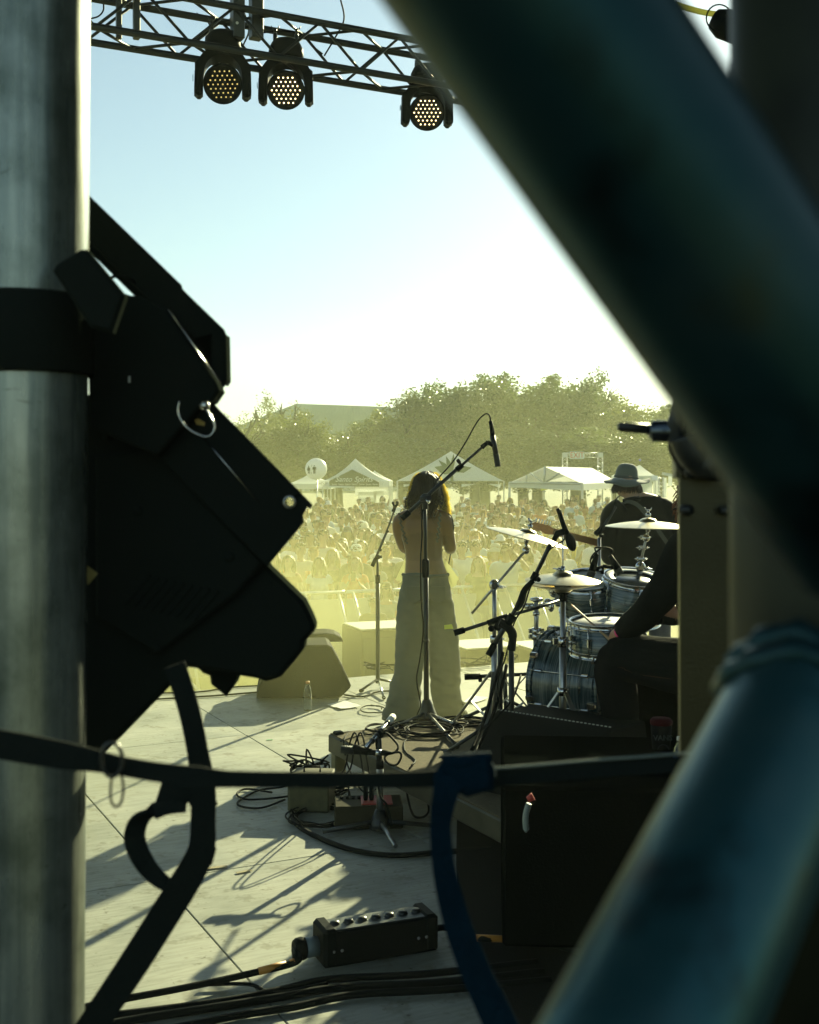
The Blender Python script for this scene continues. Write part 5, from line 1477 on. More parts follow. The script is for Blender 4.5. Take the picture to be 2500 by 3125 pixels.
# tom stand with a horizontal arm
b3 = V((at(1637, 1, 6.7).x, 6.7, RZ)); t3 = at(1637, 1838, 6.7)
t = thing('tom_stand', 'chrome stand with a horizontal arm to the smaller rack tom', 'stand', b3)
MB().cyl(b3 + Z * .03, b3 + Z * .55, .018, 12).build('lower_tube', M_steel, t)
MB().cyl(b3 + Z * .5, t3, .0135, 12).build('upper_tube', M_steel, t)
mb = MB(); mb.tube([at(1600, 1850, 6.7), at(1655, 1846, 6.7), at(1745, 1812, 6.8)], .009, 8); mb.build('arm', M_chrome, t)
mb = MB(); mb.lathe([(0, .03), (.035, .024), (.04, .012), (.01, .0), (.01, -.05), (.02, -.055), (.02, -.075), (0, -.075)], t3, seg=16); mb.cyl(at(1600, 1850, 6.69), at(1628, 1849, 6.69), .017, 10); wing(mb, at(1600, 1850, 6.69), (-1, -.3, .1), 1.2); mb.ball(at(1672, 1840, 6.72), .026, 10, 8); mb.ball(at(1682, 1852, 6.70), (.018, .018, .03), 10, 8); mb.build('ratchet', M_chrome, t)
mb = MB()
for py, w_ in ((1925, .05), (1942, .02)):
    q = at(1637, py, 6.7); mb.cyl(q - Z * .018, q + Z * .018, .026, 12); mb.box(q, (.09, .02, .026), None, .005)
mb.build('memory_lock', M_chrome, t); tripod(t, b3, 0, M_steel, .30, .34, .9)
q = at(1690, 1800, 6.72)
mb = MB(); mb.ball(q, (.03, .03, .045), 10, 8); wing(mb, q, (-1, -.2, .3), 1.6); mb.box(q + V((.03, 0, -.05)), (.05, .03, .09), None, .01); mb.build('tom_bracket', M_chrome, t)

# ------------------------------------------------------------------ microphone stands
def mic_body(mb, a, b, r0, r1):
    mb.tube([a, a.lerp(b, .72), b], [r0, r1 * .95, r1], 12)
def seg_pipe(t, name, a, b, r, mat=None): return MB().cyl(a, b, r, 12).build(name, mat or M_blackmet, t)
# the singer's boom stand, on the riser
sb = on(1305, 2186, RZ); SYY = sb.y
T = lambda px, py, dy=0: at(px, py, SYY + dy)
t = thing('microphone_stand', 'tall black boom microphone stand behind the singer', 'microphone stand', sb)
seg_pipe(t, 'lower_tube', T(1302, 2170), T(1299, 1722), .0165)
seg_pipe(t, 'upper_tube', T(1299, 1730), T(1297, 1528), .011)
mb = MB(); mb.tube([T(1299, 1762), T(1299, 1750), T(1299, 1712), T(1298, 1705)], [.018, .0225, .0225, .014], 12); mb.build('clutch', M_rubber, t)
mb = MB(); mb.tube([T(1300, 1952), T(1300, 1960)], .020, 12); mb.build('ring', M_blackmet, t)
mb = MB(); mb.tube([T(1303, 2200), T(1304, 2180), T(1303, 2150), T(1302, 2135)], [.062, .058, .036, .022], 8); mb.build('base_hub', M_blackmet, t)
for (px, py, dz) in ((1165, 2236, 0), (1395, 2278, 0), (1402, 2216, 0)):
    e = on(px, py, RZ + .012); MB().tube([T(1303, 2175) , e], [.011, .010], 8).build('leg', M_steel if px == 1402 else M_blackmet, t); MB().tube([e + (sb - e).normalized() * .05, e], .015, 8).build('rubber_foot', M_rubber, t)
pv = T(1298, 1523, -.02)
mb = MB(); mb.ball(pv, (.030, .022, .034), 12, 8); mb.cyl(pv + V((-.03, -.02, 0)), pv + V((.035, -.02, .01)), .017, 10); mb.tube([pv + V((.0, 0, .02)), pv + V((0, 0, -.06))], .017, 10); mb.build('pivot', M_blackmet, t)
MB().tube([T(1301, 1524, -.05), T(1310, 1535, -.055)], .010, 8).build('pivot_knob', M_chrome, t)
bl_, bh_ = T(1230, 1580, -.03), T(1492, 1347, .02)
mb = MB(); mb.tube([T(1226, 1583, -.03), T(1250, 1562, -.03)], .017, 12); mb.build('counterweight', M_rubber, t)
MB().tube([bl_, T(1408, 1420)], .0115, 12).build('boom', M_blackmet, t)
MB().tube([T(1400, 1428), bh_], .008, 12).build('boom_extension', M_blackmet, t)
mb = MB(); mb.tube([T(1394, 1434), T(1412, 1418)], .0165, 12); k = T(1403, 1412, -.01); mb.cyl(k, k + V((-.012, -.01, .016)), .011, 10); mb.build('boom_clamp', M_rubber, t)
mb = MB(); mb.tube([T(1470, 1366), T(1490, 1349)], [.014, .012], 10); mb.tube([T(1488, 1350), T(1506, 1358)], [.012, .015], 10); mb.build('clip', M_rubber, t)
m_ = thing('microphone', 'slim microphone hanging from the end of the tall boom', 'microphone', T(1508, 1355))
MB().tube([T(1497, 1285), T(1502, 1312), T(1505, 1345)], [.011, .013, .014], 10).build('connector', M_rubber, m_)
MB().tube([T(1503, 1330), T(1514, 1385)], [.016, .0165], 12).build('body', M_blackmet, m_)
MB().tube([T(1514, 1385), T(1520, 1424)], [.018, .0165], 12).build('grille', pm('dark_grille', (.05, .055, .05), .5, .6, bump=(500, .8)), m_)
MB().tube(spline([T(1497, 1288), T(1494, 1268), T(1480, 1264), T(1455, 1290), T(1420, 1352), T(1380, 1412), T(1338, 1460, .05), T(1318, 1500, -.02), T(1290, 1560, -.02), T(1288, 1640, -.01), T(1284, 1705, -.01), T(1284, 1760, -.01), T(1286, 1840, -.01), T(1292, 1910, -.01), T(1289, 1960, -.01), T(1280, 2020, -.01), T(1272, 2065, -.01), T(1275, 2100, -.01), T(1284, 2150, -.02), V((sb.x - .05, sb.y - .12, RZ + .006)), V((sb.x + .15, sb.y - .25, RZ + .006))], 6), .0042, 6).build('cable', M_rubber, m_)

# straight stand left of the singer
lb = on(1153, 2098); LY = lb.y; T = lambda px, py, dy=0: at(px, py, LY + dy)
t = thing('microphone_stand', 'thin microphone stand with an empty clip left of the singer', 'microphone stand', lb)
seg_pipe(t, 'lower_tube', T(1153, 2085), T(1153, 1770), .0165); seg_pipe(t, 'upper_tube', T(1153, 1775), T(1152, 1705), .010)
mb = MB(); mb.tube([T(1153, 1780), T(1153, 1755)], .019, 12); mb.build('clutch', M_rubber, t)
MB().tube([T(1136, 1728), T(1147, 1704)], .0155, 10).build('counterweight', M_rubber, t)
MB().tube([T(1143, 1712), T(1181, 1622)], .0095, 10).build('boom', M_blackmet, t); MB().tube([T(1178, 1628), T(1203, 1560)], .0075, 10).build('boom_extension', M_blackmet, t)
mb = MB(); mb.ball(T(1153, 1700), .02, 10, 8); mb.tube([T(1153, 1700), T(1166, 1699)], .011, 8); mb.ball(T(1161, 1678), .013, 8, 6); mb.ball(T(1182, 1622), .014, 8, 6); mb.build('pivot', M_rubber, t)
mb = MB(); mb.tube([T(1200, 1562), T(1206, 1545)], [.014, .012], 8); mb.tube([T(1206, 1548), T(1200, 1536)], .010, 8); mb.tube([T(1206, 1548), T(1214, 1536)], .010, 8); mb.ball(T(1200, 1535), .012, 8, 6); mb.ball(T(1213, 1534), .012, 8, 6); mb.build('clip', M_rubber, t)
for (px, py) in ((1172, 2130), (1100, 2108), (1215, 2085)):
    MB().tube([T(1153, 2072), on(px, py, .012)], [.010, .009], 8).build('leg', M_chrome if px == 1172 else M_blackmet, t)
    e = on(px, py, .012); MB().tube([e + (lb - e).normalized() * .03, e], .014, 8).build('rubber_foot', M_rubber, t)

# overhead boom by the hi-hat
ob_ = V((at(1561, 1, 5.7).x, 5.7, RZ)); T = lambda px, py, dy=0: at(px, py, 5.7 + dy)
t = thing('microphone_stand', 'thick black boom stand crossing in front of the left cymbal', 'microphone stand', ob_)
seg_pipe(t, 'lower_tube', ob_ + Z * .04, T(1561, 1965), .0135)
mb = MB(); mb.tube(spline([T(1562, 1985), T(1565, 1950), T(1560, 1925), T(1538, 1905), T(1525, 1898)], 4), [.018] * 5 + [.022] * 12, 10); mb.build('swivel', M_rubber, t)
MB().tube([T(1491, 2000), T(1510, 1965)], .0165, 12).build('counterweight', M_rubber, t)
MB().tube([T(1508, 1968), T(1560, 1885)], .0125, 12).build('boom', M_blackmet, t)
mb = MB(); mb.tube([T(1548, 1905), T(1566, 1877)], .021, 12); mb.build('grip', M_rubber, t)
MB().tube(spline([T(1560, 1885), T(1605, 1800), T(1636, 1752), T(1680, 1660)], 4), .0105, 12).build('boom_extension', M_blackmet, t)
MB().tube(spline([T(1575, 1862, -.02), T(1590, 1835, -.02), T(1602, 1800, -.02), T(1628, 1772, -.02)], 4), [.012, .014, .017, .018, .018, .018, .017, .016, .015, .014, .013, .012, .011], 10).build('cable_wrap', M_rubber, t)
mb = MB(); mb.tube([T(1626, 1770), T(1638, 1748)], .017, 12); mb.ball(T(1643, 1768, -.02), .013, 8, 6); mb.build('boom_clamp', M_rubber, t)
mb = MB(); mb.tube([T(1690, 1650), T(1702, 1628), T(1722, 1622)], [.012, .015, .017], 10); mb.build('clip', M_rubber, t)
tripod(t, ob_, 0, M_blackmet, .30, .20, .2, flat=False)
m_ = thing('microphone', 'black overhead microphone with oval windscreen by the guitar headstock', 'microphone', T(1725, 1620))
MB().tube([T(1701, 1552), T(1706, 1560), T(1722, 1608), T(1732, 1630)], [.008, .011, .012, .012], 10).build('body', M_black, m_)
MB().ball(T(1742, 1654), (.024, .024, .046), 14, 10, Matrix.Rotation(R(-18), 3, 'Y')).build('windscreen', pm('foam', (.018, .02, .018), .95, bump=(300, .5)), m_)
MB().tube(spline([T(1703, 1553, .01), T(1715, 1585, .02), T(1725, 1640, .02), T(1700, 1662, 0), T(1668, 1690, -.01), T(1620, 1790, -.015), T(1600, 1850, -.01), T(1570, 1900, .02), T(1545, 2000, .05), T(1520, 2120, .02), V((.55, 5.75, RZ + .01))], 5), .004, 6).build('cable', M_rubber, m_)

# low boom pointing at the toms
hb = V((at(1527, 1, 6.1).x, 6.1, RZ)); T = lambda px, py, dy=0: at(px, py, 6.1 + dy)
t = thing('microphone_stand', 'black boom stand with a nearly level arm reaching to the toms', 'microphone stand', hb)
seg_pipe(t, 'lower_tube', hb + Z * .03, T(1527, 1900), .0135)
MB().tube([T(1386, 1932), T(1418, 1922)], .0165, 12).build('counterweight', M_rubber, t)
MB().tube([T(1410, 1925), T(1560, 1877)], .0095, 12).build('boom', M_blackmet, t); MB().tube([T(1550, 1880), T(1640, 1855), T(1712, 1832, .1)], .008, 12).build('boom_extension', M_blackmet, t)
mb = MB(); mb.tube([T(1488, 1902), T(1550, 1880)], .0155, 12); mb.box(T(1530, 1905), (.06, .04, .075), Matrix.Rotation(R(20), 3, 'Y'), .012); mb.ball(T(1500, 1918, -.02), .017, 10, 8); mb.build('swivel', M_rubber, t)
tripod(t, hb, 0, M_blackmet, .28, .18, 1.1, flat=False)
# kick drum stand, low
kb_ = V((at(1556, 1, 6.9).x - .02, 6.9, RZ)); T = lambda px, py, dy=0: at(px, py, 6.85 + dy)
t = thing('microphone_stand', 'short black boom stand low beside the bass drum', 'microphone stand', kb_)
MB().tube([T(1418, 2066), T(1466, 2064)], .018, 12).build('counterweight', M_rubber, t); MB().tube([T(1460, 2064), T(1640, 2056)], .0105, 12).build('boom', M_blackmet, t)
mb = MB(); mb.box(T(1466, 2072), (.022, .02, .035), None, .005); mb.build('stop', M_rubber, t)
seg_pipe(t, 'column', kb_ + Z * .02, T(1540, 2050), .013); tripod(t, kb_, 0, M_blackmet, .24, .12, .7, flat=False)
# clip microphones on the toms
for k, (a, b, e, lab) in enumerate((((1822, 1690), (1808, 1742), (1800, 1762), 'black clip microphone over the smaller rack tom'), ((1862, 1695), (1884, 1735), (1893, 1752), 'black clip microphone leaning over the larger rack tom'))):
    T = lambda px, py, dy=0: at(px, py, 6.7 + dy)
    m_ = thing('microphone', lab, 'microphone', T(*b)); MB().tube([T(*a), T(*b)], [.012, .022], 12).build('body', M_black, m_); MB().tube([T(*b), T(*e)], [.024, .022], 12).build('grille', MATS['dark_grille'], m_)
    MB().tube(spline([T(*a), T(a[0] - 6 + 12 * k, a[1] - 18), T(1836, 1672), T(1812, 1690 + 8 * k, -.03), T(1802, 1712), T(1812, 1735), T(1840, 1745)], 5), .0045, 6).build('cable', M_rubber, m_)
    MB().tube([T(*b), T(1842, 1728), T(1838, 1752)], [.011, .011, .011], 8).build('clamp', M_rubber, m_)
gs = V((at(1829, 1, 7.6).x, 7.6, RZ))
t = thing('microphone_stand', "thin stand with a boom beside the guitarist's elbow", 'microphone stand', gs); T = lambda px, py, dy=0: at(px, py, 7.6 + dy)
seg_pipe(t, 'column', gs + Z * .02, T(1829, 1640), .011, M_steel); MB().tube([T(1816, 1632), T(1848, 1600), T(1880, 1545)], [.013, .011, .009], 10).build('boom', M_blackmet, t)
mb = MB(); mb.tube([T(1818, 1630), T(1842, 1608)], .018, 10); mb.tube([T(1829, 1636), T(1842, 1634)], .010, 8); mb.build('swivel', M_rubber, t)
MB().tube(spline([T(1822, 1634, -.02), T(1845, 1590, -.02), T(1866, 1562, -.02), T(1880, 1525, -.03), T(1893, 1512, -.02)], 4), .004, 6).build('cable', M_rubber, t)
tripod(t, gs, 0, M_blackmet, .28, .2, .5, flat=False)

# front microphone on its low stand, by the riser corner
fb = on(1160, 2540); FY = fb.y; T = lambda px, py, dy=0: at(px, py, FY + dy)
t = thing('microphone_stand', 'short microphone stand with a bright chrome arm in front of the riser', 'microphone stand', fb)
seg_pipe(t, 'lower_tube', T(1160, 2500), T(1160, 2325), .0165, M_steel); seg_pipe(t, 'upper_tube', T(1160, 2330), T(1158, 2240), .0105)
mb = MB(); mb.tube([T(1160, 2345), T(1160, 2318)], .019, 12); mb.ball(T(1158, 2242), .02, 10, 8); mb.build('clutch', M_rubber, t)
mb = MB(); mb.tube([T(1158, 2528), T(1158, 2510), T(1160, 2470)], [.05, .044, .022], 8); mb.build('base_hub', M_blackmet, t)
for (px, py) in ((985, 2538), (1208, 2582), (1330, 2520)):
    e = on(px, py, .012); MB().tube([T(1159, 2505), e], [.012, .011], 8).build('leg', M_steel if px == 1208 else M_blackmet, t)
a, b = T(1192, 2196, .10), T(1116, 2284, -.10)
MB().tube([a, b], .0105, 12).build('boom', M_chrome, t)
mb = MB(); 
for q in (.12, .38, .55, .72): mb.tube([a.lerp(b, q), a.lerp(b, q + .04)], .0145, 10)
mb.build('boom_collar', M_blackmet, t, kind='stuff'); MB().tube([a.lerp(b, -.12), a.lerp(b, .08)], .016, 10).build('boom_cap', M_white, t)
m_ = thing('microphone', 'black instrument microphone held level in front of the riser', 'microphone', T(1110, 2293, -.1))
MB().tube([T(1080, 2290, -.1), T(1150, 2296, -.1)], [.018, .013], 14).build('body', M_black, m_); MB().tube([T(1040, 2287, -.1), T(1054, 2288, -.1), T(1080, 2290, -.1)], [.017, .019, .021], 14).build('grille', MATS['dark_grille'], m_)
MB().tube([T(1078, 2279, -.1), T(1122, 2294, -.1)], [.02, .026], 10, ratio=.7).build('clip', M_rubber, m_)
MB().tube([T(1146, 2296, -.1), T(1164, 2297, -.1)], .0135, 12).build('band', M_chrome, m_); MB().tube([T(1162, 2297, -.1), T(1180, 2298, -.1), T(1196, 2298, -.1)], [.014, .012, .007], 10).build('connector', M_rubber, m_)
MB().tube(spline([T(1195, 2298, -.1), T(1220, 2296, -.1), T(1224, 2312, -.1), T(1210, 2334, -.1), T(1188, 2332, -.1), T(1174, 2314, -.1), T(1184, 2302, -.1), T(1205, 2296, -.09), T(1216, 2278, -.05), T(1200, 2256, 0), T(1176, 2236, .02), T(1150, 2246, 0), T(1154, 2330, 0), T(1158, 2420, -.03), T(1182, 2460, -.05), T(1196, 2520, -.05)], 5), .0055, 6).build('cable', M_rubber, m_)

# ------------------------------------------------------------------ monitors, cases, boxes
wc = on(930, 2133)
t = thing('monitor_wedge', 'black wedge monitor on the stage floor behind the water bottle', 'monitor speaker', wc)
k_ = wc.y / F
poly = [(785, 2128), (792, 2090), (838, 2000), (858, 1975), (872, 1970), (1000, 1970), (1012, 1977), (1030, 2010), (1052, 2054), (1071, 2096), (1068, 2104), (1038, 2133)]
MB().prism([((x - 930) * k_, (2133 - y) * k_) for x, y in poly], wc + V((0, 0, .001)), (1, .12, 0), (0, 0, 1), (-.12, 1, 0), .42, .012).build('cabinet', pm('textured_black', (.012, .014, .012), .75, spec=.25, bump=(200, .4)), t)
MB().prism([((x - 930) * k_, (2133 - y) * k_) for x, y in [(865, 1963), (985, 1962), (1010, 1966), (1030, 1977), (1036, 1990), (860, 1990)]], wc + V((0, .5, 0)), (1, .12, 0), (0, 0, 1), (-.12, 1, 0), .3, .01).build('rear_hood', MATS['textured_black'], t)
fc = on(1460, 2300, RZ)
# black wedge on the riser with a stitched grille edge
a, b = at(1520, 2166, 5.72), at(1872, 2216, 5.32)
dv = (b - a); dv.z = 0; ln = dv.length; dv.normalize(); nv = V((dv.y, -dv.x, 0))       # nv towards the camera
t = thing('monitor_wedge', 'black drum monitor wedge with a pale stitched grille edge on the riser', 'monitor speaker', V((a.x, a.y, RZ)))
MB().prism([(-.30, RZ - a.z), (-.30, RZ - a.z + .08), (-.02, 0), (.30, -.02), (.36, RZ - a.z)], a + dv * 0, -nv, Z, dv, ln, .01).build('cabinet', MATS['textured_black'], t)
mb = MB(); mb.add([a - nv * -.0, b, b + nv * .3 - Z * .2, a + nv * .3 - Z * .2], [(0, 1, 2, 3)])
mb = MB()
for k in range(30):
    q = a.lerp(V((b.x, b.y, a.z)), (k + .5) / 30) + Z * .004 - nv * .0; mb.box(q + nv * .012, (.010, .006, .004), Matrix((dv, nv.cross(dv) * -1 if False else nv, Z)).transposed())
mb.build('grille_stitch', pm('pale_thread', (.45, .46, .42), .7), t, kind='stuff')
# road case on the floor beside the riser
CT = .60
t = thing('road_case', 'large black road case in the shade at the near end of the riser', 'flight case', on(1800, 2700, 0))
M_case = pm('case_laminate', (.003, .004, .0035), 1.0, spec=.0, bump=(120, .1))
cxl, cxr = .30, 1.75
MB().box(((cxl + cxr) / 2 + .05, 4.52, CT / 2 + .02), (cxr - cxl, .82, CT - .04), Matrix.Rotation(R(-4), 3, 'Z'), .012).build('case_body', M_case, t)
solo('gap_filler', MB().box((1.36, 6.12, .52), (.62, .34, .52), Matrix.Rotation(R(20), 3, 'Z'), .02), M_case, 'black box added to close the bright gap behind the drummer', 'case', org=(1.36, 6.12, RZ))  # box added to turn the light gap behind the leg dark
# cup and bottle on the case
q = at(2018, 2290, 4.72); q.z = CT
t = thing('cup', 'black drink cup with red lid and pale lettering on the road case', 'cup', q)
MB().lathe([(0, 0), (.036, 0), (.041, .10), (.039, .10), (.034, .004), (0, .004)], q, seg=24).build('body', pm('cup_black', (.008, .008, .008), .7), t)
MB().lathe([(.043, .098), (.044, .112), (.036, .122), (0, .122)], q, seg=24).build('lid', pm('red_lid', (.05, .002, .005), .6, spec=.1), t)
put_text('lettering', 'VANS', .030, face_cam(q + V((-.002, -.0425, .052))), pm('cup_print', (.05, .062, .066), .6, spec=.1), t, 0, .003)
mb = MB(); mb.tube([q + V((.022 * math.cos(a), -.040, .004 + .022 * math.sin(a))) for a in [R(10 + 20 * i) for i in range(9)]], .0012, 5); mb.build('arc_print', MATS['cup_print'], t)
def glassy(name, c, rough=.05):
    m = bpy.data.materials.new(name); m.use_nodes = True; b = m.node_tree.nodes['Principled BSDF']
    b.inputs['Base Color'].default_value = (*c, 1); b.inputs['Transmission Weight'].default_value = 1; b.inputs['Roughness'].default_value = rough; b.inputs['IOR'].default_value = 1.33
    return m
M_pet = glassy('clear_plastic', (.9, .95, .93))
def bottle(q, h, label, lab_mat=None, cap=None):
    t = thing('water_bottle', label, 'bottle', q); s = h / .22
    pr = [(0, .002), (.026, 0), (.031, .008), (.031, .05), (.029, .055), (.031, .06), (.031, .09), (.029, .095), (.031, .10), (.031, .14), (.026, .165), (.014, .19), (.0125, .205)]
    MB().lathe([(r * s, z * s) for r, z in pr] + [((r - .0015) * s, z * s) for r, z in pr[::-1][:-1]] + [(0, .004 * s)], q, seg=24).build('bottle_body', M_pet, t)
    MB().lathe([(0, .22 * s), (.0145 * s, .22 * s), (.015 * s, .203 * s), (0, .203 * s)], q, seg=20).build('cap', cap or M_white, t)
    if lab_mat: MB().lathe([(.0318 * s, .06 * s), (.0318 * s, .125 * s), (.0308 * s, .125 * s)], q, seg=24).build('label_wrap', lab_mat, t)
    return t
bottle(on(939, 2167), .205, 'clear water bottle standing on the sunlit stage floor', None, pm('orange_cap', (.5, .25, .08), .5))
q = at(2075, 2398, 4.22); q.z = CT; bottle(q, .16, 'small water bottle with a blue label on the road case', pm('blue_label', (.02, .16, .42), .5))
q = at(2090, 2290, 4.70); q.z = CT; bottle(q, .12, 'short clear bottle beside the lettered cup', None)
# hardware of the kit in the shade at the right
t = thing('pedal_stand', 'folded chrome drum hardware on the carpet behind the cup', 'drum hardware', (1.55, 6.3, RZ))
for (a, b, r) in (((2062, 2150), (2078, 2230), .006), ((2150, 2130), (2166, 2180), .008), ((2158, 2152), (2172, 2152), .006), ((2060, 2185), (2096, 2187), .006), ((2078, 2160), (2096, 2162), .009), ((2133, 2160), (2105, 2200), .005), ((2146, 2162), (2160, 2170), .007)):
    MB().tube([at(*a, 6.1), at(*b, 6.1)], r, 8).build('rod', M_chrome, t)
for (a, b, r) in (((2180, 2190), (2060, 2260), .022), ((2186, 2130), (2188, 2290), .025), ((2080, 2205), (2175, 2200), .02)):
    MB().tube([at(*a, 5.95), at(*b, 5.95)], r, 8).build('strut', M_blackmet, t)
for (px, py) in ((2102, 2202), (2116, 2208)): MB().ball(at(px, py, 5.9), .006, 8, 6).build('rivet', M_chrome, t)

# boxes around the riser corner
q = on(1122, 2530); t = thing('stage_box', 'brown stage box with red panel and plugged cables in front of the riser', 'stage box', q)
fr = Matrix.Rotation(R(4), 3, 'Z')
MB().box(q + Z * .055 + V((0, .09, 0)), (.325, .20, .11), fr, .006).build('case', pm('brown_case', (.05, .045, .025), .6, var=(20, .7)), t)
MB().box(q + Z * .1125 + V((.04, .09, 0)), (.15, .15, .006), fr, .002).build('red_panel', pm('red_panel', (.35, .03, .02), .5), t)
for k in range(6): MB().cyl(q + V((-.13 + .028 * k, .12, .110)), q + V((-.13 + .028 * k, .12, .124)), .008, 8).build('knob', M_black, t)
for px in (1116, 1134):
    e = at(px, 2470, q.y + .08); e.z = .112
    MB().tube([e, e + Z * .02, e + Z * .075, e + Z * .095], [.009, .012, .010, .005], 8).build('plug', M_black, t)
    MB().tube(spline([e + Z * .09, e + Z * .13 - V((.01, 0, 0)), e + V((-.05, .10, .30)), e + V((-.09, .22, .22)), e + V((-.14, .45, .02)), e + V((-.3, .6, .006))], 5), .0045, 6).build('lead', M_rubber, t)
q = on(948, 2478); t = thing('wooden_box', 'olive box under a tangle of cables beside the riser leg', 'box', q)
MB().box(q + Z * .085 + V((0, .10, 0)), (.21, .22, .17), Matrix.Rotation(R(-6), 3, 'Z'), .008).build('case', pm('olive_case', (.085, .080, .03), .7, var=(25, .6)), t)
MB().tube([q + V((-.04, .10, .175)), q + V((-.04, .10, .20)), q + V((.04, .10, .20)), q + V((.04, .10, .175))], .006, 8).build('handle', M_black, t)

# power box with its feeder
p0, p1 = on(990, 2958), on(1338, 2900)
t = thing('power_box', 'long black power distribution box with sockets on top and heavy feeder cable', 'power box', p0)
dv = (p1 - p0).normalized(); nv = V((dv.y, -dv.x, 0)); ln = (p1 - p0).length; fr = Matrix((dv, -nv, Z)).transposed()
bh, bd2 = .118, .13; mid = p0.lerp(p1, .5) - nv * bd2 / 2
MB().box(mid + Z * bh / 2, (ln, bd2, bh), fr, .006).build('case', pm('distro_black', (.008, .010, .009), .6, spec=.25, bump=(80, .1)), t)
MB().box(mid + Z * (bh + .002) , (ln * .86, bd2 * .84, .006), fr, .002).build('top_plate', pm('grey_plate', (.055, .065, .06), .5, .4), t)
for s_ in (-1, 1): MB().box(mid + dv * s_ * (ln / 2 - .025) + Z * (bh / 2 + .006), (.052, bd2 + .01, bh + .012), fr, .012).build('end_cheek', M_black, t)
for k in range(7):
    c = mid + dv * (-ln * .36 + k * ln * .12) + Z * (bh + .006)
    MB().lathe([(0, .010), (.014, .010), (.017, .004), (.019, 0)], c, seg=16).build('socket', M_blackmet, t)
for k in (.08, .15, .82, .89):
    c = p0 + dv * ln * k + Z * .055 + nv * .003; MB().lathe([(0, .003), (.005, .002), (.006, 0)], c, nv, 10).build('screw', M_steel, t)
e0 = p0 - dv * .005 + Z * .058 - nv * .06
MB().tube([e0, e0 - dv * .05], [.034, .034], 20).build('inlet_collar', pm('grey_collar', (.16, .20, .20), .5), t)
MB().tube([e0 - dv * .045, e0 - dv * .055, e0 - dv * .075, e0 - dv * .085], [.036, .039, .037, .030], 12).build('inlet_nut', M_black, t)
w1, w2, w3 = on(905, 2935, .05), on(760, 2972, .03), on(560, 3015, .03)
MB().tube([e0 - dv * .08, w1 + Z * .0], [.014, .012], 10).build('strain_relief', M_black, t)
MB().tube(spline([e0 - dv * .08, w1, w2, w3, on(330, 3058, .03), on(150, 3100, .03), on(-80, 3160, .03)], 6), .0115, 10).build('feeder_cable', M_rubber, t)
M_otape = pm('orange_tape', (.50, .22, .03), .5)
for a, b in ((.04, .14), (.22, .80)): MB().tube([w1.lerp(w2, a), w1.lerp(w2, b)], .0128, 12).build('orange_tape', M_otape, t)
e1 = p1 + Z * .05 - nv * .06
MB().tube(spline([e1, e1 + dv * .06, on(1450, 2862, .04), on(1560, 2866, .03), on(1680, 2880, .03), on(1900, 2950, .03)], 5), .011, 10).build('outlet_cable', M_rubber, t)
MB().tube([on(1452, 2862, .04), on(1550, 2866, .031)], .0122, 12).build('orange_tape', M_otape, t)

# tape marks on the floor
M_tan = pm('tan_tape', (.34, .29, .15), .6, var=(40, .7)); M_gtape = pm('green_tape', (.10, .34, .14), .6)
for (px, py, l, w_, a_, m_, lab) in ((655, 2648, .11, .024, 20, M_tan, 'strip of tan tape on the sunlit floor below the hanging strap'), (745, 2660, .07, .02, 32, M_tan, 'short worn piece of tan tape on the sunlit floor'), (823, 2278 - 20, .04, .016, 10, M_gtape, 'tiny green tape mark on the floor below the wedge monitor'), (400, 2950, .09, .02, -50, M_tan, 'torn tan tape on the floor near the left post')):
    q = on(px, py, .0); mb = MB().box(q + Z * .0012, (l, w_, .0012), Matrix.Rotation(R(a_), 3, 'Z')); solo('tape_mark', mb, m_, lab, 'tape', 'tape marks on the stage floor', org=q)
# black sheet added on the floor to darken the shade beside the road case
shade_pts = [on(1395, 2490, .004), on(1392, 2640, .004), on(1405, 2800, .004), on(1450, 3000, .004), on(1500, 3200, .004), on(2300, 3200, .004), on(2100, 2560, .004)]
mb = MB(); mb.add(shade_pts + [p + Z * .006 for p in shade_pts], [list(range(7))[::-1], list(range(7, 14))] + [(i, (i + 1) % 7, 7 + (i + 1) % 7, 7 + i) for i in range(7)])
solo('shade_sheet', mb, pm('shade_sheet_black', (.016, .018, .015), .95, bump=(220, .5)), 'black sheet added to deepen the floor shade by the road case', 'shade sheet', org=shade_pts[0])
# paper set lists
for (pts, lab) in ((((998, 2150), (1052, 2136), (1102, 2155), (1040, 2164)), 'white set list sheet on the floor by the water bottle'), (((1415, 2142), (1440, 2120), (1490, 2130), (1450, 2145)), 'white paper sheet on the floor right of the singer')):
    c = [on(x, y, .004) for x, y in pts]; mb = MB(); n = 5; vv = []
    for i in range(n):
        for j in range(n): q = c[0].lerp(c[1], i / 4).lerp(c[3].lerp(c[2], i / 4), j / 4); q.z = .003 + .006 * ((i - 2) / 2) ** 2 * (j > 2); vv.append(q)
    mb.add(vv, [(i * n + j, (i + 1) * n + j, (i + 1) * n + j + 1, i * n + j + 1) for i in range(n - 1) for j in range(n - 1)]); solo('paper_sheet', mb, M_white, lab, 'paper', 'papers on the stage floor', org=c[0])

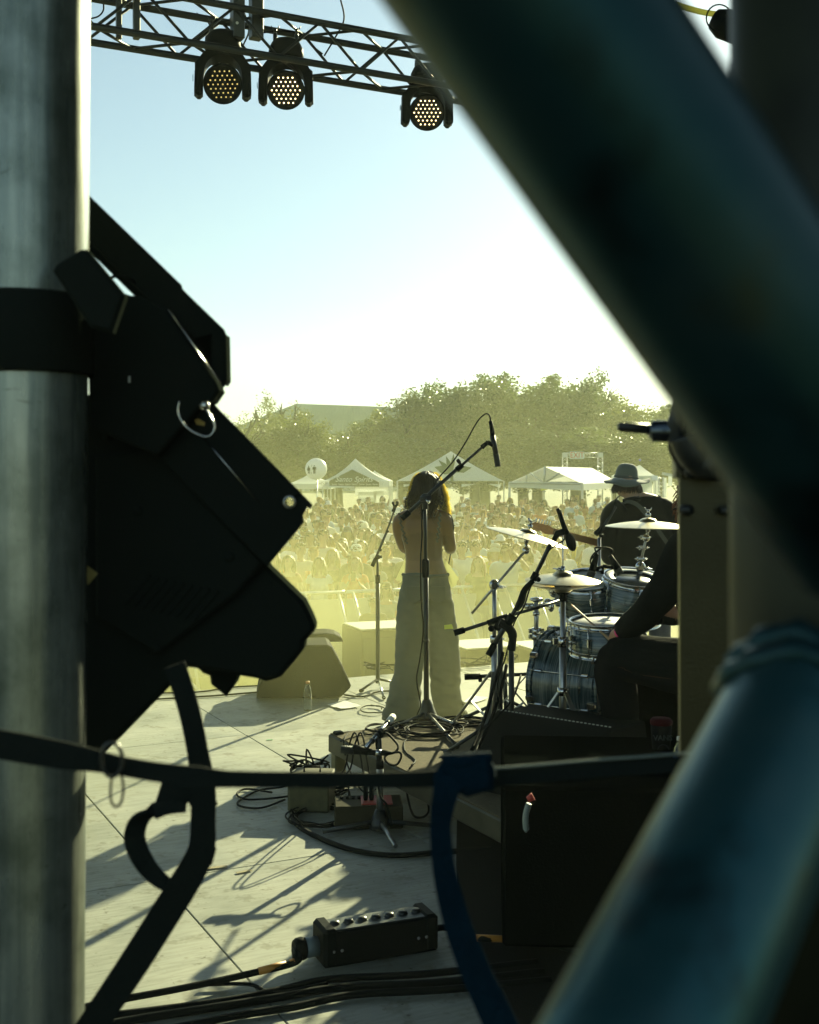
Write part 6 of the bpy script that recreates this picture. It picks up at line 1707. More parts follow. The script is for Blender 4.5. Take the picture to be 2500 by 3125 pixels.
# loose cables
def cable(pts, r, label, z=.006, name='cable', n=6, cat='cable', mat=None, grp='cables on the stage'):
    p = [V(q) for q in pts]
    return solo(name, MB().tube(spline(p, n), r, 6), mat or M_rubber, label, cat, grp, org=p[0])
def coil(c, rx, ry, turns, r, label, seed, z0=None, tail=None):
    rn = random.Random(seed); pts = []
    for k in range(int(turns * 12)):
        a = k * 2 * math.pi / 12; f = 1 + .12 * math.sin(k * .37 + seed) + rn.uniform(-.05, .05)
        pts.append(V((c.x + rx * f * math.cos(a) + .03 * math.sin(k * .21), c.y + ry * f * math.sin(a), c.z + .005 + .006 * rn.random() + .0035 * (k / 12))))
    if tail: pts += [V(q) for q in tail]
    return cable(pts, r, label, n=3, name='cable_coil')
coil(on(1310, 2235, RZ), .15, .16, 5, .0042, 'coil of cable lying on the riser by the tall microphone stand', 1, tail=[on(1250, 2250, RZ + .005), on(1235, 2290, RZ + .005), on(1268, 2320, RZ + .005), on(1250, 2345, RZ + .005), on(1250, 2395, .02)])
coil(on(1340, 2215, RZ), .22, .10, 3, .0042, 'wide loops of cable behind the coil on the riser', 2)
coil(on(1180, 2230, RZ), .10, .10, 3, .0040, 'loops of cable on the left end of the riser', 3, tail=[on(1100, 2245, RZ + .006), on(1040, 2262, RZ + .006)])
coil(on(1420, 2205, RZ), .14, .10, 3, .0040, 'loops of cable at the foot of the left cymbal stand', 4)
coil(on(1130, 2168, 0), .09, .13, 1.4, .0045, 'single loop of cable on the floor left of the singer', 5)
coil(on(985, 2500, 0), .14, .16, 5, .0045, 'flat coil of cable in front of the olive box', 6)
def tangle(c, s, n, label, seed, hgt=.14):
    rn = random.Random(seed); pts = []
    for k in range(n):
        pts.append(c + V((rn.uniform(-s, s), rn.uniform(-s * .8, s * .8), max(.006, abs(math.sin(k * 1.7)) * hgt * rn.uniform(.3, 1)))))
    return cable(pts, .0048, label, n=6, name='cable_tangle')
tangle(on(935, 2400) + V((0, 0, .05)), .13, 26, 'tangled cables heaped beside the riser leg', 8, .16)
tangle(on(1010, 2440), .12, 16, 'thin leads looping between the riser leg and the olive box', 9, .12)
cable([on(990, 2405, .01), on(880, 2430, .01), on(760, 2440, .006), on(723, 2424, .006), on(752, 2408, .006), on(830, 2418, .02)], .0055, 'cable loop reaching left over the floor, upper of two')
cable([on(870, 2440, .01), on(800, 2465, .006), on(740, 2462, .006), on(728, 2446, .006), on(790, 2412, .006), on(860, 2402, .03), on(920, 2378, .08)], .0055, 'cable loop reaching left over the floor, lower of two')
cable([on(890, 2470, .006), on(900, 2510, .008), on(960, 2550, .008), on(1070, 2592, .008), on(1200, 2610, .008), on(1350, 2600, .008), on(1500, 2590, .008)], .012, 'thick cable curving along the floor in front of the stage box')
cable([on(1240, 2400, .12), on(1246, 2440, .10), on(1262, 2488, .012), on(1290, 2494, .010), on(1308, 2476, .02), on(1304, 2440, .09), on(1290, 2398, .16), on(1280, 2370, .25)], .0055, 'hanging loop of cable at the riser edge')
cable([on(1060, 2240, RZ + .006), on(1062, 2262, RZ + .004) + V((-.02, -.03, 0)), on(1060, 2330, .12), on(1078, 2370, .02), on(1120, 2420, .006), on(1200, 2372, .006)], .0045, 'lead dropping from the riser corner to the floor')
for k, (pts, lab) in enumerate((([(400, 2116), (600, 2112), (700, 2098), (800, 2092)], 'cable across the floor below the stage light, upper'), ([(430, 2136), (640, 2124), (790, 2112)], 'cable across the floor below the stage light, lower'), ([(1050, 2120), (1105, 2126), (1150, 2112), (1196, 2108)], 'thin cable by the feet of the left microphone stand'))):
    cable([on(x, y, .006) for x, y in pts], .007, lab)
for k, (pts, r, lab) in enumerate((([(1640, 2935), (1300, 2972), (1010, 2988), (860, 3020), (700, 3052), (480, 3082), (250, 3110), (60, 3140)], .012, 'heavy black cable below the power box, upper of the bundle'), ([(1660, 2965), (1320, 3000), (1040, 3014), (860, 3042), (650, 3075), (420, 3110), (200, 3150)], .013, 'heavy black cable below the power box, middle of the bundle'), ([(1680, 2990), (1360, 3020), (1080, 3036), (900, 3072), (720, 3100), (520, 3140)], .012, 'heavy black cable below the power box, lower of the bundle'), ([(620, 3005), (760, 3004), (840, 3030), (1000, 3000)], .006, 'thin cable curving beside the orange taped feeder'))):
    cable([on(x, y, .012) for x, y in pts], r, lab)
cable([at(1440, 2290, 5.35), at(1480, 2190, 5.6), at(1500, 2120, 5.75), at(1522, 2040, 5.9), at(1535, 1990, 5.95)], .009, 'bundle of leads running down beside the left cymbal stand')
cable([at(1460, 2280, 5.4), at(1505, 2180, 5.65), at(1535, 2080, 5.85), at(1546, 2030, 5.95)], .009, 'second bundle of leads beside the left cymbal stand')
cable([at(1440, 2330, 5.2), at(1480, 2230, 5.5), at(1560, 2140, 5.7), at(1590, 2060, 5.9)], .005, 'thin lead crossing in front of the chrome stands')
t = thing('ribbed_cable', 'short white ribbed cable with a red tip in front of the road case', 'cable', at(1605, 2480, 4.05))
pts = spline([at(1615, 2452, 4.03), at(1606, 2480, 4.03), at(1604, 2505, 4.03), at(1606, 2530, 4.03)], 6)
mb = MB(); mb.tube(pts, [.0095 + .0015 * (i % 2) for i in range(len(pts))], 10); mb.tube([pts[-1], pts[-1] + V((0, 0, -.012))], [.011, .002], 10); mb.build('sleeve', pm('grey_white_sleeve', (.22, .26, .24), .6), t)
MB().tube([at(1610, 2440, 4.03), at(1628, 2430, 4.03)], [.010, .014], 8).build('red_tip', pm('red_plastic', (.45, .04, .03), .5), t)

# ------------------------------------------------------------------ pit and barrier beyond the stage edge
def barrier(p, q, label):
    t = thing('crowd_barrier', label, 'barrier', (p + q) * .5, 'crowd barriers in front of the stage')
    d = (q - p).normalized(); nrm = V((-d.y, d.x, 0)); h = 1.12
    M_b = pm('barrier_aluminium', (.58, .60, .58), .4, .7)
    MB().tube([p + Z * h, q + Z * h], .026, 8).build('top_rail', M_b, t)
    MB().box((p + q) / 2 + Z * .52, ((q - p).length, .02, 1.0), Matrix((d, nrm, Z)).transposed()).build('panel', pm('barrier_panel', (.42, .43, .40), .5, .5), t)
    for f in (.08, .5, .92):
        a = p.lerp(q, f); MB().tube([a + Z * h, a - nrm * .95 + Z * .04], .022, 8).build('brace', M_b, t)
        MB().tube([a - nrm * 1.0 + Z * .03, a + Z * .03], .02, 8).build('foot', M_b, t)
bd0 = V((-1.42, 17.05, GZ)); bdir = V((.93, .37, 0)).normalized()
for k, lab in enumerate(('crowd barrier section at the left beside the stage light', 'crowd barrier section left of the singer', 'crowd barrier section behind the singer', 'crowd barrier section behind the cymbal stands', 'crowd barrier section behind the drums')):
    p = bd0 + bdir * (1.22 * (k - 1.55)); barrier(p, p + bdir * 1.19, lab)
def sub(c, w, d, h, label, top):
    t = thing('subwoofer', label, 'speaker', c, 'black subwoofers in the pit')
    fr = Matrix((bdir, V((-bdir.y, bdir.x, 0)), Z)).transposed()
    MB().box(c + Z * h / 2, (w, d, h), fr, .015).build('cabinet', MATS['textured_black'], t)
    MB().box(c + Z * (h + .006), (w * .96, d * .96, .012), fr).build('top_board', top, t)
    MB().box(c + Z * h * .5 - V((-bdir.y, bdir.x, 0)) * (d / 2 + .006), (w * .9, .012, h * .86), fr, .004).build('grille', pm('sub_grille', (.04, .042, .035), .6), t)
M_top = pm('pale_board', (.5, .5, .44), .7)
q = at(1140, 1915, 12.6); sub(V((q.x + .05, 12.75, GZ)), .62, .62, q.z - GZ, 'large black subwoofer with a pale top left of the singer', M_top)
q = at(1470, 1975, 12.4); sub(V((q.x, 12.6, GZ)), .62, .62, q.z - GZ, 'large black subwoofer with a pale top right of the singer', M_top)
sub(V((q.x + .72, 12.9, GZ)), .62, .62, q.z - GZ - .05, 'large black subwoofer behind the bass drum', M_top)
tangle(on(1160, 2065) + V((0, .3, 0)), .16, 16, 'tangled cables at the stage edge left of the singer', 12, .10)
tangle(on(1440, 2045) + V((0, .2, 0)), .22, 18, 'tangled cables at the stage edge right of the singer', 13, .08)
tangle(on(1530, 2030) + V((0, .1, 0)), .14, 14, 'cable heap at the stage edge behind the cymbal stands', 14, .12)
# ------------------------------------------------------------------ lighting truss and lamps
T0 = V((-2.04, 7.60, 4.53)); TS = .29
tb = -W                                                    # towards the audience
tr = thing('lighting_truss', 'black box truss hung with moving lights across the top of the stage', 'truss', T0)
M_truss = pm('dark_truss', (.028, .032, .030), .4, .5)
La, Lb = -1.2, 6.0
ch = [V((0, 0, 0)), tb * TS, tb * TS + Z * TS, Z * TS]
for c in ch: MB().tube([T0 + U * La + c, T0 + U * Lb + c], .024, 10).build('chord', M_truss, tr)
pitch = .62; n = int((Lb - La) / pitch)
for k in range(n):
    a, b = La + k * pitch, La + (k + 1) * pitch; m = (a + b) / 2
    for (i, j) in ((0, 1), (0, 3), (1, 2), (3, 2)):
        p, q = ch[i], ch[j]
        MB().tube([T0 + U * a + p, T0 + U * m + q], .0105, 6).build('diagonal', M_truss, tr); MB().tube([T0 + U * m + q, T0 + U * b + p], .0105, 6).build('diagonal', M_truss, tr)
def drop(px, w, Y, zt, label, hole=None, zb=None):
    p = at(px, 120, Y); t = thing('rigging_post', label, 'post', p, 'posts rising from the truss')
    z0 = p.z if zb is None else zb
    mb = MB().box((p.x, p.y, (z0 + 6.9) / 2), (w, w, 6.9 - z0), ROTS, .006); mb.build('tube', pm('bare_post', (.09, .09, .07), .3, .85), t)
    if hole: MB().lathe([(0, .0), (.010, .0), (.010, .004)], at(hole[0], hole[1], Y - w * .72), (0, -1, 0), 12).build('bolt_plate', M_white, t)
drop(725, .082, 8.10, 0, 'square rigging post above the left moving light', (724, 70))
drop(782, .084, 8.25, 0, 'square rigging post between the left and middle moving lights', (784, 36))
drop(363, .036, 7.80, 0, 'thin rigging post at the left end of the truss, first of two')
drop(417, .044, 7.85, 0, 'thin rigging post at the left end of the truss, second of two')
M_led = [pm('led_lens_dim', (.25, .18, .05), .3, emit=((1, .72, .22), .35)), pm('led_lens_lit', (.8, .6, .3), .3, emit=((1, .74, .36), 2.2))]
for m in M_led: pass
def moving_light(cx, cy, Y, yaw, pitch, lit, label, r=.132):
    c = at(cx, cy, Y); t = thing('moving_light', label, 'stage light', c, 'moving lights on the truss')
    ax = V((math.sin(yaw) * math.cos(pitch), -math.cos(yaw) * math.cos(pitch), -math.sin(pitch)))   # lens axis, towards the stage
    rot = frame(ax, (1, 0, 0))
    MB().lathe([(0, -.165), (.05, -.16), (.095, -.13), (.122, -.08), (r, -.02), (r, .028), (r - .008, .034), (r - .012, .022), (0, .022)], c, ax, 36).build('head', M_black, t)
    k = 0
    for i in range(-3, 4):
        for j in range(-3, 4):
            if abs(i + j) > 3: continue
            x = (i + j * .5) * .0325; y_ = j * .0281
            q = c + rot @ V((x, y_, .024))
            MB().lathe([(0, .007), (.0045, .005), (.0056, .0)], q, ax, 10).build('led', M_led[lit], t)
    # yoke: curved arms from the base above to both sides of the head
    up = V((0, 0, 1)); sd = V((math.cos(yaw), math.sin(yaw), 0)); fw = sd.cross(up)
    arc = []
    for k in range(17):
        a = math.pi * k / 16
        arc.append(c + sd * (math.cos(a) * .162) + up * (math.sin(a) ** .8 * .205 + (.0 if 0 < k < 16 else -.06)))
    mb = MB(); mb.ribbon([arc[0] - up * .02] + arc + [arc[-1] - up * .02], [.10] + [.12 + .05 * math.sin(math.pi * k / 16) for k in range(17)] + [.10], .06, fw); mb.build('yoke', M_black, t)
    for s_ in (-1, 1): MB().box(c + sd * s_ * .160 + up * .02, (.055, .13, .24), Matrix((sd, -fw, up)).transposed(), .018).build('arm_cover', M_black, t)
    MB().lathe([(0, .20), (.10, .21), (.125, .235), (.12, .29), (.10, .33), (.08, .35), (0, .35)], c, (0, 0, 1), 24).build('base', M_black, t)
    for s_ in (-1, 1):
        mb = MB(); q = c + sd * s_ * .075 + up * .355; mb.tube([q + fw * .04 * math.cos(a) + up * .04 * math.sin(a) for a in [R(20 * i) for i in range(18)]], .014, 6, closed=True); mb.box(q - up * .045, (.04, .03, .04)); wing(mb, q + up * .05, (0, 0, 1), 1.4)
        mb.build('clamp', M_blackmet, t)
    MB().box(c - sd * .2 + up * .03 - fw * -.0, (.004, .05, .03), Matrix((sd, -fw, up)).transposed()).build('display', pm('display_glass', (.10, .22, .26), .2), t)
moving_light(680, 256, 8.15, R(10), R(24), 0, 'left moving light with unlit golden lenses under the truss')
moving_light(873, 276, 8.40, R(4), R(16), 1, 'middle moving light with glowing lenses under the truss')
moving_light(1303, 344, 8.95, R(6), R(16), 1, 'right moving light with glowing lenses near the diagonal tube')
for k, (pts, lab) in enumerate((([(600, 40), (640, 75), (628, 120), (650, 130)], 'thin cable drooping at the left of the truss'), ([(742, 30), (760, 90), (742, 140), (726, 190)], 'thin cable by the square posts'), ([(800, 100), (860, 95), (920, 105), (960, 145), (985, 165)], 'thin cable sagging right of the square posts'), ([(1040, 0), (1050, 60), (1020, 120), (990, 170)], 'thin cable hanging from the truss right of the middle light'), ([(315, 0), (316, 30), (300, 50), (270, 58)], 'thin cable at the left end of the truss'))):
    p = [at(x, y, 8.0 + .5 * (x - 300) / 900 + .15) for x, y in pts]; solo('truss_cable', MB().tube(spline(p, 6), .006, 6), M_rubber, lab, 'cable', 'cables on the truss', org=p[0])

# ------------------------------------------------------------------ the near aluminium structure we look through
def alu_tube(t, name, a, b, r, seg=40): return MB().tube([a, b], r, seg).build(name, M_alu, t)
def mark_mat(): return M_alu
PY = 1.40
pl = thing('truss_post', 'scratched aluminium post on the left carrying the stage light', 'post', at(80, 3000, PY))
pr_ = (272 - 92) / F * PY
a, b = at(88, -400, PY), at(66, 3500, PY)
a2, b2 = at(92, -400, PY), at(70, 3500, PY)
MB().tube([a2.lerp(b2, k / 40) for k in range(41)], pr_, 48).build('tube', M_alu, pl)

nt_ = thing('near_truss', 'blurred aluminium tubes of the truss tower right in front of the camera', 'truss', at(1900, 1200, .4))
def edge_tube(name, p, q, Y0, Y1, width_px, side, ext=1.25, mat=None):
    """Tube whose left edge is seen along p-q; width in photograph pixels at p."""
    r0 = width_px / 2 / F * Y0; d = V((q[0] - p[0], q[1] - p[1])).normalized(); nn = V((-d.y, d.x)) * side
    a = at(p[0] + nn.x * width_px / 2, p[1] + nn.y * width_px / 2, Y0); w1 = width_px * Y0 / Y1
    b = at(q[0] + nn.x * w1 / 2, q[1] + nn.y * w1 / 2, Y1)
    MB().tube([a.lerp(b, -.25), a, a.lerp(b, .5), b, a.lerp(b, ext)], r0, 56).build(name, mat or M_blotch, nt_)
    return a, b, r0
da, db_, dr_ = edge_tube('diagonal_tube', (1165, 0), (2220, 1470), .30, .33, 740, -1)
ba, bb_, br2 = edge_tube('lower_tube', (1655, 3125), (2235, 2075), .36, .48, 620, 1, 1.12, M_blotch_lit)
va, vb = at(2480, -300, .55), at(2480, 3600, .55)
MB().tube([va, vb], .037, 48).build('upright_tube', pm('olive_tube', (.030, .036, .022), .5, .2, var=(18, .4)), nt_)
# weld collar where the lower tube meets the upright
wd_ = (bb_ - ba).normalized(); wf = frame(wd_)
for k_, (off, rr_) in enumerate(((.0, .985), (.010, 1.0))):
    c = bb_ + wd_ * off
    MB().tube([c + wf.col[0] * br2 * rr_ * math.cos(a) + wf.col[1] * br2 * rr_ * math.sin(a) + wd_ * .004 * math.sin(3 * a + k_) for a in [2 * math.pi * k / 40 for k in range(40)]], [.0055 + .0012 * math.sin(k * 2.3) for k in range(40)], 10, closed=True).build('weld_bead', M_blotch, nt_)

# plated upright with its fittings, sharper and further away
CYD = 1.2
cp = thing('steel_upright', 'grey hammered steel upright with bolted bracket left of the near truss', 'post', at(2150, 2300, CYD))
k_ = CYD / F
M_hammer = pm('hammered_steel', (.075, .072, .045), .36, .8, var=(7, .6), bump=(330, .10))
MB().prism([((2074 - 2150) * k_, (2150 - 1240) * k_), ((2250 - 2150) * k_, (2150 - 1240) * k_), ((2250 - 2150) * k_, -.6), ((2082 - 2150) * k_, -.6)], at(2150, 2150, CYD), (1, 0, 0), Z, (0, 1, 0), .010, .0015).build('plate', M_hammer, cp)
MB().box(at(2072, 1385, CYD + .012), (.010, .02, .05), None, .002).build('hinge_lug', M_hammer, cp)
br3 = MB().box(at(2142, 1440, CYD - .004), (.030, .008, .0145), None, .003).build('bolt_plate', M_steel, cp)
for px in (2108, 2172):
    q = at(px, 1440, CYD - .009); MB().lathe([(.0033, .006), (.0036, .0055), (.0064, .006), (.007, .004), (.007, 0)], q, (0, -1, 0), 20).build('bolt', M_blackmet, br3)
    mb = MB().lathe([(0, .0035), (.0030, .0035), (.0033, .006)], q, (0, -1, 0), 6); mb.build('socket', M_black, br3)
MB().tube([at(2072, 1556, CYD - .012), at(2100, 1557, CYD - .014), at(2112, 1557, CYD - .012)], [.0042, .0062, .004], 14).build('pin', M_blackmet, cp)
MB().tube([at(2200, 1558, CYD - .008), at(2228, 1558, CYD - .012)], [.0042, .0055], 14).build('stud', M_blackmet, cp)
cl = thing('clamp', 'dark toggle clamp with a protruding pin above the steel upright', 'clamp', at(2040, 1310, CYD))
MB().tube([at(1885, 1303, CYD), at(1893, 1303, CYD), at(1990, 1310, CYD)], [.0032, .0048, .0055], 16).build('pin', M_blackmet, cl)
M_bluechrome = pm('dark_chrome', (.10, .12, .14), .22, .9)
MB().tube([at(1988, 1316, CYD), at(1992, 1316, CYD - .001), at(2052, 1316, CYD), at(2086, 1318, CYD)], [.008, .0108, .0112, .011], 32).build('barrel', M_bluechrome, cl)
mb = MB(); mb.tube(spline([at(2075, 1215, CYD - .01), at(2064, 1270, CYD - .01), at(2062, 1330, CYD - .008), at(2078, 1385, CYD - .006), at(2110, 1425, CYD - .006)], 5), [.007] * 6 + [.008] * 6 + [.010] * 5 + [.012] * 4, 16, ratio=.5); mb.build('hook', M_blackmet, cl)
MB().tube(spline([at(2090, 1330, CYD - .02), at(2110, 1380, CYD - .02), at(2150, 1415, CYD - .02), at(2200, 1420, CYD - .03)], 4), .016, 16).build('jaw', M_blackmet, cl)

# small lamp and strap seen in the upper right gap
hl = thing('work_lamp', 'small dark work lamp with a wire loop in the upper right gap', 'lamp', at(2200, 75, 3.2))
MB().lathe([(0, -.03), (.028, -.028), (.040, 0), (.036, .05), (.02, .07), (0, .07)], at(2208, 72, 3.2), (.7, -.3, -.5), 20).build('housing', M_black, hl)
c = at(2195, 55, 3.18); MB().tube([c + V((.034 * math.cos(a), 0, .036 * math.sin(a))) for a in [2 * math.pi * k / 24 for k in range(24)]], .0022, 6, closed=True).build('wire_loop', M_rubber, hl)
solo('webbing_strap', MB().ribbon(spline([at(2060, 12, 3.3), at(2110, 28, 3.3), at(2160, 40, 3.3), at(2230, 48, 3.3), at(2330, 60, 3.3)], 4), .016, .003, V((.2, 0, 1))), pm('pale_webbing', (.40, .40, .16), .8, trans=.4), 'pale yellow webbing strap in the upper right gap', 'strap', org=at(2160, 40, 3.3))

# ------------------------------------------------------------------ stage light clamped to the left post
FY_ = 1.52; k_ = FY_ / F
sl = thing('stage_light', 'black stage light with angled yoke clamped to the left post', 'stage light', at(550, 1500, FY_))
M_fix = pm('fixture_black', (.015, .019, .016), 1.0, spec=.0, bump=(180, .08))
def plate(name, pts, y0, depth, bev=.003, mat=None, parent=None, sc1=1.449):
    """Outline in photograph pixels (1725 wide), standing y0 behind the light's plane, depth thick."""
    Y = FY_ + y0; kk = Y / F
    mb = MB(); mb.prism([((x * sc1 - 550) * kk, (1500 - y * sc1) * kk) for x, y in pts], at(550, 1500, Y), (1, 0, 0), Z, (0, 1, 0), depth, bev)
    return mb.build(name, mat or M_fix, parent or sl)
plate('yoke', [(150, 370), (188, 412), (380, 598), (382, 607), (470, 692), (476, 706), (478, 800), (472, 812), (448, 838), (430, 850), (418, 838), (444, 806), (445, 706), (410, 715), (395, 700), (300, 621), (188, 512), (140, 470)], .02, .012, .002)
plate('yoke_back', [(150, 375), (188, 418), (380, 604), (470, 698), (476, 800), (450, 838), (380, 800), (300, 640), (188, 530), (140, 490)], .07, .012, .002)
plate('yoke_bridge', [(446, 706), (476, 704), (478, 800), (472, 810), (448, 800)], .032, .038, .002)
plate('clamp_handle', [(110, 570), (118, 556), (168, 525), (181, 524), (188, 532), (262, 622), (235, 700), (190, 690)], -.235, .022, .004)
plate('clamp_arm', [(140, 618), (226, 600), (245, 612), (275, 622), (300, 622), (350, 650), (455, 805), (462, 822), (446, 846), (420, 858), (330, 960), (188, 900), (186, 792), (150, 780)], -.03, .05, .003)
MB().lathe([(pr_ + .001, -.046), (pr_ + .006, -.046), (pr_ + .008, -.043), (pr_ + .008, .043), (pr_ + .006, .046), (pr_ + .001, .046)], at(82, 1026, PY), (0, 0, 1), 48).build('clamp_sleeve', M_fix, sl)
MB().tube(spline([at(328, 858, FY_ - .03), at(345, 845, FY_ - .03), at(368, 844, FY_ - .03), at(398, 852, FY_ - .03), at(412, 862, FY_ - .02)], 4), .0022, 6).build('safety_wire', M_rubber, sl)
hole = [(610 + 8.5 * math.cos(a), 1057 + 9.5 * math.sin(a)) for a in [R(-45 - 30 * i) for i in range(13)]]
plate('upper_panel', [(400, 860), (446, 846), (460, 862), (634, 1039.5)] + hole + [(634.1, 1039.6), (658, 1064), (654, 1072), (646, 1068), (636, 1088), (640, 1100), (562, 1194), (330, 960)], .0, .012, .002)
plate('housing', [(186, 830), (330, 800), (410, 900), (560, 1188), (565, 1195), (640, 1268), (655, 1298), (663, 1318), (662, 1330), (641, 1352), (640, 1368), (592, 1426), (576, 1432), (560, 1436), (540, 1430), (396, 1406), (388, 1412), (352, 1450), (240, 1566), (205, 1600), (150, 1600), (150, 840)], .03, .05, .006)
plate('inner_body', [(186, 900), (320, 900), (400, 990), (500, 1180), (520, 1260), (480, 1330), (380, 1360), (300, 1440), (186, 1500)], .08, .20, .01)
plate('lower_knob', [(412, 1404), (505, 1416), (492, 1446), (476, 1468), (444, 1442), (441, 1424), (426, 1418)], .10, .05, .004)
plate('side_cover', [(200, 960), (330, 940), (556, 1184), (500, 1250), (330, 1380), (200, 1300)], .012, .022, .004)
# small bright fittings
MB().ball(at(624, 1238, FY_ - .06), .0065, 12, 8).build('silver_rivet', M_chrome, sl)
MB().lathe([(0, .004), (.008, .003), (.009, 0)], at(479, 1362, FY_ + .0), (0, -1, 0), 16).build('screw', pm('dull_steel', (.20, .21, .20), .5, .9), sl)
for (px_, py_) in ((420, 1560), (700, 1700), (480, 1980), (330, 1330)): MB().lathe([(0, .003), (.006, .002), (.007, 0)], at(px_, py_, FY_ + .012), (0, -1, 0), 14).build('screw', M_fix, sl)
for k in range(9): MB().box(at(420 + 26 * k, 1800 + 6 * k, FY_ + .0115), (.004, .006, .05), Matrix.Rotation(R(40), 3, 'Y'), .001).build('vent_slat', M_fix, sl)
mb = MB(); q = at(479, 1362, FY_ - .0045); mb.box(q, (.009, .001, .002)); mb.box(q, (.002, .0012, .009)); mb.build('screw_slot', M_black, sl)
MB().tube(spline([at(548, 1224, FY_ - .065), at(544, 1262, FY_ - .065), at(568, 1302, FY_ - .065), at(610, 1328, FY_ - .065), at(640, 1330, FY_ - .065), at(655, 1306, FY_ - .065), at(648, 1280, FY_ - .065), at(630, 1248, FY_ - .062)], 5), .0013, 6).build('lanyard', M_chrome, sl)
plate('sticker', [(410, 884), (418, 882), (432, 890), (430, 897), (414, 894)], -.004, .001, 0, pm('yellow_sticker', (.42, .30, .06), .6))
plate('warning_label', [(182, 1190), (206, 1208), (186, 1232), (182, 1230)], -.075, .001, 0, pm('yellow_label', (.34, .27, .08), .6))
for (p, q, r) in (((355, 652), (463, 806), .0008), ((420, 912), (545, 1058), .0010), ((300, 925), (560, 1190), .0007)):
    MB().tube([at(p[0] * 1.449, p[1] * 1.449, FY_ - .033 if p[0] == 355 else FY_ - .001 if p[0] == 420 else FY_ + .010), at(q[0] * 1.449, q[1] * 1.449, FY_ - .033 if p[0] == 355 else FY_ - .001 if p[0] == 420 else FY_ + .010)], r, 6).build('edge_glint', M_chrome, sl)  # glints along the housing, built as thin chrome lines
MB().lathe([(.0065, 0), (.0085, 0), (.0085, .002), (.0065, .002)], at(884, 1532, FY_ - .002), (0, -1, 0), 24).build('eyelet', M_steel, sl)
c = at(395, 1158, FY_ - .064); MB().box(c, (.0025, .001, .008)).build('pin', pm('pale_thread', (.5, .5, .5)), sl)

# ------------------------------------------------------------------ straps
def px_ribbon(pts, Y, sc1=1.449, n=5): return spline([at(x * sc1, y * sc1, Y if not callable(Y) else Y(i)) for i, (x, y) in enumerate(pts)], n)
HYD = .92
ctl = [(-30, 1562, 60), (60, 1578, 60), (140, 1592, 56), (200, 1602, 46), (250, 1612, 38), (330, 1626, 40), (420, 1636, 42), (480, 1641, 34), (600, 1642, 32), (760, 1643, 32), (860, 1642, 32), (930, 1639, 34)]
p = [at(x * 1.449, y * 1.449, HYD + (.0 if x > 240 else -.0)) for x, y, w in ctl]
sp = spline(p, 4); ws = []
for i in range(len(sp)):
    t_ = i / 4; j = min(int(t_), len(ctl) - 2); w = ctl[j][2] + (ctl[j + 1][2] - ctl[j][2]) * (t_ - j); ws.append(w * 1.449 / F * HYD)
hs = thing('webbing_strap', 'black webbing strap stretched level across the lower part of the view', 'strap', p[4])
MB().ribbon(sp, ws, .004, V((0, .12, 1))).build('webbing', M_web, hs)
ctl = [(930, 1639), (975, 1632), (1030, 1640), (1120, 1634), (1260, 1622), (1400, 1612), (1560, 1595)]
sp = spline([at(x * 1.449, y * 1.449, HYD + .02) for x, y in ctl], 5)
MB().ribbon(sp, .012, .003, V((0, .5, 1))).build('webbing', M_web, hs)
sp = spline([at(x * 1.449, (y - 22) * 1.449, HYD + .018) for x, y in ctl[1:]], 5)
MB().tube(sp, .0010, 6).build('lit_edge', pm('edge_light_paint', (.20, .24, .22), .8), hs)  # light along the strap edge, painted as a pale line
# blue strap knotted over it and hanging down
bs = thing('blue_strap', 'blue fabric strap looped over the black webbing and hanging down', 'strap', at(1360, 2370, HYD))
ctl = [(978, 1622, 66), (950, 1640, 60), (936, 1680, 50), (928, 1740, 42), (934, 1820, 46), (948, 1890, 52), (972, 1970, 58), (1000, 2040, 62), (1032, 2110, 66), (1070, 2190, 70)]
p = [at(x * 1.449, y * 1.449, HYD - .012 - .004 * min(i, 2)) for i, (x, y, w) in enumerate(ctl)]
sp = spline(p, 5); ws = []
for i in range(len(sp)):
    t_ = i / 5; j = min(int(t_), len(ctl) - 2); w = ctl[j][2] + (ctl[j + 1][2] - ctl[j][2]) * (t_ - j); ws.append(w * 1.449 / F * HYD)
MB().ribbon(sp[5:], ws[5:], .004, V((1, .1, .15))).build('hanging_end', M_blueweb, bs)
mb = MB(); mb.tube(spline([at(934 * 1.449, 1648 * 1.449, HYD - .006), at(950 * 1.449, 1618 * 1.449, HYD - .012), at(985 * 1.449, 1610 * 1.449, HYD - .014), at(1016 * 1.449, 1618 * 1.449, HYD - .010), at(1022 * 1.449, 1640 * 1.449, HYD)], 4), .009, 10, ratio=.5); mb.build('loop', M_blueweb, bs)
MB().prism([(-.020, .014), (.018, .016), (.020, -.012), (.0, -.018), (-.016, -.010)], at(985 * 1.449, 1632 * 1.449, HYD - .018), (1, 0, 0), Z, (0, 1, 0), .012, .004).build('fold', M_blueweb, bs)
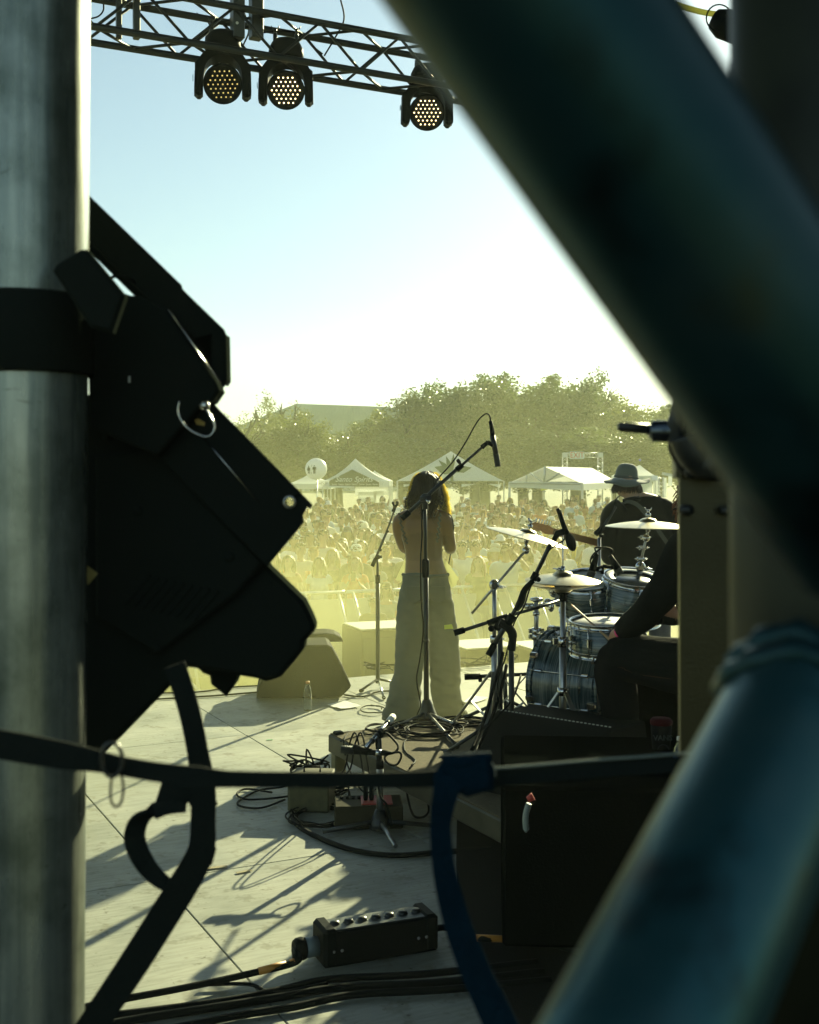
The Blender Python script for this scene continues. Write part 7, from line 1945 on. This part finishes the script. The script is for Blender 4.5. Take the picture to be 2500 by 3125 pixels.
# black strap hanging from the stage light
VYD = 1.25
vst = thing('hanging_strap', 'black webbing strap hanging from the stage light with a loop in it', 'strap', at(560, 2300, VYD))
ctl = [(368, 1400, 44), (385, 1450, 44), (402, 1510, 44), (416, 1580, 44), (428, 1660, 52), (428, 1730, 52), (424, 1790, 56), (395, 1850, 62), (348, 1925, 64), (288, 2020, 64), (228, 2110, 62), (180, 2180, 60)]
p = [at(x * 1.449, y * 1.449, VYD) for x, y, w in ctl]; sp = spline(p, 5); ws = []
for i in range(len(sp)):
    t_ = i / 5; j = min(int(t_), len(ctl) - 2); w = ctl[j][2] + (ctl[j + 1][2] - ctl[j][2]) * (t_ - j); ws.append(w * 1.449 / F * VYD)
MB().ribbon(sp, ws, .004, V((1, .1, .25))).build('webbing', M_web, vst)
plate('strap_fold', [(345, 1634), (440, 1636), (446, 1668), (458, 1696), (452, 1702), (440, 1788), (446, 1774), (455, 1790), (446, 1822), (398, 1858), (400, 1790), (414, 1720), (396, 1690), (386, 1706), (330, 1700), (326, 1692)], VYD - FY_ + .01, .006, .001, M_web, None)
bpy.data.objects['strap_fold'].parent = vst
bpy.data.objects['strap_fold'].data.transform(Matrix.Translation(V(sl.location) - V(vst.location)))
loop = [(392, 1700), (345, 1702), (300, 1722), (284, 1755), (290, 1790), (315, 1832), (350, 1862), (372, 1862)]
MB().ribbon(spline([at(x * 1.449, y * 1.449, VYD + .006) for x, y in loop], 5), [.010 + .012 * math.sin(math.pi * i / 35) for i in range(36)], .004, [V((0, .4, 1)) if i < 8 else V((1, .5, .15)) if i < 24 else V((.7, .4, .7)) for i in range(36)]).build('loop', M_web, vst)
wl_ = thing('wire_loop', 'thin black wire loop hanging from the level strap beside the post', 'wire loop', at(352, 2380, HYD - .01))
MB().tube(spline([at(x * 1.449, y * 1.449, HYD - .012) for x, y in ((240, 1618), (234, 1650), (234, 1685), (244, 1699), (256, 1688), (260, 1655), (252, 1620))], 5), .0011, 6).build('wire', M_rubber, wl_)
c = at(236 * 1.449, 1600 * 1.449, HYD - .012); MB().tube([c + V((.008 * math.cos(a), 0, .013 * math.sin(a))) for a in [2 * math.pi * k / 20 for k in range(20)]], .0016, 6, closed=True).build('ring', M_blackmet, wl_)
